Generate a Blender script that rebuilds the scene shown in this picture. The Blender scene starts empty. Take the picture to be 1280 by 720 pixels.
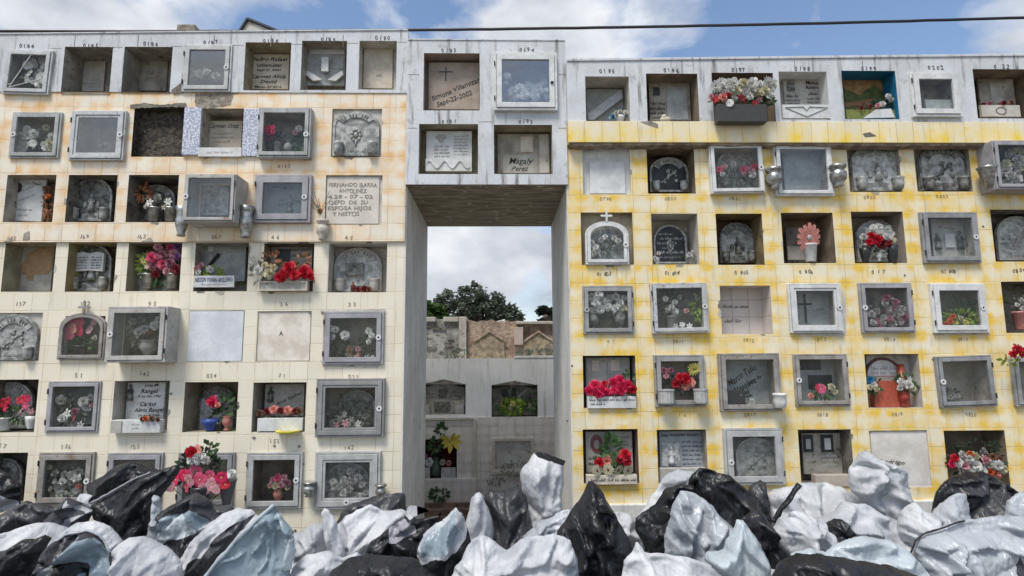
import bpy, bmesh, math, random
from mathutils import Vector, Matrix, noise
from mathutils.geometry import delaunay_2d_cdt
R = math.radians
S = bpy.context.scene
COL = S.collection
rnd = random.Random(7)

# ------------------------------------------------------------------ camera
F, PITCH, ROLL, YAW = 731.7, R(7.321), R(-0.399), R(1.332)
EYE = Vector((0, -7.0, 2.45))
cy_, sy_ = math.cos(YAW), math.sin(YAW)
cp_, sp_ = math.cos(PITCH), math.sin(PITCH)
cr_, sr_ = math.cos(ROLL), math.sin(ROLL)
AX = Vector((cy_, -sy_, 0))                       # cam-space axes before roll
AY = Vector((sy_ * cp_, cy_ * cp_, sp_))
AZ = Vector((-sy_ * sp_, -cy_ * sp_, cp_))
RIGHT = cr_ * AX + sr_ * AZ
UP = -sr_ * AX + cr_ * AZ
cam = bpy.data.objects.new('camera', bpy.data.cameras.new('camera'))
COL.objects.link(cam)
m = Matrix.Identity(4)
for i in range(3):
    m[i][0] = RIGHT[i]; m[i][1] = UP[i]; m[i][2] = -AY[i]; m[i][3] = EYE[i]
cam.matrix_world = m
cam.data.sensor_width = 36; cam.data.lens = F / 1280 * 36
cam.data.clip_start = 0.05; cam.data.clip_end = 3000
S.camera = cam

def U(px, py, Y=0.0):
    """point of the vertical plane y=Y seen at a pixel of the photograph"""
    d = RIGHT * (px - 640) + UP * (360 - py) + AY * F
    t = (Y - EYE.y) / d.y
    p = EYE + d * t
    return p.x, p.z
def ppm(px, py, Y):                               # metres per pixel there
    return abs(U(px + 1, py, Y)[0] - U(px, py, Y)[0])

# ------------------------------------------------------------------ world, sun, exposure
SUN_EL, SUN_AZ = 60, 212                          # azimuth from +Y clockwise: behind-left of the camera
w = bpy.data.worlds.new('World'); S.world = w; w.use_nodes = True
nt = w.node_tree; nt.nodes.clear()
def WN(t, **k):
    n = nt.nodes.new(t)
    for a, b in k.items(): setattr(n, a, b)
    return n
wo = WN('ShaderNodeOutputWorld'); bg = WN('ShaderNodeBackground'); sky = WN('ShaderNodeTexSky', sky_type='NISHITA')
sky.sun_disc = False; sky.sun_elevation = R(SUN_EL); sky.sun_rotation = R(SUN_AZ)
sky.air_density = 1.0; sky.dust_density = 1.2; sky.ozone_density = 1.5
tc = WN('ShaderNodeTexCoord')
mp = WN('ShaderNodeMapping'); mp.inputs['Scale'].default_value = (1, 1, 1.7); mp.inputs['Location'].default_value = (0.35, 0.1, 0.42)
n1 = WN('ShaderNodeTexNoise'); n1.inputs['Scale'].default_value = 4.2; n1.inputs['Detail'].default_value = 9; n1.inputs['Roughness'].default_value = 0.55
n1.inputs['Distortion'].default_value = 0.2
n2 = WN('ShaderNodeTexNoise'); n2.inputs['Scale'].default_value = 4.6; n2.inputs['Detail'].default_value = 6
L = nt.links.new
L(tc.outputs['Generated'], mp.inputs[0]); L(mp.outputs[0], n1.inputs[0]); L(mp.outputs[0], n2.inputs[0])
fac = n1.outputs[0]
def WM(op, a, b=None):
    x = WN('ShaderNodeMath', operation=op)
    for i, v in enumerate((a, b)):
        if v is None: continue
        if hasattr(v, 'is_output'): L(v, x.inputs[i])
        else: x.inputs[i].default_value = v
    return x.outputs[0]
# cloud banks standing over parts of the horizon (direction, inner and outer size, weight)
for (px, py, rin, rout, wt) in ((665, 25, .03, .19, .24), (150, 10, .02, .15, .09), (30, 25, .02, .12, .10), (400, 15, .02, .13, -.13), (1010, 40, .05, .28, -.15), (820, 65, .01, .05, -.05), (1270, 35, .01, .10, .10), (590, 320, .05, .16, .13), (660, 350, .01, .06, -.08)):
    d = (RIGHT * (px - 640) + UP * (360 - py) + AY * F).normalized()
    vm = WN('ShaderNodeVectorMath', operation='DISTANCE'); L(tc.outputs['Generated'], vm.inputs[0]); vm.inputs[1].default_value = d
    mr = WN('ShaderNodeMapRange', interpolation_type='SMOOTHSTEP'); mr.inputs[1].default_value = rout; mr.inputs[2].default_value = rin; mr.inputs[3].default_value = 0; mr.inputs[4].default_value = wt
    L(vm.outputs['Value'], mr.inputs[0]); fac = WM('ADD', fac, mr.outputs[0])
cr = WN('ShaderNodeValToRGB'); cr.color_ramp.elements[0].position = 0.45; cr.color_ramp.elements[1].position = 0.62
cc = WN('ShaderNodeMix', data_type='RGBA'); cc.inputs[6].default_value = (1.9, 2.15, 2.65, 1); cc.inputs[7].default_value = (5.0, 5.15, 5.35, 1)
mx = WN('ShaderNodeMix', data_type='RGBA')
n2r = WN('ShaderNodeMapRange'); n2r.inputs[1].default_value = .35; n2r.inputs[2].default_value = .65; L(n2.outputs[0], n2r.inputs[0])
L(fac, cr.inputs[0]); L(n2r.outputs[0], cc.inputs[0])
L(cr.outputs[0], mx.inputs[0]); L(sky.outputs[0], mx.inputs[6]); L(cc.outputs[2], mx.inputs[7])
L(mx.outputs[2], bg.inputs[0]); L(bg.outputs[0], wo.inputs[0])
bg.inputs[1].default_value = 0.135
sl = bpy.data.lights.new('sun', 'SUN'); sl.energy = 2.5; sl.angle = R(19); sl.color = (1, 0.965, 0.9)
so = bpy.data.objects.new('sun', sl); COL.objects.link(so)
az = R(SUN_AZ)
sd = Vector((math.sin(az) * math.cos(R(SUN_EL)), math.cos(az) * math.cos(R(SUN_EL)), math.sin(R(SUN_EL))))
so.rotation_euler = sd.to_track_quat('Z', 'Y').to_euler(); so.location = (0, -10, 20)
S.view_settings.view_transform = 'Standard'; S.view_settings.look = 'None'
S.view_settings.exposure = 0.5; S.view_settings.gamma = 1
S.cycles.max_bounces = 7; S.cycles.transparent_max_bounces = 8

# ------------------------------------------------------------------ materials
MATS = {}
def newmat(name):
    m = bpy.data.materials.new(name); m.use_nodes = True; m.node_tree.nodes.clear()
    t = m.node_tree
    o = t.nodes.new('ShaderNodeOutputMaterial'); b = t.nodes.new('ShaderNodeBsdfPrincipled')
    t.links.new(b.outputs[0], o.inputs[0])
    return m, t, b
def noise_fac(t, scale, lo, hi, detail=5, co=None, sc=(1, 1, 1), seed=0.0, rough=0.6):
    mp = t.nodes.new('ShaderNodeMapping'); mp.inputs['Scale'].default_value = sc; mp.inputs['Location'].default_value = (seed, seed * .7, seed * 1.3)
    if co is None:
        g = t.nodes.new('ShaderNodeNewGeometry'); co = g.outputs['Position']
    t.links.new(co, mp.inputs[0])
    n = t.nodes.new('ShaderNodeTexNoise'); n.inputs['Scale'].default_value = scale; n.inputs['Detail'].default_value = detail
    n.inputs['Roughness'].default_value = rough
    t.links.new(mp.outputs[0], n.inputs[0])
    r = t.nodes.new('ShaderNodeMapRange'); r.inputs[1].default_value = lo; r.inputs[2].default_value = hi; r.interpolation_type = 'SMOOTHSTEP'
    t.links.new(n.outputs[0], r.inputs[0])
    return r.outputs[0], n.outputs[0]
def mixc(t, f, a, b):
    x = t.nodes.new('ShaderNodeMix'); x.data_type = 'RGBA'
    for s, v in ((0, f), (6, a), (7, b)):
        if hasattr(v, 'is_output'): t.links.new(v, x.inputs[s])
        elif s == 0: x.inputs[0].default_value = v
        else: x.inputs[s].default_value = (*v, 1)
    return x.outputs[2]
def math_(t, op, a, b=None, c=None, clamp=False):
    x = t.nodes.new('ShaderNodeMath'); x.operation = op; x.use_clamp = clamp
    for i, v in enumerate((a, b, c)):
        if v is None: continue
        if hasattr(v, 'is_output'): t.links.new(v, x.inputs[i])
        else: x.inputs[i].default_value = v
    return x.outputs[0]
def bump(t, b, h, strength=0.3, dist=0.01):
    x = t.nodes.new('ShaderNodeBump'); x.inputs['Strength'].default_value = strength; x.inputs['Distance'].default_value = dist
    t.links.new(h, x.inputs['Height']); t.links.new(x.outputs[0], b.inputs['Normal'])
def grimy(name, c1, c2, scale=6, rough=0.8, bmp=0.4, metal=0, lo=0.35, hi=0.65, sc=(1, 1, 1), c3=None, fine=45, bd=0.006, drip=0.0, spec=0.4):
    if name in MATS: return MATS[name]
    m, t, b = newmat(name)
    f, n = noise_fac(t, scale, lo, hi, sc=sc, seed=len(MATS) * 1.7)
    c = mixc(t, f, c1, c2)
    ff, fn = noise_fac(t, fine, 0.3, 0.7, detail=3, seed=len(MATS) * .9)
    k = t.nodes.new('ShaderNodeMix'); k.data_type = 'RGBA'; k.blend_type = 'MULTIPLY'; k.inputs[0].default_value = 0.16
    g = t.nodes.new('ShaderNodeCombineColor'); v = math_(t, 'MULTIPLY_ADD', ff, 0.6, 0.6)
    for i in range(3): t.links.new(v, g.inputs[i])
    t.links.new(c, k.inputs[6]); t.links.new(g.outputs[0], k.inputs[7]); c = k.outputs[2]
    if c3:
        f3, _ = noise_fac(t, scale * 2.3, 0.58, 0.70, seed=11.3 + len(MATS)); c = mixc(t, f3, c, c3)
    if drip:
        fd, _ = noise_fac(t, 9, 0.52, 0.75, sc=(1.6, 1.6, 0.16), seed=5.1); c = mixc(t, math_(t, 'MULTIPLY', fd, drip), c, (0.10, 0.09, 0.075))
    t.links.new(c, b.inputs['Base Color'])
    b.inputs['Roughness'].default_value = rough; b.inputs['Metallic'].default_value = metal
    b.inputs['Specular IOR Level'].default_value = spec
    hh = math_(t, 'MULTIPLY_ADD', fn, 0.5, n)
    bump(t, b, hh, bmp, bd)
    MATS[name] = m; return m
def tiles(name, x0, z0, px, pz, base, stain, amount, joint=(0.42, 0.36, 0.26), jw=0.016, fade=None, base2=None, stag=0.0):
    m, t, b = newmat(name)
    g = t.nodes.new('ShaderNodeNewGeometry'); s = t.nodes.new('ShaderNodeSeparateXYZ'); t.links.new(g.outputs['Position'], s.inputs[0])
    # a slight hand-laid wobble
    wob, _ = noise_fac(t, 1.3, 0.2, 0.8, detail=2, seed=3.3)
    u = math_(t, 'DIVIDE', math_(t, 'SUBTRACT', s.outputs[0], x0), px)
    v = math_(t, 'DIVIDE', math_(t, 'SUBTRACT', s.outputs[2], z0), pz)
    u = math_(t, 'MULTIPLY_ADD', wob, 0.10, u); v = math_(t, 'MULTIPLY_ADD', wob, 0.08, v)
    if stag:
        row = math_(t, 'FLOOR', v); u = math_(t, 'MULTIPLY_ADD', row, stag, u)
    fu = math_(t, 'FRACT', u); fv = math_(t, 'FRACT', v)
    iu = math_(t, 'FLOOR', u); iv = math_(t, 'FLOOR', v)
    du = math_(t, 'MINIMUM', fu, math_(t, 'SUBTRACT', 1.0, fu)); dv = math_(t, 'MINIMUM', fv, math_(t, 'SUBTRACT', 1.0, fv))
    d = math_(t, 'MINIMUM', du, dv)
    jr = t.nodes.new('ShaderNodeMapRange'); jr.inputs[1].default_value = jw * .4; jr.inputs[2].default_value = jw * 1.5; jr.interpolation_type = 'SMOOTHSTEP'
    t.links.new(d, jr.inputs[0]); tilemask = jr.outputs[0]
    wn = t.nodes.new('ShaderNodeTexWhiteNoise'); wn.noise_dimensions = '2D'
    cv = t.nodes.new('ShaderNodeCombineXYZ'); t.links.new(iu, cv.inputs[0]); t.links.new(iv, cv.inputs[1]); t.links.new(cv.outputs[0], wn.inputs['Vector'])
    rv = t.nodes.new('ShaderNodeSeparateColor'); t.links.new(wn.outputs['Color'], rv.inputs[0])
    # printed colour cloud: each tile has its tint running in from one corner, plus a blotch that spans joints
    sgn = math_(t, 'GREATER_THAN', rv.outputs[0], 0.5)
    cu = math_(t, 'ABSOLUTE', math_(t, 'SUBTRACT', fu, sgn))
    sg2 = math_(t, 'GREATER_THAN', rv.outputs[1], 0.5)
    cv2 = math_(t, 'ABSOLUTE', math_(t, 'SUBTRACT', fv, sg2))
    dist = math_(t, 'SQRT', math_(t, 'ADD', math_(t, 'MULTIPLY', cu, cu), math_(t, 'MULTIPLY', cv2, cv2)))
    lat = math_(t, 'SQRT', math_(t, 'ADD', math_(t, 'MULTIPLY', math_(t, 'MULTIPLY', du, du), .55), math_(t, 'MULTIPLY', dv, dv)))
    fn, raw = noise_fac(t, 9, 0.25, 0.75, detail=3, seed=8.8)
    dist = math_(t, 'MULTIPLY_ADD', fn, 0.45, dist)
    cr = t.nodes.new('ShaderNodeMapRange'); cr.inputs[1].default_value = 1.05; cr.inputs[2].default_value = 0.25; cr.interpolation_type = 'SMOOTHSTEP'
    t.links.new(dist, cr.inputs[0])
    bl, _ = noise_fac(t, 3.4, 0.38, 0.70, detail=2, seed=2.2)
    st = math_(t, 'MAXIMUM', math_(t, 'MULTIPLY', cr.outputs[0], math_(t, 'MULTIPLY_ADD', rv.outputs[2], 0.75, 0.15)), math_(t, 'MULTIPLY', bl, 0.75))
    lr = t.nodes.new('ShaderNodeMapRange'); lr.inputs[1].default_value = .60; lr.inputs[2].default_value = .06; lr.interpolation_type = 'SMOOTHSTEP'
    t.links.new(math_(t, 'MULTIPLY_ADD', fn, .16, math_(t, 'ADD', lat, -.04)), lr.inputs[0])
    ln, _ = noise_fac(t, 3.7, .30, .70, detail=4, seed=7.7)
    st = math_(t, 'ADD', math_(t, 'MULTIPLY', st, .62), math_(t, 'MULTIPLY', math_(t, 'MULTIPLY', lr.outputs[0], ln), 1.0))
    st = math_(t, 'MULTIPLY', st, amount, clamp=True)
    if fade:   # the printed tint grows weaker in the lower courses, another batch of tiles
        zz = t.nodes.new('ShaderNodeMapRange'); zz.inputs[1].default_value = fade[0]; zz.inputs[2].default_value = fade[1]
        zz.inputs[3].default_value = fade[2]; zz.inputs[4].default_value = 1.0
        t.links.new(s.outputs[2], zz.inputs[0]); st = math_(t, 'MULTIPLY', st, zz.outputs[0])
    bvar = mixc(t, rv.outputs[1], base, base2 or tuple(x * 0.90 for x in base))
    c = mixc(t, st, bvar, stain)
    # dirt: fine streaks and spots
    dr, _ = noise_fac(t, 7, 0.56, 0.80, sc=(2.2, 2.2, 0.25), seed=4.4, detail=6)
    c = mixc(t, math_(t, 'MULTIPLY', dr, 0.46), c, (0.27, 0.23, 0.17))
    sp, _ = noise_fac(t, 38, 0.70, 0.78, detail=2, seed=6.4)
    c = mixc(t, math_(t, 'MULTIPLY', sp, 0.45), c, (0.20, 0.15, 0.10))
    jn, _ = noise_fac(t, 2.0, 0.35, 0.6, detail=2, seed=9.9)
    jc = mixc(t, jn, joint, tuple(x * 1.55 for x in joint))
    c = mixc(t, tilemask, jc, c)
    t.links.new(c, b.inputs['Base Color'])
    b.inputs['Roughness'].default_value = 0.42; b.inputs['Specular IOR Level'].default_value = 0.35
    h = math_(t, 'MULTIPLY_ADD', raw, 0.25, tilemask)
    h = math_(t, 'MULTIPLY_ADD', rv.outputs[0], 0.35, h)
    bump(t, b, h, 0.5, 0.004)
    MATS[name] = m; return m
def plain(name, c, rough=0.6, metal=0.0, var=0.25, scale=20, bmp=0.2, spec=0.5, trans=0.0):
    if name in MATS: return MATS[name]
    m, t, b = newmat(name)
    f, n = noise_fac(t, scale, 0.3, 0.7, seed=len(MATS) * 1.1, detail=4)
    col = mixc(t, f, c, tuple(max(0, x * (1 - var)) for x in c)); t.links.new(col, b.inputs['Base Color'])
    b.inputs['Roughness'].default_value = rough; b.inputs['Metallic'].default_value = metal; b.inputs['Specular IOR Level'].default_value = spec
    if bmp: bump(t, b, n, bmp, 0.004)
    if trans:
        o = [x for x in t.nodes if x.type == 'OUTPUT_MATERIAL'][0]
        tr = t.nodes.new('ShaderNodeBsdfTranslucent'); t.links.new(col, tr.inputs[0])
        mm = t.nodes.new('ShaderNodeMixShader'); mm.inputs[0].default_value = trans
        t.links.new(b.outputs[0], mm.inputs[1]); t.links.new(tr.outputs[0], mm.inputs[2]); t.links.new(mm.outputs[0], o.inputs[0])
    MATS[name] = m; return m
def glass(name, dust=0.12, gloss=0.10, tint=(0.95, 0.97, 0.97)):
    m = bpy.data.materials.new(name); m.use_nodes = True; t = m.node_tree; t.nodes.clear()
    o = t.nodes.new('ShaderNodeOutputMaterial')
    tr = t.nodes.new('ShaderNodeBsdfTransparent'); tr.inputs[0].default_value = (*tint, 1)
    gl = t.nodes.new('ShaderNodeBsdfGlossy'); gl.inputs['Roughness'].default_value = 0.04
    di = t.nodes.new('ShaderNodeBsdfDiffuse'); di.inputs[0].default_value = (0.42, 0.43, 0.42, 1)
    f, _ = noise_fac(t, 9, 0.3, 0.75, detail=6, seed=dust * 10)
    a = t.nodes.new('ShaderNodeMixShader'); t.links.new(math_(t, 'MULTIPLY_ADD', f, dust, dust * 0.5), a.inputs[0])
    t.links.new(tr.outputs[0], a.inputs[1]); t.links.new(di.outputs[0], a.inputs[2])
    b = t.nodes.new('ShaderNodeMixShader'); b.inputs[0].default_value = gloss
    t.links.new(a.outputs[0], b.inputs[1]); t.links.new(gl.outputs[0], b.inputs[2]); t.links.new(b.outputs[0], o.inputs[0])
    MATS[name] = m; return m

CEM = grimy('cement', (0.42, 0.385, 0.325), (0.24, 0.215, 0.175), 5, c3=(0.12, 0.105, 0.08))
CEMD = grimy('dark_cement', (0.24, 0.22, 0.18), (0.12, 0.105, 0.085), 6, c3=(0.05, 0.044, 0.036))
CEML = grimy('light_cement', (0.56, 0.53, 0.475), (0.42, 0.385, 0.33), 5, c3=(0.24, 0.21, 0.17))
BROWN = grimy('brown_wall', (0.27, 0.21, 0.145), (0.15, 0.115, 0.08), 5)
OLIVE = grimy('olive_cement', (0.38, 0.34, 0.235), (0.24, 0.21, 0.145), 5)
PINKC = grimy('pink_cement', (0.36, 0.29, 0.24), (0.26, 0.21, 0.17), 5)
TEAL = grimy('teal_paint', (0.01, 0.17, 0.31), (0.01, 0.12, 0.22), 5, rough=0.5, bmp=0.15)
WHITEP = grimy('white_paint', (0.72, 0.71, 0.68), (0.56, 0.55, 0.52), 3, rough=0.7, bmp=0.2, drip=0.35)
GREYP = grimy('pale_blue_grey_paint', (0.62, 0.635, 0.65), (0.51, 0.52, 0.53), 2.6, rough=0.75, bmp=0.25, drip=0.85, c3=(0.40, 0.40, 0.385), lo=0.3, hi=0.7)
PLAST = grimy('jamb_plaster', (0.72, 0.69, 0.63), (0.58, 0.555, 0.505), 2.2, rough=0.85, bmp=0.4, drip=0.5, sc=(1, 1, .5), c3=(0.44, 0.43, 0.40))
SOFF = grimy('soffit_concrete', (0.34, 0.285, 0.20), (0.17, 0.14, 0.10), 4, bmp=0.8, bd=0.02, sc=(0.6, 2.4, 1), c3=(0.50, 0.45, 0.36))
PLQ = grimy('plaque_stone', (0.46, 0.44, 0.40), (0.35, 0.33, 0.29), 8, bmp=0.15)
PLQW = grimy('plaque_marble', (0.66, 0.66, 0.64), (0.52, 0.52, 0.50), 7, rough=0.45, bmp=0.1)
PLQB = grimy('plaque_cream', (0.62, 0.56, 0.46), (0.50, 0.44, 0.35), 7, bmp=0.15)
PLQG = grimy('plaque_grey', (0.40, 0.42, 0.41), (0.29, 0.305, 0.30), 8, bmp=0.25)
PLQD = grimy('plaque_dark', (0.045, 0.048, 0.05), (0.02, 0.022, 0.024), 8, rough=0.4, bmp=0.15)
REL = grimy('cast_metal', (0.44, 0.44, 0.415), (0.19, 0.19, 0.175), 14, rough=0.5, metal=0.15, bmp=0.5)
RELD = grimy('cast_dark', (0.24, 0.235, 0.21), (0.06, 0.06, 0.053), 17, rough=0.5, metal=0.15, bmp=0.5)
RELL = grimy('cast_pale', (0.56, 0.57, 0.54), (0.27, 0.275, 0.255), 17, rough=0.6, metal=0.05, bmp=0.4)
ALU = grimy('grey_aluminium', (0.50, 0.50, 0.48), (0.38, 0.38, 0.365), 7, rough=0.5, metal=0.15, bmp=0.12, spec=0.5)
ALUD = grimy('dull_grey_metal', (0.37, 0.365, 0.35), (0.26, 0.255, 0.24), 8, rough=0.5, metal=0.15, bmp=0.15)
ALUS = [ALU, grimy('silver_painted_steel', (0.55, 0.55, 0.54), (0.44, 0.44, 0.43), 9, rough=.45, metal=.2, bmp=.15, c3=(.30, .25, .20)), grimy('weathered_aluminium', (0.44, 0.45, 0.44), (0.31, 0.31, 0.30), 5, rough=.6, bmp=.3, drip=.5), grimy('warm_grey_steel', (0.47, 0.455, 0.43), (0.35, 0.335, 0.31), 6, rough=.55, bmp=.2, c3=(.26, .17, .11))]
ALUDS = [ALUD, grimy('brownish_steel', (0.34, 0.32, 0.295), (0.23, 0.21, 0.19), 7, rough=.6, bmp=.25, c3=(.20, .12, .075)), grimy('dark_weathered_metal', (0.30, 0.305, 0.31), (0.20, 0.20, 0.20), 5, rough=.55, bmp=.3, drip=.5), grimy('dull_lilac_metal', (0.38, 0.37, 0.385), (0.28, 0.27, 0.28), 6, rough=.5, bmp=.15)]
ALUW = grimy('white_metal', (0.68, 0.68, 0.66), (0.54, 0.54, 0.52), 8, rough=0.5, bmp=0.1)
STEEL = grimy('spun_aluminium', (0.50, 0.49, 0.46), (0.24, 0.235, 0.22), 16, rough=0.35, metal=0.8, bmp=0.1)
BLK = plain('black_letters', (0.015, 0.014, 0.013), 0.5)
INK = plain('faded_paint_marks', (0.10, 0.09, 0.075), 0.8)
INKF = plain('very_faded_marks', (0.27, 0.24, 0.19), 0.8)
DARK = plain('dark_rubber', (0.02, 0.02, 0.02), 0.5)
GL = glass('dusty_glass', 0.04, 0.045); GLC = glass('clear_glass', 0.02, 0.035); GLH = glass('hazy_glass', 0.05, 0.08); GLR = glass('reflecting_glass', 0.06, 0.26)
def petal(n, c): return plain(n, c, 0.65, var=0.35, scale=60, bmp=0.1, trans=0.25)
P = dict(red=petal('red_petal', (0.62, 0.012, 0.035)), pink=petal('pink_petal', (0.80, 0.12, 0.24)), hot=petal('hot_pink_petal', (0.82, 0.03, 0.13)),
         pale=petal('pale_pink_petal', (0.72, 0.36, 0.40)), salmon=petal('salmon_petal', (0.88, 0.36, 0.29)), white=petal('white_petal', (0.80, 0.79, 0.75)),
         cream=petal('cream_petal', (0.66, 0.62, 0.42)), yellow=petal('yellow_petal', (0.75, 0.68, 0.22)), grey=petal('dusty_petal', (0.62, 0.60, 0.56)),
         dust=petal('faded_petal', (0.42, 0.40, 0.36)), mauve=petal('mauve_petal', (0.36, 0.13, 0.18)), orange=petal('orange_petal', (0.66, 0.14, 0.03)),
         blue=petal('blue_petal', (0.03, 0.22, 0.42)), brown=petal('dried_petal', (0.22, 0.11, 0.06)), purple=petal('purple_petal', (0.25, 0.10, 0.28)),
         dkred=petal('dark_red_petal', (0.22, 0.02, 0.025)))
GRN = petal('green_leaf', (0.07, 0.14, 0.045)); GRND = petal('dark_leaf', (0.03, 0.055, 0.028)); GRNG = petal('grey_leaf', (0.27, 0.29, 0.22))
LIME = petal('lime_leaf', (0.28, 0.40, 0.05)); TWIG = plain('dry_twig', (0.14, 0.10, 0.06), 0.8)
CERR = plain('red_ceramic', (0.35, 0.045, 0.03), 0.3); CERW = plain('white_ceramic', (0.72, 0.71, 0.67), 0.35); CERG = plain('grey_pottery', (0.26, 0.25, 0.23), 0.7)
CERP = plain('pink_ceramic', (0.55, 0.22, 0.18), 0.4); CERB = plain('blue_ceramic', (0.05, 0.09, 0.33), 0.3); CERK = plain('black_ceramic', (0.03, 0.03, 0.03), 0.35)
YELP = plain('yellow_plastic', (0.80, 0.68, 0.04), 0.4)

# ------------------------------------------------------------------ mesh helpers
class MB:
    def __init__(s): s.v = []; s.f = []; s.mi = []; s.m = 0
    def add(s, v, f):
        o = len(s.v); s.v += [Vector(p) for p in v]
        for q in f: s.f.append([i + o for i in q]); s.mi.append(s.m)
        return s
    def box(s, x0, x1, y0, y1, z0, z1):
        v = [(x, y, z) for x in (x0, x1) for y in (y0, y1) for z in (z0, z1)]
        return s.add(v, [(0, 1, 3, 2), (4, 6, 7, 5), (0, 4, 5, 1), (2, 3, 7, 6), (0, 2, 6, 4), (1, 5, 7, 3)])
    def quad(s, a, b, c, d): return s.add([a, b, c, d], [(0, 1, 2, 3)])
    def prism(s, poly, y0, y1, inset=0.0):
        n = len(poly); c = (sum(p[0] for p in poly) / n, sum(p[1] for p in poly) / n)
        k = 1 - inset
        v = [(c[0] + (p[0] - c[0]) * k, y0, c[1] + (p[1] - c[1]) * k) for p in poly] + [(p[0], y1, p[1]) for p in poly]
        return s.add(v, [tuple(range(n)), tuple(range(2 * n - 1, n - 1, -1))] + [(i, i + n, (i + 1) % n + n, (i + 1) % n) for i in range(n)])
    def ring(s, o, i_, y0, y1):
        n = len(o); v = [(p[0], y0, p[1]) for p in o] + [(p[0], y0, p[1]) for p in i_] + [(p[0], y1, p[1]) for p in o] + [(p[0], y1, p[1]) for p in i_]
        f = []
        for a in range(n):
            b = (a + 1) % n
            f += [(a, b, n + b, n + a), (2 * n + a, 3 * n + a, 3 * n + b, 2 * n + b), (a, 2 * n + a, 2 * n + b, b), (n + a, n + b, 3 * n + b, 3 * n + a)]
        return s.add(v, f)
    def tube(s, pts, r, n=8, cap=True):
        pts = [Vector(p) for p in pts]; rs = r if isinstance(r, (list, tuple)) else [r] * len(pts)
        v = []
        for i, p in enumerate(pts):
            d = (pts[min(i + 1, len(pts) - 1)] - pts[max(i - 1, 0)]).normalized()
            a = d.cross(Vector((0, 1, 0.01))); a = a.normalized() if a.length > 1e-3 else Vector((1, 0, 0)); b = d.cross(a).normalized()
            v += [p + (a * math.cos(6.2832 * k / n) + b * math.sin(6.2832 * k / n)) * rs[i] for k in range(n)]
        f = [(i * n + k, i * n + (k + 1) % n, (i + 1) * n + (k + 1) % n, (i + 1) * n + k) for i in range(len(pts) - 1) for k in range(n)]
        if cap: f += [tuple(range(n))[::-1], tuple(range((len(pts) - 1) * n, len(pts) * n))]
        return s.add(v, f)
    def lathe(s, cx, cy, prof, n=16, flute=0):
        v = []
        for r, z in prof:
            for k in range(n):
                a = 6.2832 * k / n; rr = r * (1 + (flute if k % 2 else 0)); v.append((cx + rr * math.cos(a), cy + rr * math.sin(a), z))
        f = [(i * n + k, i * n + (k + 1) % n, (i + 1) * n + (k + 1) % n, (i + 1) * n + k) for i in range(len(prof) - 1) for k in range(n)]
        f += [tuple(range(n))[::-1], tuple(range((len(prof) - 1) * n, len(prof) * n))]
        return s.add(v, f)
    def ell(s, c, r, n=12, m=8):
        v = [(c[0], c[1], c[2] + r[2])]; f = []
        for i in range(1, m):
            t = math.pi * i / m
            for k in range(n):
                a = 6.2832 * k / n; v.append((c[0] + r[0] * math.sin(t) * math.cos(a), c[1] + r[1] * math.sin(t) * math.sin(a), c[2] + r[2] * math.cos(t)))
        v.append((c[0], c[1], c[2] - r[2])); e = len(v) - 1
        for k in range(n):
            f.append((0, 1 + k, 1 + (k + 1) % n)); f.append((e, 1 + (m - 2) * n + (k + 1) % n, 1 + (m - 2) * n + k))
            for i in range(m - 2): a = 1 + i * n; f.append((a + k, a + n + k, a + n + (k + 1) % n, a + (k + 1) % n))
        return s.add(v, f)
def mesh_obj(name, mb, mats, base=(0, 0, 0), parent=None, smooth=False, bevel=0.0, recalc=True):
    me = bpy.data.meshes.new(name); b = Vector(base)
    me.from_pydata([tuple(p - b) for p in mb.v], [], mb.f)
    if not isinstance(mats, (list, tuple)): mats = [mats]
    for x in mats: me.materials.append(x)
    for p, i in zip(me.polygons, mb.mi): p.material_index = min(i, len(mats) - 1); p.use_smooth = smooth
    if recalc: bm = bmesh.new(); bm.from_mesh(me); bmesh.ops.recalc_face_normals(bm, faces=bm.faces); bm.to_mesh(me); bm.free()
    o = bpy.data.objects.new(name, me); COL.objects.link(o)
    if parent: o.parent = parent
    else: o.location = b
    if bevel:
        q = o.modifiers.new('bevel', 'BEVEL'); q.width = bevel; q.segments = 2; q.limit_method = 'ANGLE'
    return o
def tag(o, label=None, cat=None, group=None, kind=None):
    if label: o['label'] = label
    if cat: o['category'] = cat
    if group: o['group'] = group
    if kind: o['kind'] = kind
    return o
class Thing:
    def __init__(s, name, label, cat, base, group=None, tilt=0.0):
        s.b = Vector(base); s.o = bpy.data.objects.new(name, None); s.o.empty_display_size = 0.1; COL.objects.link(s.o)
        s.o.location = s.b; s.o.rotation_euler = (0, R(tilt), 0); tag(s.o, label, cat, group, 'thing')
    def part(s, name, mb, mat, smooth=False, bevel=0.0, parent=None, label=None, recalc=True):
        o = mesh_obj(name, mb, mat, s.b, parent or s.o, smooth, bevel, recalc)
        if label: o['label'] = label
        return o
_tc = {}
def text_geo(txt, bold=False):
    if txt in _tc: return _tc[txt]
    c = bpy.data.curves.new('t', 'FONT'); c.body = txt; c.size = 1; c.align_x = 'CENTER'; c.resolution_u = 2; c.offset = 0.012
    o = bpy.data.objects.new('t', c); COL.objects.link(o)
    dg = bpy.context.evaluated_depsgraph_get(); me = o.evaluated_get(dg).to_mesh()
    r = ([v.co.copy() for v in me.vertices], [tuple(p.vertices) for p in me.polygons])
    o.evaluated_get(dg).to_mesh_clear(); bpy.data.objects.remove(o); bpy.data.curves.remove(c)
    _tc[txt] = r; return r
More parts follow.
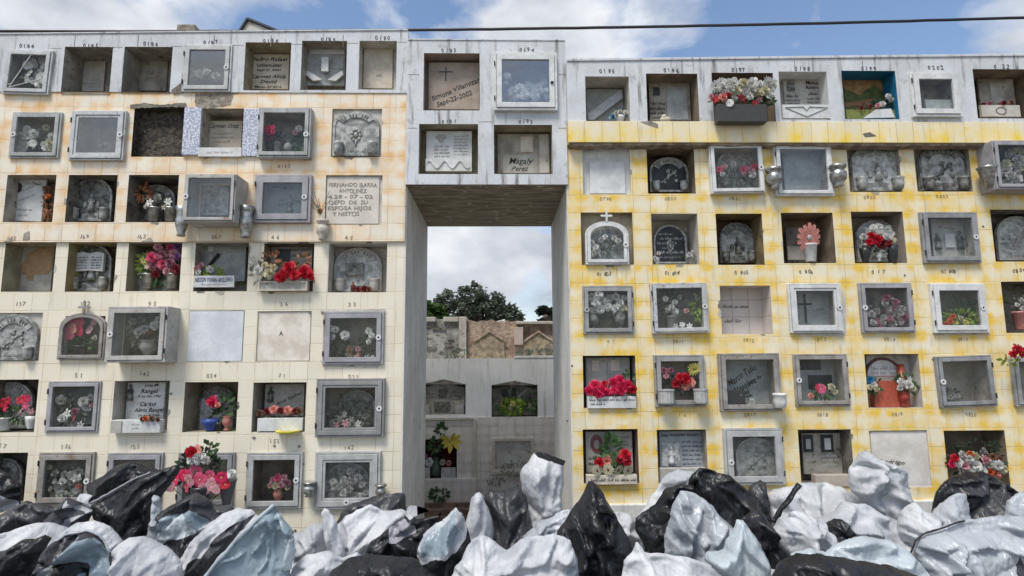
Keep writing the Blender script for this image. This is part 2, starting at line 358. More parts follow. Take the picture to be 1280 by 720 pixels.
def text(mb, txt, x, y, z, h, width=None, rot=0.0, shear=0.0, thick=0.002, jit=0.0):
    """letters lying in the XZ plane, facing -y; h = letter height, width = squeeze to this width"""
    v, f = text_geo(txt)
    if not v: return
    x0 = min(p.x for p in v); x1 = max(p.x for p in v)
    s = h / 0.72; sx = s if width is None else width / (x1 - x0)
    c, q = math.cos(rot), math.sin(rot); out = []
    for p in v:
        a = (p.x - (x0 + x1) / 2) * sx + shear * p.y * s; b = p.y * s; wq = h * .13
        a, b = a + wq * noise.noise(Vector((a / h * 1.1, b / h * 1.1, len(txt)))), b + wq * 1.4 * noise.noise(Vector((a / h * .7, b / h * .9, len(txt) + 5.5)))
        out.append(Vector((x + a * c - b * q, y, z + a * q + b * c)))
    n = len(out)
    edges = {}
    for q_ in f:
        for i in range(len(q_)):
            e = (q_[i], q_[(i + 1) % len(q_)]); edges[e] = 1
    sides = [(a, b, b + n, a + n) for (a, b) in edges if (b, a) not in edges]
    mb.add(out + [p + Vector((0, thick, 0)) for p in out], [q_ for q_ in f] + sides)
def scrawl(mb, x0, x1, y, z, h, rot=0.0, bold=1.0, seed=0):
    """a line of lettering too worn to read: short strokes gathered in words"""
    r = random.Random(seed + int(z * 997)); x = x0; c, q = math.cos(rot), math.sin(rot)
    while x < x1 - h * 0.3:
        w = r.uniform(1.2, 3.0) * h; e = min(x + w, x1)
        while x < e:
            hh = h * r.choice((0.55, 0.6, 0.6, 1.0)); sl = 0.25 * hh; t = h * 0.10 * bold
            k = r.choice((0, 1, 1, 2))
            pts = [(x, 0), (x + t, 0), (x + sl + t, hh), (x + sl, hh)]
            mb.add([(x0 + (a - x0) * c - b * q, y, z + (a - x0) * q + b * c) for a, b in pts], [(0, 1, 2, 3)])
            if k:
                zz = 0 if k == 1 else hh * 0.9
                pts = [(x, zz), (x + h * .34, zz), (x + h * .34, zz + t), (x, zz + t)]
                mb.add([(x0 + (a - x0) * c - b * q, y, z + (a - x0) * q + b * c) for a, b in pts], [(0, 1, 2, 3)])
            x += h * r.uniform(0.30, 0.42)
        x += h * 0.45

# ------------------------------------------------------------------ ground
g = MB(); N_ = 60
gv = []; 
for i in range(N_ + 1):
    for j in range(N_ + 1):
        x = -30 + 60 * i / N_; y = -12 + 40 * j / N_
        dip = max(0, min(1, (y - 2.4) / .7)) * max(0, min(1, (22 - y) / 4)) * max(0, min(1, (25 - abs(x)) / 4)); gv.append((x, y, 0.02 * noise.noise(Vector((x * .7, y * .7, 0))) - .65 * dip))
g.add(gv, [(i * (N_ + 1) + j, (i + 1) * (N_ + 1) + j, (i + 1) * (N_ + 1) + j + 1, i * (N_ + 1) + j + 1) for i in range(N_) for j in range(N_)])
for a, b, c, d in ((-900, 900, 28, 1200), (-900, 900, -900, -12), (-900, -30, -12, 28), (30, 900, -12, 28)):
    g.quad((a, c, 0), (b, c, 0), (b, d, 0), (a, d, 0))
GROUND = grimy('ground_earth', (0.20, 0.175, 0.14), (0.12, 0.105, 0.08), 1.5, bmp=0.6, bd=0.03)
tag(mesh_obj('ground', g, GROUND), kind='structure')

# ------------------------------------------------------------------ the walls
YB = 2.2                                           # back of the walls: niches are coffin-deep blocks
def rect(x0, x1, y0, y1, Y):
    """pixel box -> x0,x1,z0,z1 on the plane y=Y"""
    xm, ym = (x0 + x1) / 2, (y0 + y1) / 2
    return U(x0, ym, Y)[0], U(x1, ym, Y)[0], U(xm, y1, Y)[1], U(xm, y0, Y)[1]
WALLS = {}
class Wall:
    def __init__(s, key, x0, x1, z0, z1, yf, yb, mats):
        s.x0, s.x1, s.z0, s.z1, s.yf, s.yb, s.mats = x0, x1, z0, z1, yf, yb, mats; s.h = []; WALLS[key] = s; s.top = None
    def hole(s, r, depth, mat):
        s.h.append((*r, depth, mat))
    def build(s, T, name, label=None):
        xs = sorted({s.x0, s.x1, *[h[0] for h in s.h], *[h[1] for h in s.h]}); zs = sorted({s.z0, s.z1, *[h[2] for h in s.h], *[h[3] for h in s.h]})
        tp = s.top or (lambda x: s.z1)
        xs = [x for x in xs if s.x0 <= x <= s.x1]; zs = [z for z in zs if s.z0 <= z <= s.z1]
        mb = MB()
        idx = {}
        def vid(i, j):
            if (i, j) not in idx: idx[i, j] = len(mb.v); mb.v.append(Vector((xs[i], s.yf, zs[j] if j < len(zs) - 1 else tp(xs[i]))))
            return idx[i, j]
        for i in range(len(xs) - 1):
            for j in range(len(zs) - 1):
                cx, cz = (xs[i] + xs[i + 1]) / 2, (zs[j] + zs[j + 1]) / 2
                if any(h[0] < cx < h[1] and h[2] < cz < h[3] for h in s.h): continue
                mb.f.append([vid(i, j), vid(i + 1, j), vid(i + 1, j + 1), vid(i, j + 1)]); mb.mi.append(0)
        mb.m = 1; a, b, c, d, yf, yb = s.x0, s.x1, s.z0, s.z1, s.yf, s.yb
        da, db = tp(a), tp(b)
        mb.quad((a, yb, c), (b, yb, c), (b, yb, db), (a, yb, da)); mb.quad((a, yf, c), (a, yb, c), (a, yb, da), (a, yf, da))
        mb.quad((b, yf, c), (b, yb, c), (b, yb, db), (b, yf, db)); mb.quad((a, yf, da), (b, yf, db), (b, yb, db), (a, yb, da))
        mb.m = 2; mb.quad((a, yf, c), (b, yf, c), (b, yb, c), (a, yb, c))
        o = T.part(name, mb, s.mats, label=label)
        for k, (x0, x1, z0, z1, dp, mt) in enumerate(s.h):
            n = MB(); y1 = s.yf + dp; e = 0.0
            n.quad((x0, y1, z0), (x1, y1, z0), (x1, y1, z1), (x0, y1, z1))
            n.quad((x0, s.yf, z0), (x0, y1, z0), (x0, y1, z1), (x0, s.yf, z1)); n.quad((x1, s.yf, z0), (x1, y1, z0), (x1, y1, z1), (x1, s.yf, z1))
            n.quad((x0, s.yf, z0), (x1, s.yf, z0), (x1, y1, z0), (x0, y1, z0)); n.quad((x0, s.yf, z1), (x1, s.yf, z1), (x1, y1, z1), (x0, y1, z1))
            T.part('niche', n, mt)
        return o
LX = -7.6; RX = 8.2
xl = U(508, 180, 0)[0]; xr = U(709.5, 230, 0)[0]   # the two sides of the passage
zA1 = U(300, 40, 0)[1]; zA0 = U(300, 116, 0)[1]; zB0 = U(300, 302, 0)[1]
zD1 = U(610, 50.5, -.03)[1]; zD0 = U(607, 230.5, -.03)[1]
zE1 = U(950, 74, -.12)[1]; zE0 = U(950, 152.5, -.12)[1]; zF0 = U(950, 178, -.14)[1]; zG0 = U(900, 628, 0)[1]
TB = tiles('tiles_cream_orange', U(82, 250)[0], U(100, 279)[1], 0.2045, 0.2105, (0.81, 0.75, 0.62), (0.74, 0.44, 0.17), 1.0, joint=(0.46, 0.37, 0.25), fade=(3.45, 4.95, 0.40))
TC_ = tiles('tiles_cream', U(233, 420)[0], U(100, 365)[1], 0.2045, 0.2085, (0.79, 0.73, 0.595), (0.70, 0.57, 0.36), 0.26, joint=(0.48, 0.42, 0.31))
TG = tiles('tiles_yellow_blotched', U(728, 300)[0], U(800, 331)[1], 0.2155, 0.2190, (0.79, 0.725, 0.55), (0.78, 0.505, 0.06), 1.12, joint=(0.46, 0.38, 0.20))
TF = tiles('tiles_yellow_band', U(733, 165, -.14)[0], zF0, 0.2155, 0.60, (0.80, 0.72, 0.54), (0.82, 0.58, 0.06), 0.85, joint=(0.42, 0.34, 0.18))
Wall('A', LX, xl - .002, zA0, zA1, -.012, YB, [GREYP, PLAST, CEM])
Wall('B', LX, xl - .002, zB0, zA0, 0.0, YB, [TB, PLAST, CEM])
Wall('C', LX, xl - .012, -.1, zB0, 0.03, YB, [TC_, PLAST, CEM])
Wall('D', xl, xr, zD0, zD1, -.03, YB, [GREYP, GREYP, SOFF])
Wall('E', xr + .002, RX, zE0, zE1, -.12, YB, [GREYP, GREYP, CEM])
Wall('G', xr + .002, RX, zG0, zF0 + .06, 0.0, YB, [TG, PLAST, CEM])
YF = {k: v.yf for k, v in WALLS.items()}
def slope(p, q):
    return lambda x: p[1] + (q[1] - p[1]) * (x - p[0]) / (q[0] - p[0])
WALLS['A'].top = slope(U(0, 43.5, -.012), U(500, 38.5, -.012)); WALLS['E'].top = slope(U(714, 77, -.12), U(1280, 70.5, -.12)); WALLS['D'].top = slope(U(513, 50.5, -.03), U(710, 51.5, -.03))
def N(wk, x0, x1, y0, y1, depth=0.30, mat=None, inset=0.0):
    W = WALLS[wk]; r = rect(x0, x1, y0, y1, W.yf)
    W.hole((r[0] + inset, r[1] - inset, r[2] + inset, r[3] - inset), depth, mat or CEM)

# ------------------------------------------------------------------ builders of the furnishings
def arch_pts(x0, x1, z0, z1, rise=0.35, n=10):
    h = (z1 - z0) * rise; c = (x0 + x1) / 2; w = (x1 - x0) / 2
    return [(x0, z0)] + [(c - w * math.cos(math.pi * k / n), z1 - h + h * math.sin(math.pi * k / n)) for k in range(n + 1)] + [(x1, z0)]
def rect_pts(x0, x1, z0, z1): return [(x0, z0), (x0, z1), (x1, z1), (x1, z0)]
def gable_pts(x0, x1, z0, z1, rise=0.2):
    h = (z1 - z0) * rise; return [(x0, z0), (x0, z1 - h), ((x0 + x1) / 2, z1), (x1, z1 - h), (x1, z0)]
def shrink(p, d):
    cx = sum(a for a, _ in p) / len(p); xs = [a for a, _ in p]; zs = [b for _, b in p]
    W = max(xs) - min(xs); H = max(zs) - min(zs); mx_, mz = (max(xs) + min(xs)) / 2, (max(zs) + min(zs)) / 2
    return [(mx_ + (a - mx_) * (1 - 2 * d / W), mz + (b - mz) * (1 - 2 * d / H)) for a, b in p]
def door(wk, label, x0, x1, y0, y1, p=0.05, fw=0.055, mat=None, handle='R', hz=0.5, hinges=True, shape='rect', tilt=0.0, gl=None, outer=True, depth=0.24, nm=None, hole=True, double=False, cross=False, grille=None, cat='glazed door', name='glazed_niche_door'):
    nm = CEM if nm is CEMD else nm
    mat = mat or ALU; k_ = sum(map(ord, label)); mat = ALUS[k_ % 4] if mat is ALU else ALUDS[k_ % 4] if mat is ALUD else mat; yf = YF[wk]; Y = yf - p; X0, X1, Z0, Z1 = rect(x0, x1, y0, y1, Y); gl = gl or GL
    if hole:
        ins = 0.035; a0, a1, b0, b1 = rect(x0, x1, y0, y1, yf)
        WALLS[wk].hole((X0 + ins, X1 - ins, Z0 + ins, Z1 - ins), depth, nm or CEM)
    T = Thing(name, label, cat, ((X0 + X1) / 2, yf, Z0), 'glazed doors on the niches', tilt)
    pts = {'rect': rect_pts, 'arch': lambda *a: arch_pts(*a, rise=0.3)}[shape](X0, X1, Z0, Z1)
    w1 = fw * 0.45 if outer else 0.012
    m1 = MB().ring(pts, shrink(pts, w1), Y, yf + 0.012 if p >= 0 else yf + 0.04)
    T.part('outer_frame', m1, mat, bevel=0.004)
    q = shrink(pts, w1 + 0.004); w2 = fw
    T.part('door_frame', MB().ring(q, shrink(q, w2), Y - 0.014, Y + 0.02), mat, bevel=0.004)
    if double:
        q2 = shrink(q, w2 + .002); T.part('inner_frame', MB().ring(q2, shrink(q2, .028), Y - 0.004, Y + 0.03), mat, bevel=0.003)
    q3 = shrink(q, w2 - 0.004)
    gm = MB(); gm.add([(a, Y + 0.006, b) for a, b in q3], [tuple(range(len(q3)))[::-1]]); T.part('glass', gm, gl, recalc=False)
    if handle:
        hx = (X1 - w1 - w2 * .6) if handle == 'R' else (X0 + w1 + w2 * .6) if handle == 'L' else (X0 + X1) / 2
        hZ = Z0 + (Z1 - Z0) * hz
        hb = MB().ring([(hx + .032 * math.cos(a * .5236), hZ + .032 * math.sin(a * .5236)) for a in range(12)], [(hx + .013 * math.cos(a * .5236), hZ + .013 * math.sin(a * .5236)) for a in range(12)], Y - 0.024, Y - 0.010)
        ho = T.part('lock_plate', hb, ALUW if mat is not ALUD else ALU)
        T.part('keyhole', MB().prism([(hx + .012 * math.cos(a * .7854), hZ + .012 * math.sin(a * .7854)) for a in range(8)], Y - 0.019, Y - 0.010), BLK, parent=ho)
    if hinges:
        gx = (X0 + .008) if handle != 'L' else (X1 - .008)
        for k in (0.2, 0.8):
            z = Z0 + (Z1 - Z0) * k
            T.part('hinge', MB().tube([(gx, Y - .012, z - .03), (gx, Y - .012, z + .03)], .008, 6), DARK)
    if shape == 'arch' and cross:
        c = (X0 + X1) / 2; cb = MB(); cb.box(c - .012, c + .012, Y - .01, Y + .01, Z1 - .01, Z1 + .13); cb.box(c - .06, c + .06, Y - .009, Y + .009, Z1 + .055, Z1 + .08)
        for a, b in ((c - .06, Z1 + .067), (c + .06, Z1 + .067), (c, Z1 + .135)): cb.ell((a, Y, b), (.014, .012, .014), 8, 6)
        T.part('cross', cb, mat)
    if grille:
        gb = MB()
        for (a, b, c, d) in grille:
            P0 = (X0 + (X1 - X0) * a, Y - .002, Z0 + (Z1 - Z0) * b); P1 = (X0 + (X1 - X0) * c, Y - .002, Z0 + (Z1 - Z0) * d); gb.tube([P0, P1], .007, 6)
        T.part('grille_bar', gb, mat)
    return T

def figure(mb, x, y, z, h, kind=0):
    """a small cast figure in relief"""
    mb.lathe(x, y, [(h * .20, z), (h * .17, z + h * .2), (h * .11, z + h * .5), (h * .13, z + h * .66), (h * .05, z + h * .76)], 10)
    mb.ell((x, y - .003, z + h * .86), (h * .085, h * .085, h * .11), 8, 6)
    for s in (-1, 1): mb.tube([(x + s * h * .12, y, z + h * .66), (x + s * h * .17, y - h * .05, z + h * .48), (x + s * .02 * h, y - h * .10, z + h * .52)], [h * .045, h * .04, h * .03], 6)
def relief(mb, x0, x1, z0, z1, y, seed):
    """the worn cast ornament of a stone: figure, rays, small medallions"""
    r = random.Random(seed); w = x1 - x0; h = z1 - z0; c = (x0 + x1) / 2
    k = seed % 3
    if k == 0:
        figure(mb, c + w * .02, y, z0, h * .98)
        for s in (-1, 1): mb.ell((c + s * w * .3, y, z0 + h * .35), (w * .10, .012, h * .22), 8, 6)
    elif k == 1:
        for i in range(9):
            a = i / 9 * 6.28; mb.ell((c + w * .17 * math.cos(a), y, z0 + h * .55 + h * .28 * math.sin(a)), (w * .07, .014, h * .10), 7, 5)
        mb.ell((c, y - .004, z0 + h * .55), (w * .10, .018, h * .16), 8, 6); mb.box(c - .006, c + .006, y - .01, y + .01, z0, z0 + h * .3)
    else:
        for i in range(14): mb.ell((x0 + w * r.uniform(.12, .88), y, z0 + h * r.uniform(.1, .95)), (w * r.uniform(.04, .10), .012, h * r.uniform(.06, .14)), 7, 5)
        mb.tube([(x0 + w * .2, y, z0 + h * .2), (c, y, z0 + h * .5), (x1 - w * .15, y, z0 + h * .9)], w * .035, 6)
def planter(mb, x, y, z, w, h, flute=0.06):
    mb.lathe(x, y, [(w * .30, z), (w * .40, z + h * .15), (w * .46, z + h * .55), (w * .42, z + h * .85), (w * .50, z + h), (w * .42, z + h), (w * .36, z + h * .8)], 14, flute)
def stone(label, box, Y, kind='arch', mat=None, mat2=None, t=0.035, seed=0, banner=True, bowls=True, plate=True, lines=None, texts=(), ink=None, extras=None, rise=.42, name='memorial_plaque', cat='plaque', group=None, tilt=0):
    """a memorial stone standing at depth Y"""
    X0, X1, Z0, Z1 = rect(*box, Y); W, H = X1 - X0, Z1 - Z0; mat = mat or REL; mat2 = mat2 or mat; y = Y - t; c = (X0 + X1) / 2
    T = Thing(name, label, cat, (c, Y, Z0), group, tilt)
    pts = {'arch': lambda *a: arch_pts(*a, rise=rise), 'slab': rect_pts, 'gable': gable_pts}[kind](X0, X1, Z0, Z1)
    T.part('slab', MB().prism(pts, y, Y), mat, bevel=.003)
    if kind == 'arch':
        T.part('rim', MB().ring(pts, shrink(pts, W * .05), y - .012, y + .002), mat2)
        if banner:
            b = MB(); n = 12; o = []; i_ = []
            for k in range(n + 1):
                a = math.pi * (0.14 + 0.72 * k / n); h = H * rise * .86; w = W * .5 * .84
                o.append((c - w * math.cos(a), Z1 - H * rise + h * math.sin(a))); i_.append((c - w * .70 * math.cos(a), Z1 - H * rise - H * .03 + h * .74 * math.sin(a)))
            for k in range(n): b.prism([i_[k], o[k], o[k + 1], i_[k + 1]], y - .016, y)
            bn = T.part('banner', b, mat2)
            l = MB()
            for k in range(1, n):
                if k % 4 == 3: continue
                mxx = (o[k][0] + i_[k][0]) / 2, (o[k][1] + i_[k][1]) / 2; dx, dz = o[k][0] - i_[k][0], o[k][1] - i_[k][1]
                l.tube([(mxx[0] - dx * .28, y - .018, mxx[1] - dz * .28), (mxx[0] + dx * .28, y - .018, mxx[1] + dz * .28)], W * .012, 5)
            T.part('lettering', l, RELD if mat2 is not RELD else REL, parent=bn)
        r = MB(); relief(r, c - W * .26, c + W * .26, Z0 + H * .22, Z0 + H * .66, y - .006, seed); T.part('relief', r, mat2, smooth=True)
        if plate:
            pb = T.part('name_plate', MB().box(c - W * .2, c + W * .2, y - .014, y + .002, Z0 + H * .03, Z0 + H * .17), mat2)
            l = MB(); scrawl(l, c - W * .17, c + W * .17, y - .0155, Z0 + H * .07, H * .06, seed=seed); T.part('lettering', l, BLK, parent=pb)
        if bowls:
            for s in (-1, 1):
                pm = MB(); planter(pm, c + s * W * .36, y - .035, Z0 + H * .01, W * .22, H * .27); T.part('flower_bowl', pm, mat2, smooth=True)
    tl = MB(); 
    for tx in texts:   # (string, u, v, height, width_frac, rot, shear)
        s_, u_, v_, hh, wf, *k = tx; rot = k[0] if k else 0; sh = k[1] if len(k) > 1 else 0.0
        text(tl, s_, X0 + W * u_, y - .003, Z0 + H * v_, H * hh, W * wf if wf else None, rot, sh)
    for ln in (lines or ()):  # (u0,u1,v,height,rot,bold)
        u0, u1, v_, hh, *k = ln; scrawl(tl, X0 + W * u0, X0 + W * u1, y - .002, Z0 + H * v_, H * hh, k[0] if k else 0, k[1] if len(k) > 1 else 1.0, seed)
    if tl.v: T.part('lettering', tl, ink or BLK)
    if extras: extras(T, X0, X1, Z0, Z1, y)
    return T
def panel(T, name, X0, X1, Z0, Z1, y, u0, u1, v0, v1, mat, t=.012, shape='rect'):
    W, H = X1 - X0, Z1 - Z0; a = (X0 + W * u0, X0 + W * u1, Z0 + H * v0, Z0 + H * v1)
    p = rect_pts(*a)
    if shape == 'oval': cx, cz, rx, rz = (a[0] + a[1]) / 2, (a[2] + a[3]) / 2, (a[1] - a[0]) / 2, (a[3] - a[2]) / 2; p = [(cx + rx * math.cos(k * .3927), cz + rz * math.sin(k * .3927)) for k in range(16)]
    return T.part(name, MB().prism(p, y - t, y + .001), mat)
def cross(mb, x, y, z, h, w=None, t=None):
    w = w or h * .6; t = t or h * .1; mb.box(x - t / 2, x + t / 2, y - .004, y, z, z + h); mb.box(x - w / 2, x + w / 2, y - .0045, y - .0005, z + h * .62, z + h * .62 + t)

# --- flowers
_fl = {}
def petal_geo(mb, ang, L_, wd, lift, curl, y0=0.0, tip=0.35, off=0.1):
    ca, sa = math.cos(ang), math.sin(ang); st = []
    for k, (l, w_) in enumerate(((off, .35), (.35, .85), (.7, 1.0), (1.0, tip))):
        d = l * L_; y = y0 - lift * math.sin(l * 1.9) - curl * l * l
        st.append([(d, -w_ * wd, y - .12 * w_ * wd), (d, 0, y + .05 * wd), (d, w_ * wd, y - .12 * w_ * wd)])
    v = [(a * ca - b * sa, c, a * sa + b * ca) for row in st for a, b, c in row]
    mb.add(v, [(r * 3 + i, r * 3 + i + 1, r * 3 + i + 4, r * 3 + i + 3) for r in range(3) for i in range(2)])
def flower_mesh(kind, mat, mat2=None):
    key = (kind, mat.name, mat2.name if mat2 else '')
    if key in _fl: return _fl[key]
    mb = MB(); r = random.Random(hash(kind) % 99 if False else len(kind) * 7)
    if kind == 'rose':
        for ring_, (n, L_, wd, lift, cu) in enumerate(((6, 1.0, .42, .35, -.35), (5, .78, .36, .55, .10), (4, .52, .30, .75, .35), (3, .30, .22, .9, .5))):
            for i in range(n): petal_geo(mb, i * 6.283 / n + ring_ * .6 + r.uniform(-.15, .15), L_ * r.uniform(.9, 1.08), wd, lift, cu, tip=.6)
    elif kind == 'daisy':
        for i in range(13): petal_geo(mb, i * 6.283 / 13, r.uniform(.9, 1.05), .195, .12, -.1, tip=.6)
        mb.m = 1; mb.ell((0, -.1, 0), (.2, .12, .2), 8, 6)
    elif kind == 'mum':
        for ring_, (n, L_, lift) in enumerate(((14, 1.0, .2), (12, .8, .5), (9, .55, .75), (6, .32, .9))):
            for i in range(n): petal_geo(mb, i * 6.283 / n + ring_ * .3, L_ * r.uniform(.85, 1.1), .13, lift, .05, tip=.5)
    elif kind == 'lily':
        for i in range(6): petal_geo(mb, i * 1.047 + r.uniform(-.1, .1), r.uniform(.9, 1.1), .24, .45, -.35, tip=.12)
        mb.m = 1; mb.tube([(0, 0, 0), (.05, -.5, .08)], .05, 5)
    elif kind == 'pansy':
        for i in range(5): petal_geo(mb, i * 1.2566 + .3, r.uniform(.85, 1.05), .52, .25, -.15, tip=.75)
        mb.m = 1; mb.ell((0, -.12, 0), (.13, .1, .13), 6, 5)
    me = bpy.data.meshes.new('flower')
    me.from_pydata([tuple(v) for v in mb.v], [], mb.f); me.materials.append(mat); me.materials.append(mat2 or P['yellow'])
    for p, i in zip(me.polygons, mb.mi): p.material_index = i; p.use_smooth = True
    _fl[key] = me; return me
def leaves(mb, x, y, z, rx, rz, n, size, seed, up=0.3):
    r = random.Random(seed)
    for _ in range(n):
        a = r.uniform(0, 6.283); q = math.sqrt(r.random()); cx, cz = x + rx * q * math.cos(a), z + rz * q * math.sin(a); cy = y + r.uniform(-.03, .04)
        d = Vector((math.cos(a) + r.uniform(-.5, .5), r.uniform(-.7, .3), math.sin(a) + up)).normalized(); s = Vector((-d.z, r.uniform(-.5, .5), d.x)).normalized()
        L_ = size * r.uniform(.6, 1.2); p = Vector((cx, cy, cz)); wv = s * L_ * .26
        mb.add([p, p + d * L_ * .5 + wv, p + d * L_ + Vector((0, .0, -.15 * L_)), p + d * L_ * .5 - wv], [(0, 1, 2, 3)])
def vase(T, x, y, z, w, h, kind, mat):
    pr = {'pot': [(.34, 0), (.36, .03), (.48, .9), (.52, .92), (.52, 1), (.44, 1), (.40, .85)],
          'urn': [(.30, 0), (.34, .05), (.16, .14), (.20, .2), (.44, .45), (.50, .65), (.40, .85), (.46, .96), (.50, 1), (.42, 1), (.34, .9)],
          'jug': [(.36, 0), (.44, .1), (.50, .35), (.40, .6), (.22, .78), (.24, .92), (.34, 1), (.28, 1), (.18, .86)],
          'cup': [(.30, 0), (.30, .08), (.40, .3), (.48, .7), (.54, 1), (.48, 1), (.40, .7)],
          'bottle': [(.5, 0), (.5, .55), (.2, .75), (.2, 1), (.14, 1), (.14, .8)]}[kind]
    return T.part('vase', MB().lathe(x, y, [(w * a, z + h * b) for a, b in pr], 16), mat, smooth=True)
def bouquet(label, fl, Y, leaf=None, vs=(), name='flower_bouquet', cat='flowers', group='flowers left at the niches', twigs=0, box=None, tilt=0, boxmat=None):
    """fl: (px,py,radius px,kind,colour[,colour2]); leaf: (px,py,rx,ry,n,size px,mat); vs: (px_center, py_bottom, w px, h px, kind, mat)"""
    if vs: bx, bz = U(vs[0][0], vs[0][1], Y)
    elif box: bx, bz = U((box[0] + box[1]) / 2, box[3], Y)
    else: bx, bz = U(sum(f[0] for f in fl) / len(fl), max(f[1] + f[2] for f in fl), Y)
    T = Thing(name, label, cat, (bx, Y, bz), group, tilt); r = random.Random(int(bx * 991) + int(bz * 77)); s = ppm(*[fl[0][0], fl[0][1]], Y)
    for v in vs:
        x, z = U(v[0], v[1], Y); vase(T, x, Y + .01, z, v[2] * s, v[3] * s, v[4], v[5])
    if box:
        a = rect(*box, Y - .05); b = MB(); b.box(a[0], a[1], Y - .05, Y + .07, a[2], a[3]); T.part('flower_box', b, boxmat or CERK, bevel=.006)
    if leaf:
        ls = leaf if isinstance(leaf, list) else [leaf]
        for i, l in enumerate(ls):
            x, z = U(l[0], l[1], Y); b = MB(); leaves(b, x, Y + .015, z, l[2] * s, l[3] * s, l[4], l[5] * s, i + int(abs(x) * 100)); T.part('leaves', b, l[6] if len(l) > 6 else GRN)
    st = MB()
    for f in fl:
        x, z = U(f[0], f[1], Y - .03); y = Y - .03 + r.uniform(-.025, .02); me = flower_mesh(f[3], P[f[4]], P[f[5]] if len(f) > 5 else None)
        o = bpy.data.objects.new('flower', me); COL.objects.link(o); o.parent = T.o; o.location = Vector((x, y, z)) - T.b
        sc = f[2] * s; o.scale = (sc, sc * .8, sc); o.rotation_euler = (r.uniform(-.5, .35), r.uniform(0, 6.28), r.uniform(-.5, .5))
        q = Vector((bx + (x - bx) * .3, Y + .01, bz + (.6 * vs[0][3] * s if vs else 0.0)))
        st.tube([(x, y + .01, z), ((x * .6 + q.x * .4), Y, z * .5 + q.z * .5), q], .0035, 4)
    for k in range(twigs):
        a = r.uniform(.3, 2.8); l = s * 28 * r.uniform(.6, 1.1); x, z = U(fl[0][0], fl[0][1], Y); st.tube([(x, Y, z), (x + l * math.cos(a), Y, z + l * math.sin(a))], .003, 4)
    T.part('stems', st, GRND if not twigs else TWIG)
    return T
def spray(x0, x1, y0, y1, n, rad, kinds, cols, seed=0):
    r = random.Random(seed); out = []; k = 0
    while len(out) < n and k < 400:
        k += 1; a, b = r.uniform(x0, x1), r.uniform(y0, y1)
        if any((a - o[0]) ** 2 + (b - o[1]) ** 2 < (rad * .95) ** 2 for o in out): continue
        out.append((a, b, rad * r.uniform(.8, 1.15), r.choice(kinds), r.choice(cols)))
    return out
def vessel(label, px, pyb, w, h, kind, mat, Y, name='vase', cat='vase', bracket=None, group='vases hung on the walls', flowers=None, tilt=0):
    s = ppm(px, pyb, Y); x, z = U(px, pyb, Y); T = Thing(name, label, cat, (x, Y, z), group, tilt)
    pr = {'flared': [(.26, 0), (.30, .04), (.26, .12), (.42, .35), (.46, .55), (.36, .72), (.40, .85), (.50, 1), (.44, 1), (.32, .75)],
          'pot': [(.34, 0), (.40, .05), (.48, .45), (.44, .8), (.50, .86), (.50, 1), (.42, 1), (.38, .8)],
          'urn': [(.20, 0), (.30, .05), (.20, .14), (.46, .32), (.50, .5), (.48, .66), (.34, .74), (.36, .8), (.50, .88), (.52, 1), (.44, 1), (.34, .86)],
          'cone': [(.18, 0), (.22, .06), (.36, .5), (.46, .9), (.52, 1), (.44, 1), (.3, .6)],
          'drum': [(.46, 0), (.50, .1), (.50, .86), (.54, .9), (.54, 1), (.46, 1), (.42, .8)]}[kind]
    n = 20 if kind != 'drum' else 28
    T.part('body', MB().lathe(x, Y, [(w * s * a, z + h * s * b) for a, b in pr], n, -.06 if kind == 'drum' else 0), mat, smooth=(kind != 'drum'))
    if bracket:
        b = MB(); b.tube([(x, Y, z + h * s * .7), (x, bracket, z + h * s * .7)], .008, 6)
        b.box(x - .02, x + .02, bracket - .008, bracket - .001, z + h * s * .58, z + h * s * .82)
        T.part('bracket', b, ALUD)
    return T
# ------------------------------------------------------------------ niche by niche: top white course, left
iY = lambda wk, d, e=.012: YF[wk] + d - e
door('A', 'grey niche door with bare struts across its pane, far left of the top row', 4, 62.5, 62, 117.5, p=.03, fw=.045, handle=None, hinges=False, tilt=1.5, nm=CEMD,
     grille=[(.16, .14, .55, .9), (.16, .14, .93, .38), (.12, .2, .2, .22)], gl=GLC)
bouquet('dusty white and grey flowers behind the strutted pane, far left of the top row', spray(33, 56, 74, 108, 13, 6, ['rose', 'pansy'], ['grey', 'dust', 'white'], 3), iY('A', .12), leaf=(44, 95, 14, 16, 60, 7, GRNG))
N('A', 78.5, 139, 58.5, 117, .38, CEM); N('A', 153.5, 214, 58.5, 116, .38, CEM)
stone('bare cement slab with a scratched arch mark, second niche of the left top row', (95, 132, 70, 115), iY('A', .38), 'slab', CEML, t=.02, lines=[(.2, .7, .2, .05)], ink=INK)
stone('bare grey cement slab with one scratched stroke, third niche of the left top row', (172, 210, 70, 114), iY('A', .38), 'slab', CEM, t=.02, lines=[(.45, .6, .45, .12)], ink=INK)
door('A', 'wide grey metal niche door reflecting the sky beside the cracked white pillar', 228.5, 289, 55.5, 114.5, p=.02, fw=.05, mat=ALU, handle='R', hz=.5, gl=GLR, nm=CEM)
bouquet('white flowers lying low behind the sky reflecting glass of the left top row', [(240, 92, 6, 'rose', 'white'), (250, 93, 6, 'rose', 'grey'), (260, 91, 5, 'rose', 'white'), (270, 95, 6, 'rose', 'grey')], iY('A', .12))
N('A', 305.5, 363, 53, 113, .36, OLIVE)
stone('cream plaque with black script for two people in the olive stained top row niche', (312, 362, 69, 112.5), iY('A', .30), 'slab', PLQB, t=.03,
      texts=[('Pedro Rafael', .5, .80, .105, .86, 0, .3), ('Villamizar', .5, .63, .10, .66, 0, .3), ('Sept 21 2004', .5, .51, .065, .60, 0, .2), ('Carmen Alicia', .5, .31, .10, .84, 0, .3), ('David', .5, .16, .10, .40, 0, .3), ('Marzo 24 2016', .5, .03, .06, .66, 0, .2)])
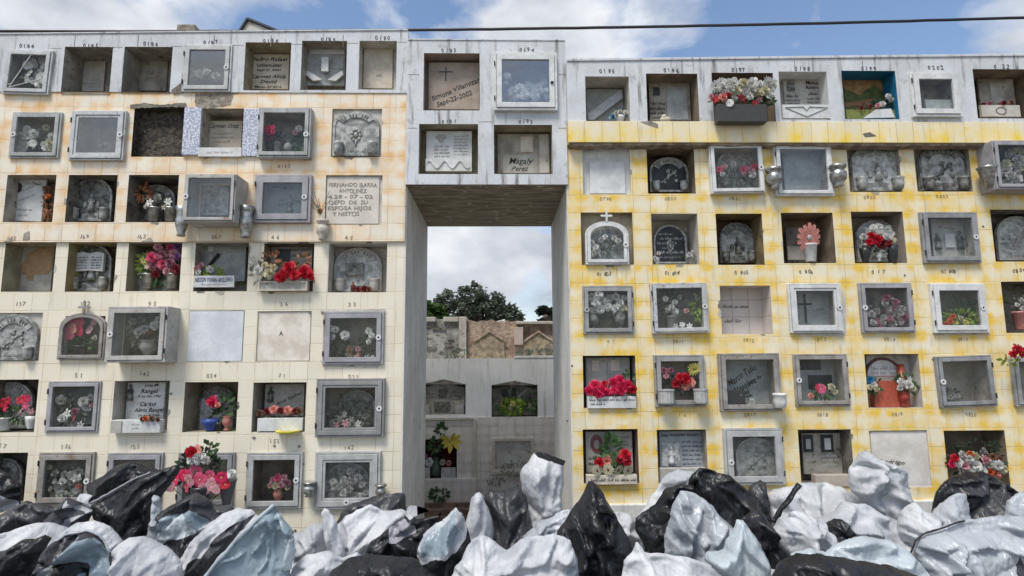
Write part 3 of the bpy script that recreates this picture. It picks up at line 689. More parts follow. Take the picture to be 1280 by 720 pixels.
N('A', 376.5, 433, 51, 112.5, .34, CEM)
def ex_bible(T, X0, X1, Z0, Z1, y):
    W, H = X1 - X0, Z1 - Z0
    panel(T, 'candle_block', X0, X1, Z0, Z1, y - .04, .42, .60, .30, .66, PLQW, .03)
    b = MB()
    for s in (-1, 1):
        for k in range(3): b.prism([(X0 + W * (.5 + s * .08), Z0 + H * (.08 + .02 * k)), (X0 + W * (.5 + s * (.46 - .05 * k)), Z0 + H * (.33 - .02 * k)), (X0 + W * (.5 + s * (.5 - .06 * k)), Z0 + H * (.22 - .05 * k)), (X0 + W * (.5 + s * .3), Z0 + H * .06)][::s], y - .06 + .012 * k, y - .03)
    T.part('open_wings', b, PLQW, bevel=.003); panel(T, 'side_plate', X0, X1, Z0, Z1, y, .68, .97, .42, .74, PLQG, .012); panel(T, 'name_strip', X0, X1, Z0, Z1, y, .06, .98, .80, .97, PLQW, .012)
stone('grey memorial stone with spread white wings round a white block, left top row', (385, 432, 60, 108), iY('A', .26), 'slab', PLQG, t=.03, extras=ex_bible,
      texts=(), lines=[(.10, .95, .885, .06, 0, 1.4), (.10, .95, .82, .045, 0, 1.3), (.73, .95, .62, .05), (.73, .95, .50, .05)])
N('A', 448.6, 495.5, 51, 112, .22, CEML)
stone('blank beige sealing slab with a tiny scratched mark, last niche of the left top row', (455, 491, 62, 111), iY('A', .22), 'slab', PLQB, t=.02, lines=[(.45, .62, .28, .10)], ink=INK)
# numbers painted over the openings
NUM = []
def num(wk, s, px, py, h=6.5, w=18, mat=None): NUM.append((wk, s, px, py, h, w, mat or BLK))
for s, px, py, mt in (('0184', 33, 57, INK), ('0185', 113, 56, BLK), ('0186', 188, 54.5, BLK), ('0187', 263, 52, BLK), ('0188', 338, 50, BLK), ('0189', 410, 49, BLK), ('0190', 478, 47, BLK)): num('A', s, px, py, 5.5, 20, mt)
# row under it
door('B', 'grey niche door under the strutted one, white flowers at both sides behind it', 13, 75, 140, 197.5, p=.03, fw=.045, handle='L', hz=.5, hinges=False, nm=CEMD)
bouquet('white faded flowers in two bunches behind the leftmost glass of the second row', spray(24, 46, 163, 185, 8, 5.5, ['rose', 'pansy'], ['grey', 'white']) + spray(54, 66, 158, 188, 7, 5, ['rose'], ['white', 'cream'], 2), iY('B', .10), leaf=(45, 175, 18, 14, 70, 6, GRNG))
door('B', 'grey niche door with double frame, round lock plate at right and dark glass, second row', 87, 155.5, 138, 200, p=.05, fw=.04, mat=ALU, handle='R', hz=.5, nm=CEMD, gl=GLR, double=True)
bouquet('withered twigs standing at the bottom of the dark glass in the second row', [(125, 182, 3, 'mum', 'dust'), (133, 180, 3, 'mum', 'dust')], iY('B', .12), twigs=14, name='dry_twigs', cat='twigs')
N('B', 166, 231, 133.5, 196, .12, grimy('crumbled_mortar', (0.10, 0.082, 0.06), (0.035, 0.03, 0.024), 16, bmp=1.0, bd=0.05, c3=(0.22, 0.19, 0.14), lo=.42, hi=.6))
N('B', 251.5, 304, 135.5, 197, .3, CEM)
def post(label, x0, x1, y0, y1):
    a = rect(x0, x1, y0, y1, -.03); T = Thing('patterned_tile_strip', label, 'tile strip', ((a[0] + a[1]) / 2, 0, a[2]), 'speckled tile strips'); T.part('facing', MB().box(a[0], a[1], -.035, .0, a[2], a[3]), grimy('blue_speckle', (0.62, 0.64, 0.70), (0.30, 0.33, 0.42), 42, rough=.4, lo=.46, hi=.54, bmp=.1), bevel=.004)
post('blue and white speckled tile strip right of the crumbled dark opening', 229, 250.5, 134, 193.5)
post('blue and white speckled tile strip left of the red flower cabinet', 303.5, 323, 136, 195)
stone('cream engraved plaque with a faint leaf scroll between two speckled tile strips', (257, 303, 152, 186), iY('B', .24), 'slab', PLQB, t=.025, texts=[('Carmen Ortiz', .5, .74, .16, .8, 0, .3)], lines=[(.25, .75, .5, .07), (.2, .8, .36, .07), (.3, .7, .2, .07)], ink=INK)
stone('small white ledge plate with worn lettering below the engraved cream plaque', (249, 303, 185.5, 196.5), -.02, 'slab', PLQW, t=.03, lines=[(.2, .8, .35, .28)], ink=INKF)
door('B', 'deep grey niche cabinet with red and green flowers behind clean glass, second row', 322, 388, 134.5, 196.5, p=.10, fw=.045, mat=ALU, handle='R', hz=.45, gl=GLC, nm=CEMD)
bouquet('single red blossom in the left half of the deep cabinet of the second row', [(339, 164, 8, 'rose', 'hot'), (336, 171, 6, 'rose', 'mauve')], iY('B', .06), leaf=(345, 178, 12, 12, 50, 7, GRND), vs=[(346, 190, 10, 12, 'pot', CERG)])
bouquet('white blossom over green leaves, right half of the deep cabinet in the second row', [(374, 161, 5, 'rose', 'white'), (369, 166, 4, 'rose', 'pale')], iY('B', .06), leaf=[(372, 177, 7, 13, 60, 7, GRN)], vs=[(360, 189, 12, 14, 'jug', CERG)])
N('B', 414.5, 477, 136, 196, .03, CEML)
stone('grey cast plaque with lettered banner and two half round bowls, end of the second row', (417, 474.5, 141, 196), .028, 'arch', REL, t=.03, seed=1, rise=.30)
# third row
N('B', 6.4, 68, 218.6, 277.7, .34, CEM)
stone('leaning white marble slab with slanted writing and a small dark portrait, third row far left', (12, 56, 225, 277), iY('B', .22), 'slab', PLQW, t=.03, tilt=2, lines=[(.45, .95, .88, .05), (.1, .8, .38, .045, .45), (.15, .9, .62, .04, .45), (.1, .7, .25, .05), (.1, .6, .12, .04)], ink=INK, extras=lambda T, a, b, c, d, y: panel(T, 'portrait', a, b, c, d, y, .18, .34, .68, .9, PLQD, .008, 'oval'))
bouquet('withered rust coloured sprig hanging by the leaning marble slab', [(58, 236, 5, 'mum', 'brown'), (61, 246, 4, 'mum', 'orange')], iY('B', .16), leaf=(59, 252, 4, 18, 50, 8, plain('rust_leaf', (.25, .10, .04), .8)), twigs=4)
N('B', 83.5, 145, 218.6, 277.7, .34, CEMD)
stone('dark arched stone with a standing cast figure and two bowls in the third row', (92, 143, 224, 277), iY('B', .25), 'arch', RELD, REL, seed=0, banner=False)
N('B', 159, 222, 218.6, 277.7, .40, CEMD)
stone('dark arched plaque hidden behind pale flowers in the third row', (172, 221, 232, 277), iY('B', .36), 'arch', RELD, REL, seed=2, bowls=False)
bouquet('two drooping white lilies in pots with a dry brown sprig beside them', [(188, 254, 6, 'lily', 'white'), (212, 253, 6, 'lily', 'white'), (184, 258, 4, 'rose', 'white'), (207, 260, 4, 'lily', 'cream'), (198, 248, 6, 'rose', 'dust')], iY('B', .15), leaf=[(198, 252, 16, 8, 50, 7, GRNG), (178, 240, 8, 7, 40, 9, plain('rust_leaf', (.25, .10, .04), .8))], vs=[(191, 277, 18, 18, 'pot', STEEL), (212, 277, 16, 18, 'pot', STEEL)])
door('B', 'steel niche cabinet standing far out of the wall, its lock ring at the left', 229.5, 294, 217.5, 277, p=.32, fw=.035, mat=ALU, handle='L', hz=.52, gl=GLH, nm=CEM, outer=False)
stone('pale carved plaque seen dimly inside the far protruding steel cabinet', (240, 288, 226, 270), .05, 'arch', RELL, seed=2, banner=False, bowls=False)
vessel('spun aluminium vase hung at the lower left corner of the far protruding cabinet', 226, 295.5, 17, 38, 'flared', STEEL, -.12, bracket=0)
vessel('spun aluminium vase hung at the lower right corner of the far protruding cabinet', 306.5, 297, 20, 40, 'flared', STEEL, -.12, bracket=0)
door('B', 'grey niche door with a dark round lock on its right bar, white lettered stone behind', 317.5, 388.5, 218, 278, p=.06, fw=.07, mat=ALUD, handle='R', hz=.52, gl=GLH, outer=True)
stone('green grey memorial stone with praying figure seen through hazy glass in the third row', (330, 382, 228, 272), iY('B', .2), 'slab', PLQG, t=.02, lines=[(.2, .7, .84, .09, -.1, 1.5), (.35, .55, .45, .07), (.35, .55, .32, .07), (.78, .95, .42, .07), (.3, .95, .06, .07)], extras=lambda T, a, b, c, d, y: T.part('figure', (lambda mb: (figure(mb, a + (b - a) * .64, y, c + (d - c) * .15, (d - c) * .5), mb)[1])(MB()), REL, smooth=True))
N('B', 406.5, 477.5, 219, 281, .035, CEML)
stone('cream tiled panel hand lettered in large black capitals, end of the third row', (408, 474, 221, 280), .033, 'slab', grimy('panel_cream', (0.66, 0.61, 0.53), (0.56, 0.51, 0.44), 4, bmp=.2), t=.012,
      texts=[('FERNANDO IBARRA', .5, .78, .085, .92), ('ANTOLINEZ', .5, .655, .085, .52), ('4.28 - 07 - 02', .46, .53, .085, .84), ('QEPD  DE  SU', .42, .41, .085, .74), ('ESPOSA HIJOS', .45, .29, .085, .82), ('Y NIETOS', .38, .17, .085, .50)], ink=grimy('worn_paint', (.17, .15, .13), (.34, .30, .26), 40))
vessel('cream clay bottle vase with a dry stalk hanging left of the capital lettered panel', 402.5, 300, 15, 26, 'urn', plain('cream_clay', (.55, .50, .42), .6), -.06, bracket=0)
bouquet('dry brown stalk sticking out of the cream bottle vase', [(401, 265, 4, 'mum', 'brown'), (397, 258, 3, 'mum', 'dust')], -.05, twigs=8, name='dry_twigs', cat='twigs')
# fourth row (left lower wall)
N('C', 4, 68, 303.5, 364.6, .36, OLIVE)
stone('pale sealing slab with a large tan patch of torn plaster, fourth row far left', (15, 67, 306, 364), iY('C', .30), 'slab', PLQ, t=.02, extras=lambda T, a, b, c, d, y: T.part('tan_patch', MB().prism([(a + (b - a) * u, c + (d - c) * v) for u, v in ((.22, .36), (.28, .56), (.40, .80), (.62, .93), (.98, .95), (.99, .5), (.92, .36), (.58, .35), (.56, .22), (.42, .24), (.40, .34))], y - .006, y), plain('tan_plaster', (.45, .29, .16), .9)))
N('C', 83.5, 144, 303.5, 364.6, .36, grimy('ochre_side', (.33, .27, .13), (.22, .18, .10), 5))
def ex_book(T, X0, X1, Z0, Z1, y):
    W, H = X1 - X0, Z1 - Z0; c = (X0 + X1) / 2; top = Z0 + H * .80; b = MB()
    for s in (-1, 1): b.prism([(c, Z0 + H * .42), (c, top - H * .02), (c + s * W * .18, top + H * .02), (c + s * W * .36, top - H * .01), (c + s * W * .36, Z0 + H * .40)][::s], y - .06, y - .02)
    o = T.part('open_book', b, PLQW); l = MB()
    for s in (-1, 1):
        for k in range(5): scrawl(l, c + (W * .05 if s > 0 else -W * .31), c + (W * .31 if s > 0 else -W * .05), y - .062, Z0 + H * (.68 - .055 * k), H * .035, bold=1.8, seed=k + s)
    T.part('lettering', l, BLK, parent=o)
stone('dark arched stone holding a white open book with black print, fourth row', (93, 142, 306, 364), iY('C', .26), 'arch', RELD, REL, seed=0, banner=False, extras=ex_book)
N('C', 159, 226, 303.5, 364, .36, OLIVE)
stone('grey plain stone with two bowls behind the big pink bunch of the fourth row', (174, 225, 318, 364), iY('C', .26), 'slab', REL, lines=[(.4, .6, .2, .06)])
bouquet('big bunch of pink, mauve and purple flowers filling a niche of the fourth row', [(199, 309, 6, 'rose', 'pale'), (213, 309, 6, 'rose', 'pink'), (222, 308, 6, 'rose', 'purple'), (192, 322, 8, 'rose', 'pink'), (205, 319, 7, 'rose', 'mauve'), (217, 317, 7, 'rose', 'pale'), (224, 321, 5, 'rose', 'purple'), (191, 333, 7, 'rose', 'pale'), (203, 330, 8, 'rose', 'pink'), (214, 329, 7, 'rose', 'mauve'), (222, 337, 7, 'rose', 'dkred'), (196, 343, 6, 'rose', 'dkred'), (180, 326, 6, 'lily', 'yellow'), (184, 333, 5, 'lily', 'cream'), (210, 339, 6, 'rose', 'pale')], iY('C', .12), leaf=[(200, 338, 22, 14, 150, 8, GRN), (182, 330, 9, 12, 50, 8, LIME)], vs=[(183, 361, 16, 19, 'pot', STEEL), (214, 361, 16, 19, 'pot', STEEL)])
N('C', 243, 310, 303.5, 364, .34, CEM)
stone('grey green memorial stone with small white plates and a columned text panel, fourth row', (252, 308, 305, 352), iY('C', .26), 'slab', PLQG, t=.03, lines=[(.62, .88, .86 - .1 * k, .05) for k in range(7)], ink=REL,
      extras=lambda T, a, b, c, d, y: (panel(T, 'white_plate', a, b, c, d, y, .16, .28, .78, .95, PLQW), panel(T, 'white_plate', a, b, c, d, y, .18, .27, .55, .7, PLQ), T.part('dark_cross', MB().tube([(a + (b - a) * .18, y - .02, c + (d - c) * .34), (a + (b - a) * .42, y - .02, c + (d - c) * .72)], .02, 4), BLK)))
stone('white name board with blue capitals leaning at the foot of the grey green stone', (243.5, 294, 345, 359.5), .06, 'slab', PLQW, t=.03, texts=[('NELSON YOHAN ARELLANO', .5, .48, .36, .92)], lines=[(.2, .8, .18, .16)], ink=plain('navy_letters', (.07, .09, .20), .5))
bouquet('pale pink and white flowers in the lower left corner above the blue lettered name board', [(246, 336, 5, 'rose', 'pale'), (251, 331, 4, 'rose', 'pale'), (249, 341, 4, 'rose', 'white'), (263, 337, 5, 'rose', 'white')], .10, leaf=(266, 341, 10, 6, 60, 7, LIME))
N('C', 329, 392, 304, 364.5, .34, BROWN)
stone('brown grey stone with a photograph and faint script behind red silk flowers', (332, 391, 305, 352), iY('C', .27), 'slab', PLQ, t=.03, texts=[('Jose David', .74, .80, .09, .42, 0, .3), ('Sanchez R', .74, .64, .09, .40, 0, .3)], ink=INK,
      extras=lambda T, a, b, c, d, y: (panel(T, 'photograph', a, b, c, d, y, .22, .54, .48, .85, PLQD, .008), panel(T, 'picture_strip', a, b, c, d, y - .002, .22, .54, .30, .50, plain('sea_green', (.25, .42, .38), .5), .008)))
bouquet('bright red silk flower heads crowding above the framed ledge box', [(345, 337, 8, 'rose', 'red'), (357, 343, 10, 'mum', 'red'), (363, 335, 9, 'rose', 'red'), (369, 344, 8, 'rose', 'red'), (382, 340, 10, 'rose', 'red'), (388, 345, 6, 'rose', 'red'), (350, 347, 7, 'rose', 'red')][1:], -.02, leaf=[(352, 336, 20, 8, 50, 8, TWIG), (340, 325, 10, 8, 30, 9, plain('rust_leaf', (.25, .10, .04), .8)), (378, 326, 8, 6, 24, 8, plain('rust_leaf', (.25, .10, .04), .8))])
bouquet('cream and white silk flowers drooping over the left edge beside the red ones', [(324, 338, 7, 'rose', 'white'), (337, 342, 8, 'rose', 'cream'), (332, 332, 5, 'rose', 'cream'), (326, 349, 4, 'lily', 'white'), (342, 335, 5, 'rose', 'cream')], -.03, leaf=(326, 343, 12, 12, 40, 8, GRNG), twigs=6)
stone('long low framed ledge box below the red and cream flowers of the fourth row', (326, 387, 352.5, 364.5), .04, 'slab', PLQ, t=.08, extras=lambda T, a, b, c, d, y: T.part('rim', MB().ring(rect_pts(a, b, c, d), shrink(rect_pts(a, b, c, d), .02), y - .012, y), PLQB))
N('C', 410.5, 483.5, 304, 365.5, .30, CEML)
stone('pale arched stone with a dark lettered plate in the last fourth row niche', (419, 478, 310, 365), iY('C', .27), 'arch', RELL, PLQ, seed=1, banner=True, bowls=True, plate=False, extras=lambda T, a, b, c, d, y: panel(T, 'dark_plate', a, b, c, d, y - .02, .25, .62, .36, .64, RELD, .02))
bouquet('dark red bottle and dried flowers lying on the sill of the last fourth row niche', [(448, 362, 4, 'rose', 'dkred'), (455, 361, 5, 'rose', 'dkred'), (462, 362, 4, 'rose', 'brown')], .12, vs=[(441, 364, 6, 12, 'bottle', plain('dark_red_glass', (.12, .02, .015), .2))])
for s, px, py in (('165', 14, 297), ('169', 105, 295), ('163', 176, 295), ('067', 270, 296), ('46', 344, 296), ('45', 436, 296.5)): num('B', s, px, py, 5.5, 12, INKF)
num('B', '0167', 355, 207, 5, 18, INKF)
for s, px, py in (('137', 25, 379), ('132', 106, 379.5), ('95', 190, 379), ('36', 355, 380), ('35', 440, 380), ('51', 98, 469), ('142', 180, 467), ('034', 264, 469), ('31', 352, 469), ('022', 442, 471), ('57', 2, 557), ('156', 82, 558), ('155', 168, 558), ('152', 343, 551), ('142', 436, 559)): num('C', s, px, py, 5.5, 13, INKF)
# fifth row
N('C', -12, 51, 391, 451, .03, CEML)
stone('dark arched cast plaque with banner and two urns, far left of the fifth row', (-10, 49.5, 393, 450), .055, 'arch', REL, t=.03, seed=2, rise=.45)
door('C', 'scalloped arched niche door with a small cast cross on top and pink lilies behind', 73, 131, 391, 449.5, p=.04, fw=.035, mat=ALUD, handle=None, shape='arch', cross=True, hinges=False, gl=GLC, nm=CEMD, depth=.25)
bouquet('large pink hibiscus like flowers behind the arched door with the cross', [(88, 407, 8, 'pansy', 'pink'), (98, 404, 8, 'pansy', 'hot'), (87, 417, 8, 'pansy', 'pink'), (99, 414, 7, 'pansy', 'hot'), (93, 411, 7, 'pansy', 'salmon'), (112, 412, 6, 'pansy', 'pale'), (117, 403, 4, 'pansy', 'pale'), (120, 422, 4, 'rose', 'grey')], .10, leaf=(98, 432, 18, 9, 130, 7, GRN), vs=[(99, 446, 20, 14, 'pot', CERK)])
door('C', 'bulky pale grey niche cabinet jutting from the fifth row, white flowers inside', 133, 208, 383, 453, p=.26, fw=.05, mat=ALU, handle='L', hz=.5, gl=GLC, nm=CEMD)
stone('dim arched stone inside the bulky jutting cabinet of the fifth row', (150, 205, 390, 446), .2, 'arch', RELD, seed=0, banner=False)
bouquet('white and tan faded flowers inside the bulky jutting cabinet', [(173, 415, 6, 'rose', 'grey'), (181, 411, 6, 'rose', 'grey'), (193, 407, 6, 'rose', 'white'), (199, 400, 5, 'rose', 'white'), (188, 415, 4, 'mum', 'orange'), (203, 394, 4, 'rose', 'grey'), (166, 402, 5, 'rose', 'dust')], -.05, leaf=[(183, 425, 14, 14, 70, 8, TWIG), (170, 410, 8, 18, 50, 8, GRNG)], vs=[(184, 447, 20, 22, 'urn', CERG)])
N('C', 235, 304.5, 388, 452, .02, CEML)
stone('smooth pale blue blank plaque filling the fourth opening of the fifth row', (235.5, 304, 389, 451.5), .045, 'slab', grimy('pale_blue_slab', (0.70, 0.72, 0.75), (0.55, 0.57, 0.60), 3.5, bmp=.05), t=.012)
N('C', 321, 388.5, 389, 451.5, .03, CEML)
stone('blank cream plastered panel with one letter A and three small nails', (322, 388, 390, 451), .055, 'slab', grimy('cream_plaster', (0.76, 0.70, 0.62), (0.60, 0.53, 0.44), 5, bmp=.2), t=.01, texts=[('A', .45, .52, .09, None)], ink=INK)
door('C', 'flat dark grey niche door with white roses behind it, right end of the fifth row', 403.5, 479.5, 389, 455.5, p=.035, fw=.055, mat=ALUD, handle='R', hz=.5, gl=GLC, nm=CEMD, depth=.3)
bouquet('white roses on green leaves behind the flat dark grey door', [(414, 411, 5, 'rose', 'white'), (420, 412, 5, 'rose', 'grey'), (415, 421, 5, 'rose', 'white'), (431, 419, 6.5, 'rose', 'white')], .10, leaf=(420, 428, 12, 14, 80, 7, GRND))
bouquet('small white flowers at the right behind the flat dark grey door', [(461, 414, 5, 'rose', 'white'), (465, 420, 4.5, 'rose', 'white'), (461, 427, 4, 'rose', 'white'), (459, 447, 4, 'lily', 'white'), (466, 447, 4, 'lily', 'white')], .10, leaf=(462, 432, 8, 14, 60, 7, GRND))
bouquet('tan and pink little figurine bunch in the middle behind the flat dark grey door', [(437, 437, 5, 'mum', 'brown'), (448, 436, 4.5, 'mum', 'pale')], .10, leaf=(442, 440, 8, 5, 30, 6, GRNG), vs=[(437, 449, 7, 9, 'urn', CERP), (448, 449, 6, 12, 'jug', CERP)])
# sixth row
N('C', -14, 45.5, 474.5, 540.5, .32, CEMD)
stone('dark arched stone behind the red and pink lilies, far left of the sixth row', (-10, 44, 477, 535), iY('C', .26), 'arch', REL, seed=1, bowls=False)
bouquet('deep red and pink lilies in white pots in the leftmost niche of the sixth row', [(4, 504, 8, 'lily', 'red'), (12, 501, 6, 'lily', 'red'), (8, 510, 6, 'lily', 'hot'), (27, 500, 7, 'lily', 'red'), (33, 507, 7, 'lily', 'pink'), (26, 514, 6, 'lily', 'pale'), (36, 498, 6, 'lily', 'hot'), (39, 514, 5, 'lily', 'pale')], .08, leaf=(20, 518, 22, 8, 60, 8, GRN), vs=[(4, 538, 16, 16, 'pot', CERW), (38, 536, 14, 16, 'cup', CERW)])
door('C', 'slim brown grey niche door, white and pink flowers crowding behind it, sixth row', 58, 124, 476.5, 540.5, p=.02, fw=.04, mat=ALUD, handle=None, gl=GLC, nm=CEMD, outer=True, depth=.28)
bouquet('white, blush and rust flowers crowding behind the slim brown grey door', [(76, 500, 7, 'rose', 'grey'), (87, 517, 7, 'lily', 'white'), (92, 523, 5, 'lily', 'pink'), (80, 522, 6, 'rose', 'white'), (96, 514, 5, 'rose', 'mauve'), (106, 502, 7, 'rose', 'grey'), (113, 497, 5, 'rose', 'grey'), (109, 509, 6, 'rose', 'white'), (101, 531, 5, 'lily', 'white'), (116, 507, 4, 'rose', 'pale'), (70, 528, 4, 'rose', 'dust')], .12, leaf=(92, 512, 22, 18, 110, 7, GRNG))
stone('sea green stone behind the crowd of white and blush flowers', (82, 122, 484, 530), iY('C', .26), 'slab', plain('sea_green_stone', (.20, .27, .24), .7), t=.02)
N('C', 141, 210.5, 476, 541, .30, CEML)
stone('white stone with black script names and a small praying figure, sixth row', (160, 207, 478, 528), iY('C', .24), 'slab', PLQW, t=.03,
      texts=[('Jose M', .62, .90, .07, .36, 0, .3), ('Rangel', .58, .74, .10, .42, 0, .3), ('6 de Dic 1942', .60, .63, .055, .6, 0, .2), ('Carlos', .56, .42, .10, .42, 0, .3), ('Alirio Rangel', .60, .27, .10, .76, 0, .3), ('14 Abril 2009', .62, .15, .055, .55, 0, .2)],
      extras=lambda T, a, b, c, d, y: T.part('praying_figure', (lambda mb: (figure(mb, a + (b - a) * .10, y - .01, c + (d - c) * .55, (d - c) * .42), mb)[1])(MB()), RELD, smooth=True))
stone('low white block bench in three pieces on the sill under the black script names', (146, 206, 524, 540), .05, 'slab', PLQW, t=.10, lines=[(.42, .58, .6, .14), (.42, .58, .3, .14)], extras=lambda T, a, b, c, d, y: panel(T, 'side_block', a, b, c, d, y, .0, .22, .0, .96, PLQ, .012))
bouquet('line of withered red brown blooms along the top of the white block bench', [(178, 524, 3.5, 'rose', 'brown'), (184, 523, 4, 'rose', 'orange'), (191, 523, 4, 'rose', 'brown'), (198, 524, 3.5, 'rose', 'brown')], -.02, group='flowers left at the niches')
N('C', 229.5, 296.5, 477.5, 540, .44, OLIVE)
stone('pale arched stone at the back of the deep niche with one pink rose', (250, 296, 482, 538), iY('C', .38), 'arch', RELL, RELD, seed=2, bowls=False)
bouquet('single pink rose on leafy stems standing in a blue and white pot', [(267, 502, 9, 'rose', 'hot'), (273, 506, 4, 'rose', 'salmon')], .10, leaf=[(281, 508, 9, 14, 60, 8, GRN), (276, 518, 10, 8, 40, 7, GRND)], vs=[(263, 538, 22, 14, 'cup', CERB), (283, 538, 12, 18, 'urn', CERP), (273, 538, 12, 10, 'cup', CERK)], twigs=3)
N('C', 315.5, 382, 478, 540, .36, CEM)
stone('pale plaque with slanted grey writing and a praying figure, sixth row', (332, 381, 480, 520), iY('C', .30), 'slab', PLQ, t=.03, texts=[('Ana Isabel', .62, .50, .12, .7, .42, .3)], ink=INK, extras=lambda T, a, b, c, d, y: T.part('praying_figure', (lambda mb: (figure(mb, a + (b - a) * .16, y - .01, c + (d - c) * .45, (d - c) * .5), mb)[1])(MB()), RELD, smooth=True))
bouquet('peach and red withered roses in a row beneath the slanted writing', [(326, 516, 5, 'rose', 'brown'), (334, 514, 5, 'rose', 'dkred'), (343, 512, 6, 'rose', 'salmon'), (352, 513, 5, 'rose', 'dkred'), (360, 513, 6, 'rose', 'salmon'), (369, 514, 5, 'rose', 'dkred'), (376, 513, 5, 'rose', 'brown')], .12, leaf=(352, 518, 26, 5, 70, 7, GRNG))
stone('white marbled block on the sill behind the yellow dish', (325, 381, 522, 538), .10, 'slab', PLQW, t=.08)
T = Thing('yellow_dish', 'bright yellow oval plastic dish on the niche sill', 'dish', (*[U(360, 541, -.02)[0], -.02], U(360, 541, -.02)[1]))
_x, _z = U(360, 541, -.02); T.part('dish', MB().lathe(_x, -.02, [(.11, _z), (.135, _z + .012), (.14, _z + .03), (.13, _z + .03), (.11, _z + .012)], 20), YELP, smooth=True)
door('C', 'heavy double framed grey niche door over withered white poinsettias, end of the sixth row', 394.5, 480, 473, 546.5, p=.07, fw=.05, mat=grimy('mauve_grey_metal', (.33, .32, .315), (.25, .245, .24), 6, rough=.5, metal=.3, bmp=.1), handle='R', hz=.48, gl=GLC, nm=CEM, double=True, depth=.34)
bouquet('withered white poinsettias low behind the heavy double framed door', [(415, 529, 6, 'lily', 'white'), (424, 524, 6, 'lily', 'grey'), (432, 529, 6, 'lily', 'pale'), (440, 524, 5, 'lily', 'grey'), (449, 530, 6, 'lily', 'white'), (431, 518, 5, 'lily', 'grey'), (421, 532, 5, 'lily', 'pale'), (457, 520, 5, 'mum', 'dust')], .15, leaf=(436, 520, 24, 16, 140, 7, GRNG))
stone('dark arched stone with worn banner at the back of the heavy double framed door', (425, 470, 487, 535), iY('C', .32), 'arch', RELD, REL, seed=1, bowls=False)
# seventh row
N('C', -18, 32, 566, 632, .34, CEMD)
stone('dark arched stone half hidden by bags, far left of the bottom row', (-12, 31, 572, 630), iY('C', .28), 'arch', RELD, REL, seed=0)
door('C', 'grey niche door packed with dull green and white flowers, second of the bottom row', 46, 116, 565.5, 631.5, p=.03, fw=.055, mat=ALUD, handle='R', hz=.45, gl=GLC, nm=CEMD)
bouquet('dull green and white flower heap behind the second door of the bottom row', spray(64, 100, 590, 620, 16, 6, ['rose', 'mum'], ['grey', 'dust', 'white', 'dust'], 9) + [(100, 607, 4, 'rose', 'salmon'), (62, 584, 4, 'rose', 'cream')], .10, leaf=(82, 602, 22, 20, 150, 7, GRNG))
door('C', 'grey metal niche door half covered by black bags, third of the bottom row', 132.5, 202, 566, 631, p=.03, fw=.05, mat=ALUD, handle=None, nm=CEMD)
door('C', 'dark niche cabinet behind the pink wreath of the bottom row', 221, 292, 566, 634, p=.03, fw=.05, mat=ALUD, handle=None, nm=CEMD)
door('C', 'nail studded grey niche door with a pink ceramic vase behind, bottom row', 307, 377, 565.5, 636, p=.04, fw=.055, mat=ALU, handle='R', hz=.5, gl=GLC, nm=BROWN, depth=.36)
bouquet('pink and cream roses in a pink ceramic vase behind the nail studded door', [(341, 601, 5, 'rose', 'pale'), (348, 597, 6, 'rose', 'pink'), (356, 597, 5, 'rose', 'pale'), (361, 603, 5, 'rose', 'mauve'), (345, 607, 5, 'rose', 'cream'), (338, 607, 4, 'rose', 'pale'), (353, 605, 5, 'rose', 'pale'), (360, 609, 4, 'rose', 'cream')], .14, leaf=(349, 607, 14, 6, 80, 6, GRN), vs=[(347, 629, 13, 18, 'urn', CERP)])
door('C', 'wide pale steel niche door with double frame, right end of the left wall bottom row', 393, 475, 564.5, 636.5, p=.05, fw=.06, mat=ALU, handle='M', hz=.12, gl=GLH, nm=CEM, hinges=False, double=True)
stone('grey arched stone with dense flower relief behind the wide pale steel door', (408, 462, 577, 628), .2, 'arch', REL, seed=2)
bouquet('dusty dried flowers heaped behind the wide pale steel door', spray(405, 460, 600, 624, 14, 6, ['rose', 'mum'], ['dust', 'grey', 'dust'], 12) + spray(425, 450, 583, 600, 7, 5, ['rose'], ['dust', 'grey'], 4), .12, leaf=(433, 605, 24, 20, 150, 7, GRNG))
vessel('round aluminium pot hung between the last two doors of the bottom row', 386, 621.5, 17, 19, 'urn', STEEL, -.06, bracket=.03)
vessel('aluminium pot hung at the far right end of the bottom row on the left wall', 476, 624, 14, 18, 'urn', STEEL, -.08, bracket=.03)
# the wreath standing out of the bottom row
bouquet('upright wreath of pink, red and white silk flowers beside the speckle of black bags', [(240, 565, 8, 'rose', 'red'), (247, 562, 7, 'pansy', 'salmon'), (249, 572, 9, 'rose', 'white'), (240, 575, 7, 'rose', 'white'), (258, 575, 6, 'rose', 'grey'), (243, 591, 9, 'pansy', 'pink'), (238, 600, 9, 'pansy', 'pale'), (230, 594, 8, 'pansy', 'hot'), (250, 600, 10, 'pansy', 'pink'), (262, 595, 8, 'pansy', 'pink'), (266, 605, 9, 'pansy', 'pale'), (256, 611, 8, 'pansy', 'pale'), (277, 597, 8, 'pansy', 'hot'), (281, 606, 6, 'pansy', 'red'), (220, 600, 8, 'pansy', 'hot'), (214, 608, 7, 'pansy', 'pale'), (272, 612, 5, 'pansy', 'pale'), (232, 609, 7, 'pansy', 'pink'), (291, 592, 6, 'rose', 'white')], -.40,
        leaf=[(248, 585, 26, 22, 160, 9, GRND), (258, 563, 8, 5, 14, 12, GRN)], vs=[(248, 660, 24, 50, 'pot', CERK)], name='flower_wreath', cat='wreath')
WRE = COL.objects[-1].parent
vessel('dark grey cone vase leaning beside the pink wreath', 283, 632, 22, 32, 'cone', plain('slate_grey_vase', (.10, .10, .10), .4), -.30, bracket=None)

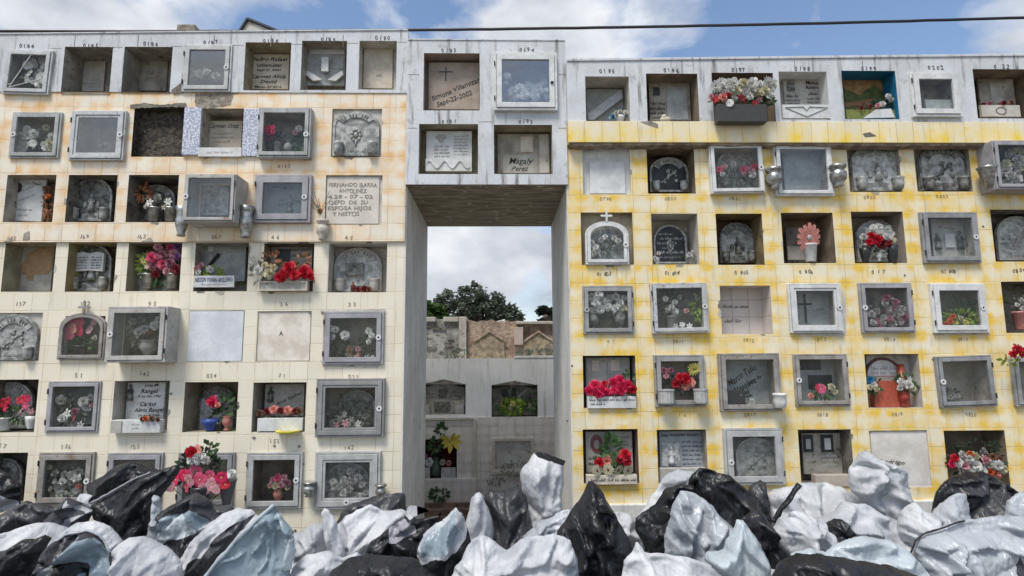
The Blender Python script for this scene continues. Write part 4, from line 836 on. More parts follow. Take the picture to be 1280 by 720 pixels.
for par, px, py, Yv in ((WRE, 248, 659, -.39), (COL.objects[-1].parent, 283, 631.5, -.30)):
    x, z = U(px, py, Yv); sb = MB()
    for a in (0, 2.1, 4.2): sb.tube([(x, Yv, z), (x + .16 * math.cos(a), Yv + .16 * math.sin(a), .0)], .012, 6)
    sb.lathe(x, Yv, [(.05, z - .015), (.06, z), (.05, z + .01)], 12); mesh_obj('stand', sb, ALUD, par.location, par)
# ------------------------------------------------------------------ centre block over the passage
N('D', 529.5, 599.5, 66.5, 138, .24, PINKC)
stone('pinkish cement slab with a painted cross and slanted brush lettering over the passage', (536, 599, 79, 137.5), iY('D', .20), 'slab', grimy('pinkish_slab', (.40, .33, .27), (.30, .24, .19), 5), t=.02,
      texts=[('Simona Villamizar', .55, .38, .105, 1.02, .42, .15), ('Sept-22-2002', .52, .18, .105, .74, .36, .15)], extras=lambda T, a, b, c, d, y: T.part('painted_cross', (lambda mb: (cross(mb, a + (b - a) * .34, y, c + (d - c) * .60, (d - c) * .30, (b - a) * .27, .012), mb)[1])(MB()), BLK))
door('D', 'square white niche door above the passage, large white blooms behind grey glass', 617.5, 696.5, 65.5, 137.5, p=.06, fw=.065, mat=ALUW, handle=None, gl=GLR, nm=CEM, depth=.3)
bouquet('cloud of large white blooms behind the square white door above the passage', [(634, 96, 6, 'mum', 'white'), (641, 116, 7, 'mum', 'grey'), (650, 111, 8, 'mum', 'white'), (661, 109, 8, 'mum', 'white'), (672, 112, 8, 'mum', 'white'), (682, 115, 7, 'mum', 'white'), (656, 120, 8, 'mum', 'white'), (668, 121, 8, 'mum', 'white'), (645, 122, 6, 'mum', 'white'), (680, 104, 5, 'mum', 'grey'), (632, 105, 4, 'mum', 'grey'), (684, 122, 5, 'mum', 'grey')], .03, leaf=(655, 118, 24, 8, 70, 8, GRNG))
T = Thing('door_latch', 'small black latch on the square white door above the passage', 'latch', (U(690, 103, -.11)[0], -.11, U(690, 103, -.11)[1])); _x, _z = U(690, 103, -.11); T.part('latch', MB().box(_x - .02, _x + .02, -.125, -.1, _z - .006, _z + .006).lathe(_x, -.11, [(.012, _z - .014), (.012, _z + .014)], 8), BLK)
N('D', 523.5, 597.5, 155, 217.5, .28, OLIVE)
stone('white two page stone over a scrolled base, lower left niche above the passage', (533, 590, 165, 216), iY('D', .2), 'slab', PLQW, t=.03, lines=[(.60, .92, .86 - .075 * k, .04, 0, 1.2) for k in range(7)] + [(.18, .5, .60 - .08 * k, .05, 0, 1.2) for k in range(4)], ink=INK,
      extras=lambda T, a, b, c, d, y: (T.part('angel_relief', MB().ell((a + (b - a) * .32, y, c + (d - c) * .85), ((b - a) * .12, .012, (d - c) * .07)).ell((a + (b - a) * .32, y - .005, c + (d - c) * .78), ((b - a) * .05, .014, (d - c) * .07)), PLQ, smooth=True),
                                       T.part('scrolled_base', MB().box(a, b, y - .04, y, c, c + (d - c) * .30).tube([(a + (b - a) * u, y - .045, c + (d - c) * (.15 + .09 * math.sin(u * 19))) for u in [k / 24 for k in range(1, 24)]], .010, 5), PLQW)))
N('D', 617.5, 690.5, 156, 217.5, .30, OLIVE)
stone('grey slab with pale blank plate and black script, lower right niche above the passage', (622, 687, 168, 217), iY('D', .26), 'slab', CEM, t=.02, texts=[('Magaly', .44, .24, .15, .44, 0, .3), ('Perez', .42, .05, .13, .30, 0, .3)],
      extras=lambda T, a, b, c, d, y: (panel(T, 'pale_plate', a, b, c, d, y, .44, .68, .52, .92, PLQB, .02), panel(T, 'side_pilaster', a, b, c, d, y, .80, .98, .0, .98, CEML, .01), panel(T, 'lower_panel', a, b, c, d, y + .004, .1, .76, .0, .46, PLQ, .006)))
for s, px, py in (('0193', 561, 62.5), ('0194', 658, 61.5), ('0191', 561, 151), ('0192', 657, 151)): num('D', s, px, py, 5.5, 20)

# ------------------------------------------------------------------ right wall, white course
N('E', 732, 787, 95.5, 153, .34, CEML)
stone('grey back slab behind a strip of plastic film, first niche right of the passage block', (733, 779, 112, 152), iY('E', .33), 'slab', PLQG, t=.02)
Yp = iY('E', .24); a = [U(735, 150, Yp), U(735, 142, Yp), U(776, 112, Yp), U(779, 122, Yp), U(742, 150, Yp)]; T = Thing('plastic_film', 'crinkled strip of clear film stretched across the first niche of the right top row', 'plastic film', (a[0][0], Yp, a[0][1])); T.part('film', MB().prism(a, Yp - .004, Yp + .002), plain('milky_film', (.42, .42, .42), .3))
bouquet('tiny bluish white bunch in a white cup beside the strip of plastic film', [(770, 142, 3.5, 'rose', 'grey'), (775, 139, 3, 'rose', 'grey'), (782, 140, 3.5, 'rose', 'white'), (766, 146, 3, 'rose', 'blue')], -.02, leaf=(774, 144, 10, 6, 40, 5, plain('bluish_leaf', (.18, .27, .27), .7)), vs=[(775, 153, 12, 8, 'cup', CERW)])
N('E', 808.5, 873, 92, 153, .36, BROWN)
stone('brown grey book shaped stone with bold black names on its left page, right top row', (811, 862, 105, 152), iY('E', .30), 'slab', CEM, t=.03, lines=[(.02, .36, .42, .08, 0, 2), (.0, .38, .29, .08, 0, 2), (.0, .38, .17, .08, 0, 2), (.04, .34, .05, .06, 0, 1.6)],
      extras=lambda T, a, b, c, d, y: (panel(T, 'right_page', a, b, c, d, y, .42, .92, .02, .90, PLQG, .012), panel(T, 'portrait', a, b, c, d, y, .10, .26, .66, .88, PLQD, .006)))
T = Thing('stone', 'pale seashell shaped lump on the sill of the book shaped stone', 'stone', (U(832, 152, -.03)[0], -.03, U(832, 152, -.03)[1])); _x, _z = U(832, 153, -.03); T.part('lump', MB().ell((_x, -.03, _z + .035), (.075, .04, .04), 12, 8).ell((_x - .02, -.04, _z + .07), (.035, .03, .03), 10, 6), PLQB, smooth=True)
N('E', 891, 968, 91, 152, .3, BROWN)
bouquet('overflowing white roses and red lilies in a dark flower box, right top row', spray(893, 966, 103, 116, 20, 7.5, ['rose', 'mum'], ['white', 'white', 'cream'], 5) + [(894, 124, 6, 'lily', 'red'), (903, 122, 6, 'rose', 'salmon'), (909, 118, 5, 'rose', 'red'), (899, 119, 5, 'lily', 'pale'), (928, 124, 7, 'lily', 'red'), (924, 120, 5, 'lily', 'hot'), (911, 130, 5, 'pansy', 'white', 'purple'), (944, 130, 6, 'lily', 'red'), (950, 124, 5, 'lily', 'pale'), (937, 121, 5, 'rose', 'white'), (960, 121, 6, 'rose', 'white'), (917, 124, 5, 'rose', 'white'), (888, 121, 4, 'rose', 'pale')], -.24, leaf=[(930, 126, 38, 7, 120, 8, GRN)], box=(897, 959, 130, 152), boxmat=plain('dark_box', (.05, .047, .043), .5))
N('E', 975, 1035.5, 89.5, 149.5, .28, WHITEP)
stone('white stone with bold black names above a carved white base, right top row', (979, 1030, 99, 133), iY('E', .24), 'slab', PLQ, t=.025, texts=[('Manuel', .72, .78, .13, .38, 0, .2), ('Ramirez', .72, .60, .12, .38, 0, .2)], lines=[(.58, .92, .38, .10, 0, 2), (.54, .92, .22, .08, 0, 1.6), (.54, .92, .08, .08, 0, 1.6), (.02, .34, .30, .10, 0, 2), (.02, .36, .16, .08, 0, 1.8), (.04, .34, .04, .08, 0, 1.8)], extras=lambda T, a, b, c, d, y: panel(T, 'portrait', a, b, c, d, y, .08, .26, .52, .92, RELD, .008))
stone('white carved base with a diamond scroll at the front of the bold named niche', (977, 1036, 132, 149), -.10, 'slab', PLQW, t=.03, extras=lambda T, a, b, c, d, y: T.part('scroll', MB().tube([(a + .03, y - .004, d - .04), ((a + b) / 2, y - .004, c + .02), (b - .03, y - .004, d - .04)], .006, 5).tube([(a + .03, y - .004, d - .04), ((a + b) / 2 - .04, y - .004, d - .03), ((a + b) / 2, y - .004, d - .08), ((a + b) / 2 + .04, y - .004, d - .03), (b - .03, y - .004, d - .04)], .006, 5), PLQG))
N('E', 1054, 1121.5, 88.5, 149, .30, TEAL)
def ex_land(T, X0, X1, Z0, Z1, y):
    W, H = X1 - X0, Z1 - Z0
    T.part('painted_hills', MB().prism([(X0 + W * u, Z0 + H * v) for u, v in ((0, .05), (0, .7), (.2, .62), (.4, .5), (.62, .72), (.8, .8), (1, .6), (1, .05))], y - .004, y), plain('olive_green_paint', (.10, .13, .03), .7, var=.6, scale=14))
    T.part('painted_path', MB().prism([(X0 + W * u, Z0 + H * v) for u, v in ((0, .28), (.4, .34), (.8, .42), (.5, .20), (0, .16))], y - .008, y - .003), plain('earth_paint', (.30, .15, .06), .7))
stone('small landscape painting in brown and green inside the teal painted niche', (1054, 1103, 100, 141), iY('E', .28), 'slab', plain('ochre_paint', (.42, .24, .09), .7, var=.5, scale=12), t=.02, extras=ex_land, name='painted_picture', cat='picture')
T = Thing('sill_block', 'olive painted sill block with a white sloped slab in the teal niche', 'sill', (U(1088, 149, -.05)[0], -.05, U(1088, 149, -.05)[1]))
_a = rect(1058, 1123, 137, 149, -.05); T.part('block', MB().box(_a[0], _a[1], -.05, .08, _a[2] + .002, _a[3]), plain('olive_block', (.19, .21, .05), .8))
_p = [U(*q, -.07) for q in ((1077, 149), (1093, 138), (1112, 137), (1117, 148))]; T.part('white_slab', MB().prism(_p, -.10, -.052), PLQW)
bouquet('blue grey and pink sprig leaning at the right of the landscape painting', [(1096, 133, 3.5, 'rose', 'pale'), (1102, 131, 4, 'rose', 'white'), (1109, 121, 4, 'rose', 'white'), (1113, 125, 4, 'rose', 'grey'), (1086, 134, 3, 'rose', 'dkred'), (1076, 135, 3, 'rose', 'dkred')], -.04, leaf=[(1104, 130, 10, 6, 50, 7, GRND), (1084, 134, 14, 3, 30, 6, TWIG)])
door('E', 'white niche door with black hinge plates on the right top row, dark inside', 1140, 1201, 90, 145.5, p=.05, fw=.065, mat=ALUW, handle=None, gl=GLC, nm=CEMD, double=False)
stone('grey stepped block standing dimly behind the white door of the right top row', (1153, 1188, 127, 139), -.02, 'slab', PLQG, t=.06)
N('E', 1219, 1300, 86.5, 148, .36, BROWN)
stone('grey plaque with a pale plate in the last niche of the right top row', (1222, 1266, 100, 140), iY('E', .30), 'slab', CEM, t=.03, extras=lambda T, a, b, c, d, y: panel(T, 'pale_plate', a, b, c, d, y, .30, .62, .25, .85, PLQ, .012))
stone('pale low ledge with a painted ring on it, last niche of the right top row', (1224, 1272, 133, 147.5), -.04, 'slab', CEML, t=.04, extras=lambda T, a, b, c, d, y: T.part('ring', MB().ring([((a + b) / 2 + .07 * math.cos(k * .5236), (c + d) / 2 + .05 * math.sin(k * .5236)) for k in range(12)], [((a + b) / 2 + .06 * math.cos(k * .5236), (c + d) / 2 + .042 * math.sin(k * .5236)) for k in range(12)], y - .004, y), INK))
bouquet('row of dull red blossoms on the low ledge with the painted ring', [(1228, 131, 3.5, 'rose', 'dkred'), (1237, 130, 3.5, 'rose', 'mauve'), (1255, 129, 4, 'rose', 'dkred'), (1262, 130, 4, 'rose', 'brown')], 0, leaf=(1246, 131, 20, 3, 50, 5, GRNG))
for s, px, py in (('0195', 759, 88.5), ('0196', 839, 87.5), ('0197', 923, 87), ('0198', 1003, 85.5), ('0199', 1086, 85), ('0202', 1170, 84), ('0 22', 1252, 82.5)): num('E', s, px, py, 5.5, 21 if s != '0197' else 18)
# second row right
N('G', 728.5, 788, 184.5, 243, .06, WHITEP)
stone('pale bluish white plaque in a plain white surround, second row next to the passage', (737, 781, 203, 242), .055, 'slab', grimy('bluish_plaque', (.68, .69, .68), (.53, .54, .53), 5, bmp=.08), t=.02)
N('G', 809, 868.5, 184, 242, .42, BROWN)
stone('black arched stone with a white fish like carving and small white corner bowls', (811, 859, 198, 241), iY('G', .30), 'arch', PLQD, RELL, seed=2, banner=True, plate=False)
door('G', 'white niche door tilted forward over pink and white flowers, second row', 888.5, 955, 179.5, 241, p=.08, fw=.042, mat=ALUW, handle='R', hz=.5, gl=GLC, outer=False, nm=CEMD, tilt=-1, hinges=False)
stone('dim grey arched stone behind the tilted white door of the second row', (895, 950, 188, 236), .18, 'arch', REL, seed=0)
bouquet('pink and white blossoms on both sides behind the tilted white door', [(899, 212, 5, 'rose', 'pink'), (905, 209, 4, 'rose', 'pale'), (902, 218, 4, 'rose', 'white'), (930, 211, 5, 'rose', 'pink'), (937, 214, 6, 'rose', 'pale'), (943, 209, 5, 'rose', 'hot'), (940, 219, 5, 'rose', 'white'), (929, 218, 4, 'rose', 'pale'), (916, 206, 4, 'rose', 'grey')], .04, leaf=(922, 218, 26, 10, 90, 6, GRNG))
door('G', 'steel framed niche door between two hanging urns, second row', 969, 1041, 180, 244.5, p=.07, fw=.045, mat=ALUW, handle='R', hz=.55, gl=GLH, nm=CEM, hinges=True)
stone('grey worn stone with a scratched inscription between the two hanging urns', (978, 1030, 189, 238), .18, 'slab', PLQG, lines=[(.3, .7, .25, .10), (.2, .75, .12, .06)], ink=REL)
vessel('ribbed aluminium urn left of the steel framed door of the second row', 968.5, 236, 20, 26, 'urn', STEEL, -.11, bracket=0)
vessel('ribbed aluminium urn right of the steel framed door of the second row', 1048.5, 233.5, 20, 27, 'urn', STEEL, -.11, bracket=0)
N('G', 1060, 1125, 179.5, 240, .12, CEM)
stone('ornate grey cast plaque with banner, figure and two bowls, right of the steel urns', (1063, 1125, 184, 239.5), .10, 'arch', RELL, REL, seed=0, rise=.3)
N('G', 1144, 1213, 179.5, 239.5, .12, CEM)
stone('ornate dark cast plaque with dense roses and two bowls, sixth of the second right row', (1146, 1206, 185, 239), .10, 'arch', REL, RELD, seed=2, rise=.35)
door('G', 'deep grey cabinet jutting at the right edge of the second row', 1243, 1306, 175.5, 236, p=.24, fw=.04, mat=ALUD, handle=None, gl=GLC, nm=CEMD)
bouquet('pale silvery blossoms filling the jutting cabinet at the right edge', spray(1256, 1280, 184, 228, 12, 7, ['rose'], ['grey', 'cream', 'grey'], 8), -.08, leaf=(1268, 206, 14, 22, 70, 8, GRNG))
vessel('faceted grey metal urn under the left side of the jutting cabinet at the right edge', 1236.5, 233, 22, 24, 'cone', STEEL, -.16, bracket=0)
# third row right
door('G', 'pointed arch niche door in silver with a cross on top, third row by the passage', 732, 786, 276.5, 330.5, p=.04, fw=.04, mat=ALUW, handle='R', hz=.45, shape='arch', cross=True, hinges=False, gl=GLC, nm=CEMD, hole=False)
N('G', 726.5, 791.5, 265.5, 331, .10, grimy('tan_cement', (.40, .34, .24), (.30, .25, .17), 5))
stone('arched grey stone behind the silver arched door with the cross', (736, 783, 283, 328), .085, 'arch', REL, seed=2, bowls=False, t=.02)
bouquet('dusty white blossoms low behind the silver arched door with the cross', [(739, 304, 4.5, 'rose', 'grey'), (744, 310, 5, 'rose', 'white'), (751, 300, 4, 'rose', 'grey'), (741, 317, 5, 'rose', 'grey'), (772, 302, 4.5, 'rose', 'grey'), (768, 298, 4, 'rose', 'grey'), (756, 297, 4, 'rose', 'white')], .025, leaf=(758, 308, 20, 10, 60, 6, GRNG))
N('G', 815, 873, 267, 330.5, .40, CEML)
stone('black arched stone with lines of pale lettering in the white lined niche', (816, 857, 282, 330), iY('G', .34), 'arch', PLQD, RELL, seed=1, banner=False, bowls=False, plate=False, lines=[(.15, .6, .74, .05, 0, 1.5), (.2, .85, .62, .06, 0, 1.6), (.1, .7, .50, .06, 0, 1.6), (.25, .5, .38, .05), (.12, .88, .26, .07, 0, 1.8), (.15, .8, .14, .05)], ink=PLQW)
bouquet('white sprigs in two small glasses flanking the black lettered stone', [(819, 323, 4, 'rose', 'white'), (823, 317, 3, 'rose', 'grey'), (862, 319, 4, 'rose', 'grey'), (866, 315, 3, 'rose', 'white')], .10, leaf=(864, 321, 5, 6, 20, 5, GRNG), vs=[(821, 330, 8, 8, 'cup', CERW), (864, 330, 9, 10, 'cup', CERG)])
N('G', 896, 954, 267, 331, .42, grimy('warm_brown', (.24, .18, .09), (.14, .105, .055), 5))
stone('grey arched stone with bold banner letters in the brown niche of the third row', (898, 942, 279, 329), iY('G', .32), 'arch', REL, RELD, seed=0, plate=True)
N('G', 978, 1043, 266, 329, .40, BROWN)
stone('dark slab with a small lettered grey plate behind the big salmon flower', (982, 1012, 285, 328), iY('G', .3), 'slab', CEMD, t=.03, extras=lambda T, a, b, c, d, y: panel(T, 'lettered_plate', a, b, c, d, y, .0, .75, .06, .45, PLQ, .012), lines=[])
bouquet('one big salmon daisy in a white tapered cup', [(1011, 297, 18, 'daisy', 'salmon', 'grey')], .02, vs=[(1014, 327, 17, 22, 'pot', CERW)])
N('G', 1066, 1131, 264.5, 329, .34, grimy('taupe', (.34, .29, .24), (.25, .21, .17), 5))
stone('grey arched stone behind the white and red wreath, third row', (1068, 1120, 276, 328), iY('G', .28), 'arch', RELL, REL, seed=1, banner=False, bowls=False)
bouquet('half ring of white blooms with a red rose cluster, between two dark planters', [(1084, 289, 5, 'mum', 'white'), (1091, 285, 5, 'mum', 'white'), (1099, 284, 6, 'mum', 'white'), (1107, 287, 6, 'mum', 'white'), (1113, 293, 6, 'mum', 'white'), (1115, 301, 5, 'mum', 'cream'), (1100, 293, 7, 'rose', 'white'), (1108, 297, 6, 'rose', 'white'), (1087, 295, 6, 'rose', 'red'), (1094, 300, 8, 'rose', 'red'), (1103, 304, 7, 'rose', 'dkred'), (1110, 303, 5, 'rose', 'red'), (1085, 303, 5, 'rose', 'red'), (1080, 296, 5, 'rose', 'grey'), (1078, 306, 5, 'rose', 'grey')], .02, leaf=(1096, 308, 18, 8, 70, 6, GRNG), vs=[(1083, 328, 12, 18, 'cup', CERK), (1117, 329, 14, 22, 'cup', CERK), (1100, 326, 7, 10, 'urn', CERW)])
door('G', 'slate grey niche door with a broad right bar, pale open book stone inside, third row', 1153.5, 1224, 265, 328.5, p=.05, fw=.05, mat=ALUD, handle='R', hz=.5, gl=GLC, nm=CEM, depth=.18)
stone('pale stone with an open book and two dark praying figures behind the slate grey door', (1164, 1212, 274, 322), .15, 'slab', PLQ, t=.02, lines=[(.15, .6, .78, .06, -.15, 1.6), (.3, .7, .30, .04)], ink=RELD,
      extras=lambda T, a, b, c, d, y: (T.part('praying_figure', (lambda mb: (figure(mb, a + (b - a) * .12, y, c + (d - c) * .2, (d - c) * .45), figure(mb, a + (b - a) * .70, y, c + (d - c) * .2, (d - c) * .5), mb)[2])(MB()), RELD, smooth=True), panel(T, 'book', a, b, c, d, y, .30, .55, .25, .6, PLQW, .02)))
N('G', 1241, 1305, 262, 327, .34, CEMD)
stone('pale arched stone with writing, cut off by the right edge of the third row', (1243, 1296, 271, 326), iY('G', .26), 'arch', RELL, PLQ, seed=2, banner=False, bowls=False, lines=[(.1, .5, .46, .05), (.1, .5, .36, .05)])
# fourth row right
door('G', 'grey niche door before a dense dusty white bouquet, fourth row by the passage', 728.5, 792, 357, 417.5, p=.03, fw=.045, mat=ALUD, handle='L', hz=.5, gl=GLC, nm=CEMD)
bouquet('dense dusty white roses in two dark urns, fourth row by the passage', [(740, 371, 6, 'rose', 'grey'), (748, 368, 7, 'rose', 'white'), (745, 378, 7, 'rose', 'white'), (753, 376, 6, 'rose', 'grey'), (750, 386, 7, 'rose', 'white'), (762, 373, 6, 'rose', 'grey'), (769, 371, 6, 'rose', 'grey'), (775, 379, 6, 'rose', 'white'), (769, 386, 6, 'rose', 'white'), (779, 373, 5, 'rose', 'white'), (760, 383, 6, 'rose', 'white'), (741, 387, 4, 'rose', 'grey'), (780, 386, 5, 'rose', 'cream')], .06, leaf=(760, 382, 22, 10, 80, 7, GRNG), vs=[(742, 413, 14, 22, 'urn', RELD), (776, 413, 16, 24, 'urn', RELD)])
door('G', 'grey niche door with lime leaves at its right side and a broad sill, fourth row', 815, 885.5, 353.5, 416.5, p=.07, fw=.042, mat=ALU, handle='R', hz=.52, gl=GLC, nm=CEMD, tilt=-.8)
bouquet('faded white blossoms and green leaves spread behind the broad silled grey door', [(833, 388, 4, 'rose', 'grey'), (839, 384, 4, 'rose', 'grey'), (844, 389, 5, 'rose', 'white'), (831, 374, 4, 'rose', 'grey'), (843, 378, 4, 'rose', 'grey'), (857, 389, 3.5, 'rose', 'pale'), (872, 372, 4, 'rose', 'grey'), (849, 372, 4, 'mum', 'dust')], .05, leaf=[(836, 376, 14, 14, 80, 7, GRND), (873, 383, 6, 14, 40, 9, LIME)], vs=[(840, 411, 14, 16, 'pot', CERG)])
bouquet('three white lilies low in the middle behind the broad silled grey door', [(845, 408, 4.5, 'lily', 'white'), (853, 406, 4.5, 'lily', 'white'), (862, 408, 4.5, 'lily', 'white')], .0)
N('G', 901, 964.5, 357, 417.5, .26, tiles('pinkish_tiles', 0, 0, .21, .215, (.58, .53, .49), (.62, .50, .42), .3, joint=(.24, .20, .18)))
l = MB(); scrawl(l, U(904, 384, .24)[0], U(935, 384, .24)[0], .255, U(904, 385, .255)[1], .04, bold=1.4); scrawl(l, U(906, 402, .24)[0], U(928, 402, .24)[0], .255, U(904, 403, .255)[1], .04, bold=1.4, seed=3)
HAND = l
door('G', 'double framed bluish white niche door with a black cross behind, ragged mortar round it', 987, 1053, 354, 416, p=.05, fw=.04, mat=ALUW, handle='R', hz=.5, gl=GLC, nm=CEM, double=True, depth=.22, hinges=False)
stone('grey plaque with a long black cross behind the double framed bluish white door', (994, 1044, 362, 410), .19, 'slab', PLQG, t=.02, lines=[(.52, .72, .46, .05, 0, 1.5)], extras=lambda T, a, b, c, d, y: T.part('black_cross', (lambda mb: (cross(mb, a + (b - a) * .22, y - .012, c + (d - c) * .12, (d - c) * .76, (b - a) * .32, .022), mb)[1])(MB()), BLK))
door('G', 'brown grey niche door with a round lock at left and withered mauve flowers, fourth row', 1076, 1142, 353.5, 416, p=.04, fw=.042, mat=ALUD, handle='L', hz=.5, gl=GLC, nm=CEMD)
bouquet('withered mauve grey flower heap behind the brown grey door of the fourth row', spray(1088, 1128, 386, 409, 18, 5.5, ['rose', 'mum'], ['dust', 'mauve', 'dust', 'grey'], 21) + spray(1100, 1118, 372, 386, 6, 5, ['rose'], ['dust', 'mauve'], 3), .06, leaf=(1108, 394, 22, 15, 120, 6, GRNG))
door('G', 'bright white niche door with green and yellow bouquet lying inside, fourth row', 1166, 1234, 354, 416, p=.05, fw=.06, mat=ALUW, handle='R', hz=.5, gl=GLC, nm=CEMD)
bouquet('lime leaves with orange and yellow blossoms lying behind the bright white door', [(1186, 402, 4, 'rose', 'orange'), (1193, 404, 4, 'rose', 'yellow'), (1198, 398, 4, 'rose', 'cream'), (1180, 406, 4, 'rose', 'orange'), (1205, 403, 4, 'rose', 'yellow'), (1190, 396, 4, 'rose', 'orange')], .06, leaf=[(1202, 397, 20, 8, 120, 7, LIME), (1205, 385, 20, 14, 80, 7, GRN)])
N('G', 1254.5, 1320, 352, 416, .36, CEMD)
bouquet('grey sprig and pot in the dark niche at the right edge of the fourth row', [(1275, 376, 4, 'rose', 'grey'), (1278, 386, 4, 'rose', 'grey'), (1272, 381, 3, 'rose', 'white')], .10, leaf=(1276, 384, 6, 14, 40, 7, GRNG), vs=[(1277, 412, 16, 22, 'pot', CERP)])
# fifth row right
N('G', 729, 795, 444.5, 510, .30, CEMD)
stone('two page grey stone with a blank pale plate on each page above hot pink roses', (732, 787, 447, 500), iY('G', .22), 'slab', CEML, t=.03, lines=[(.04, .38, .50, .06, 0, 2)],
      extras=lambda T, a, b, c, d, y: (panel(T, 'pale_plate', a, b, c, d, y - .012, .13, .30, .68, .94, PLQB, .01), panel(T, 'pale_plate', a, b, c, d, y - .012, .56, .76, .68, .94, PLQB, .01), panel(T, 'page', a, b, c, d, y, .02, .46, .1, .97, PLQ, .012), panel(T, 'page', a, b, c, d, y, .50, .94, .1, .97, PLQ, .012)))
bouquet('thick row of hot pink roses over a white lettered trough, fifth row by the passage', [(737, 488, 7, 'rose', 'hot'), (744, 482, 8, 'rose', 'hot'), (752, 488, 8, 'rose', 'hot'), (747, 491, 7, 'rose', 'hot'), (759, 490, 6, 'rose', 'hot'), (766, 478, 7, 'rose', 'hot'), (774, 475, 7, 'rose', 'hot'), (775, 486, 9, 'rose', 'hot'), (784, 481, 7, 'rose', 'hot'), (789, 486, 7, 'rose', 'red'), (767, 488, 6, 'rose', 'hot'), (755, 480, 5, 'rose', 'red')], .02, leaf=[(765, 487, 28, 7, 100, 7, GRN), (786, 472, 6, 6, 30, 7, GRN)])
stone('white lettered trough front beneath the hot pink roses', (733, 793, 495, 509.5), .06, 'slab', PLQW, t=.10, lines=[(.03, .97, .62, .22, 0, 1.6), (.05, .35, .28, .22, 0, 1.6)])
door('G', 'grey niche door with two ribbed half round planters on its lower bar, fifth row', 818.5, 882, 443.5, 508.5, p=.05, fw=.05, mat=ALUD, handle=None, gl=GLC, nm=CEMD)
bouquet('red bloom cluster behind the door with two ribbed planters', [(846, 479, 7, 'rose', 'red'), (855, 473, 8, 'rose', 'red'), (864, 478, 7, 'rose', 'salmon'), (857, 483, 6, 'rose', 'salmon'), (849, 472, 6, 'rose', 'red'), (830, 464, 5, 'rose', 'mauve'), (838, 463, 4, 'rose', 'mauve'), (832, 470, 4, 'rose', 'pale')], .0, leaf=(850, 480, 20, 8, 80, 7, GRND))
bouquet('pale yellow chrysanthemum in the upper right behind the door with ribbed planters', [(866, 461, 9, 'mum', 'yellow')], -.005, leaf=(860, 466, 5, 4, 16, 6, GRN))
vessel('ribbed half round planter at the lower left of the door with red and yellow blooms', 833.5, 505, 19, 18, 'drum', plain('pale_grey_plastic', (.45, .44, .42), .5), -.12, name='planter', cat='planter', group='planters on the niche doors')
vessel('ribbed half round planter at the lower right of the door with red and yellow blooms', 876.5, 504.5, 17, 18, 'drum', plain('pale_grey_plastic', (.45, .44, .42), .5), -.12, name='planter', cat='planter', group='planters on the niche doors')
door('G', 'large dull grey niche door with diagonal black lettering behind, a white pot at its corner', 900, 976, 441.5, 514, p=.06, fw=.05, mat=ALUD, handle=None, gl=GLC, nm=CEM, depth=.24, hinges=False)
stone('grey slab with bold black lettering running diagonally, behind the large dull grey door', (908, 964, 449, 506), .21, 'slab', PLQG, t=.02, texts=[('Marco Tulio', .36, .60, .14, .72, .55, .25), ('Vasquez', .42, .36, .14, .56, .5, .25)], lines=[(.45, .8, .42, .09, .5, 2)])
bouquet('black box with a white bloom standing at the foot of the diagonal lettering', [(941, 502, 4.5, 'rose', 'white'), (937, 506, 3, 'rose', 'white'), (925, 494, 3, 'rose', 'white')], .03, box=(909, 932, 488, 506), leaf=(932, 496, 6, 6, 30, 5, GRND), boxmat=CERK)
vessel('white ribbed pot on the lower right corner of the large dull grey door', 975.5, 510, 17, 18, 'pot', CERW, -.14, name='flower_pot', cat='pot')
door('G', 'brown grey niche door with a dark framed board, pink and cream flower inside, fifth row', 993.5, 1061, 442.5, 508, p=.03, fw=.042, mat=ALUD, handle='L', hz=.5, gl=GLC, nm=CEM, depth=.26)
stone('grey slab with two dark framed boards, behind the brown grey door of the fifth row', (999, 1055, 448, 503), .23, 'slab', PLQG, t=.02, extras=lambda T, a, b, c, d, y: (panel(T, 'dark_board', a, b, c, d, y, .03, .48, .74, .98, PLQD, .012), panel(T, 'framed_board', a, b, c, d, y, .18, .70, .30, .62, PLQD, .012)))
bouquet('pink lily and cream bud behind the brown grey door of the fifth row', [(1026, 486, 6, 'pansy', 'pink'), (1021, 484, 4, 'pansy', 'hot'), (1039, 484, 5, 'rose', 'cream'), (1043, 490, 4, 'rose', 'cream'), (1014, 495, 4, 'rose', 'salmon')], .06, leaf=(1032, 490, 12, 7, 40, 7, GRN))
N('G', 1083, 1151, 442.5, 510, .26, CEML)
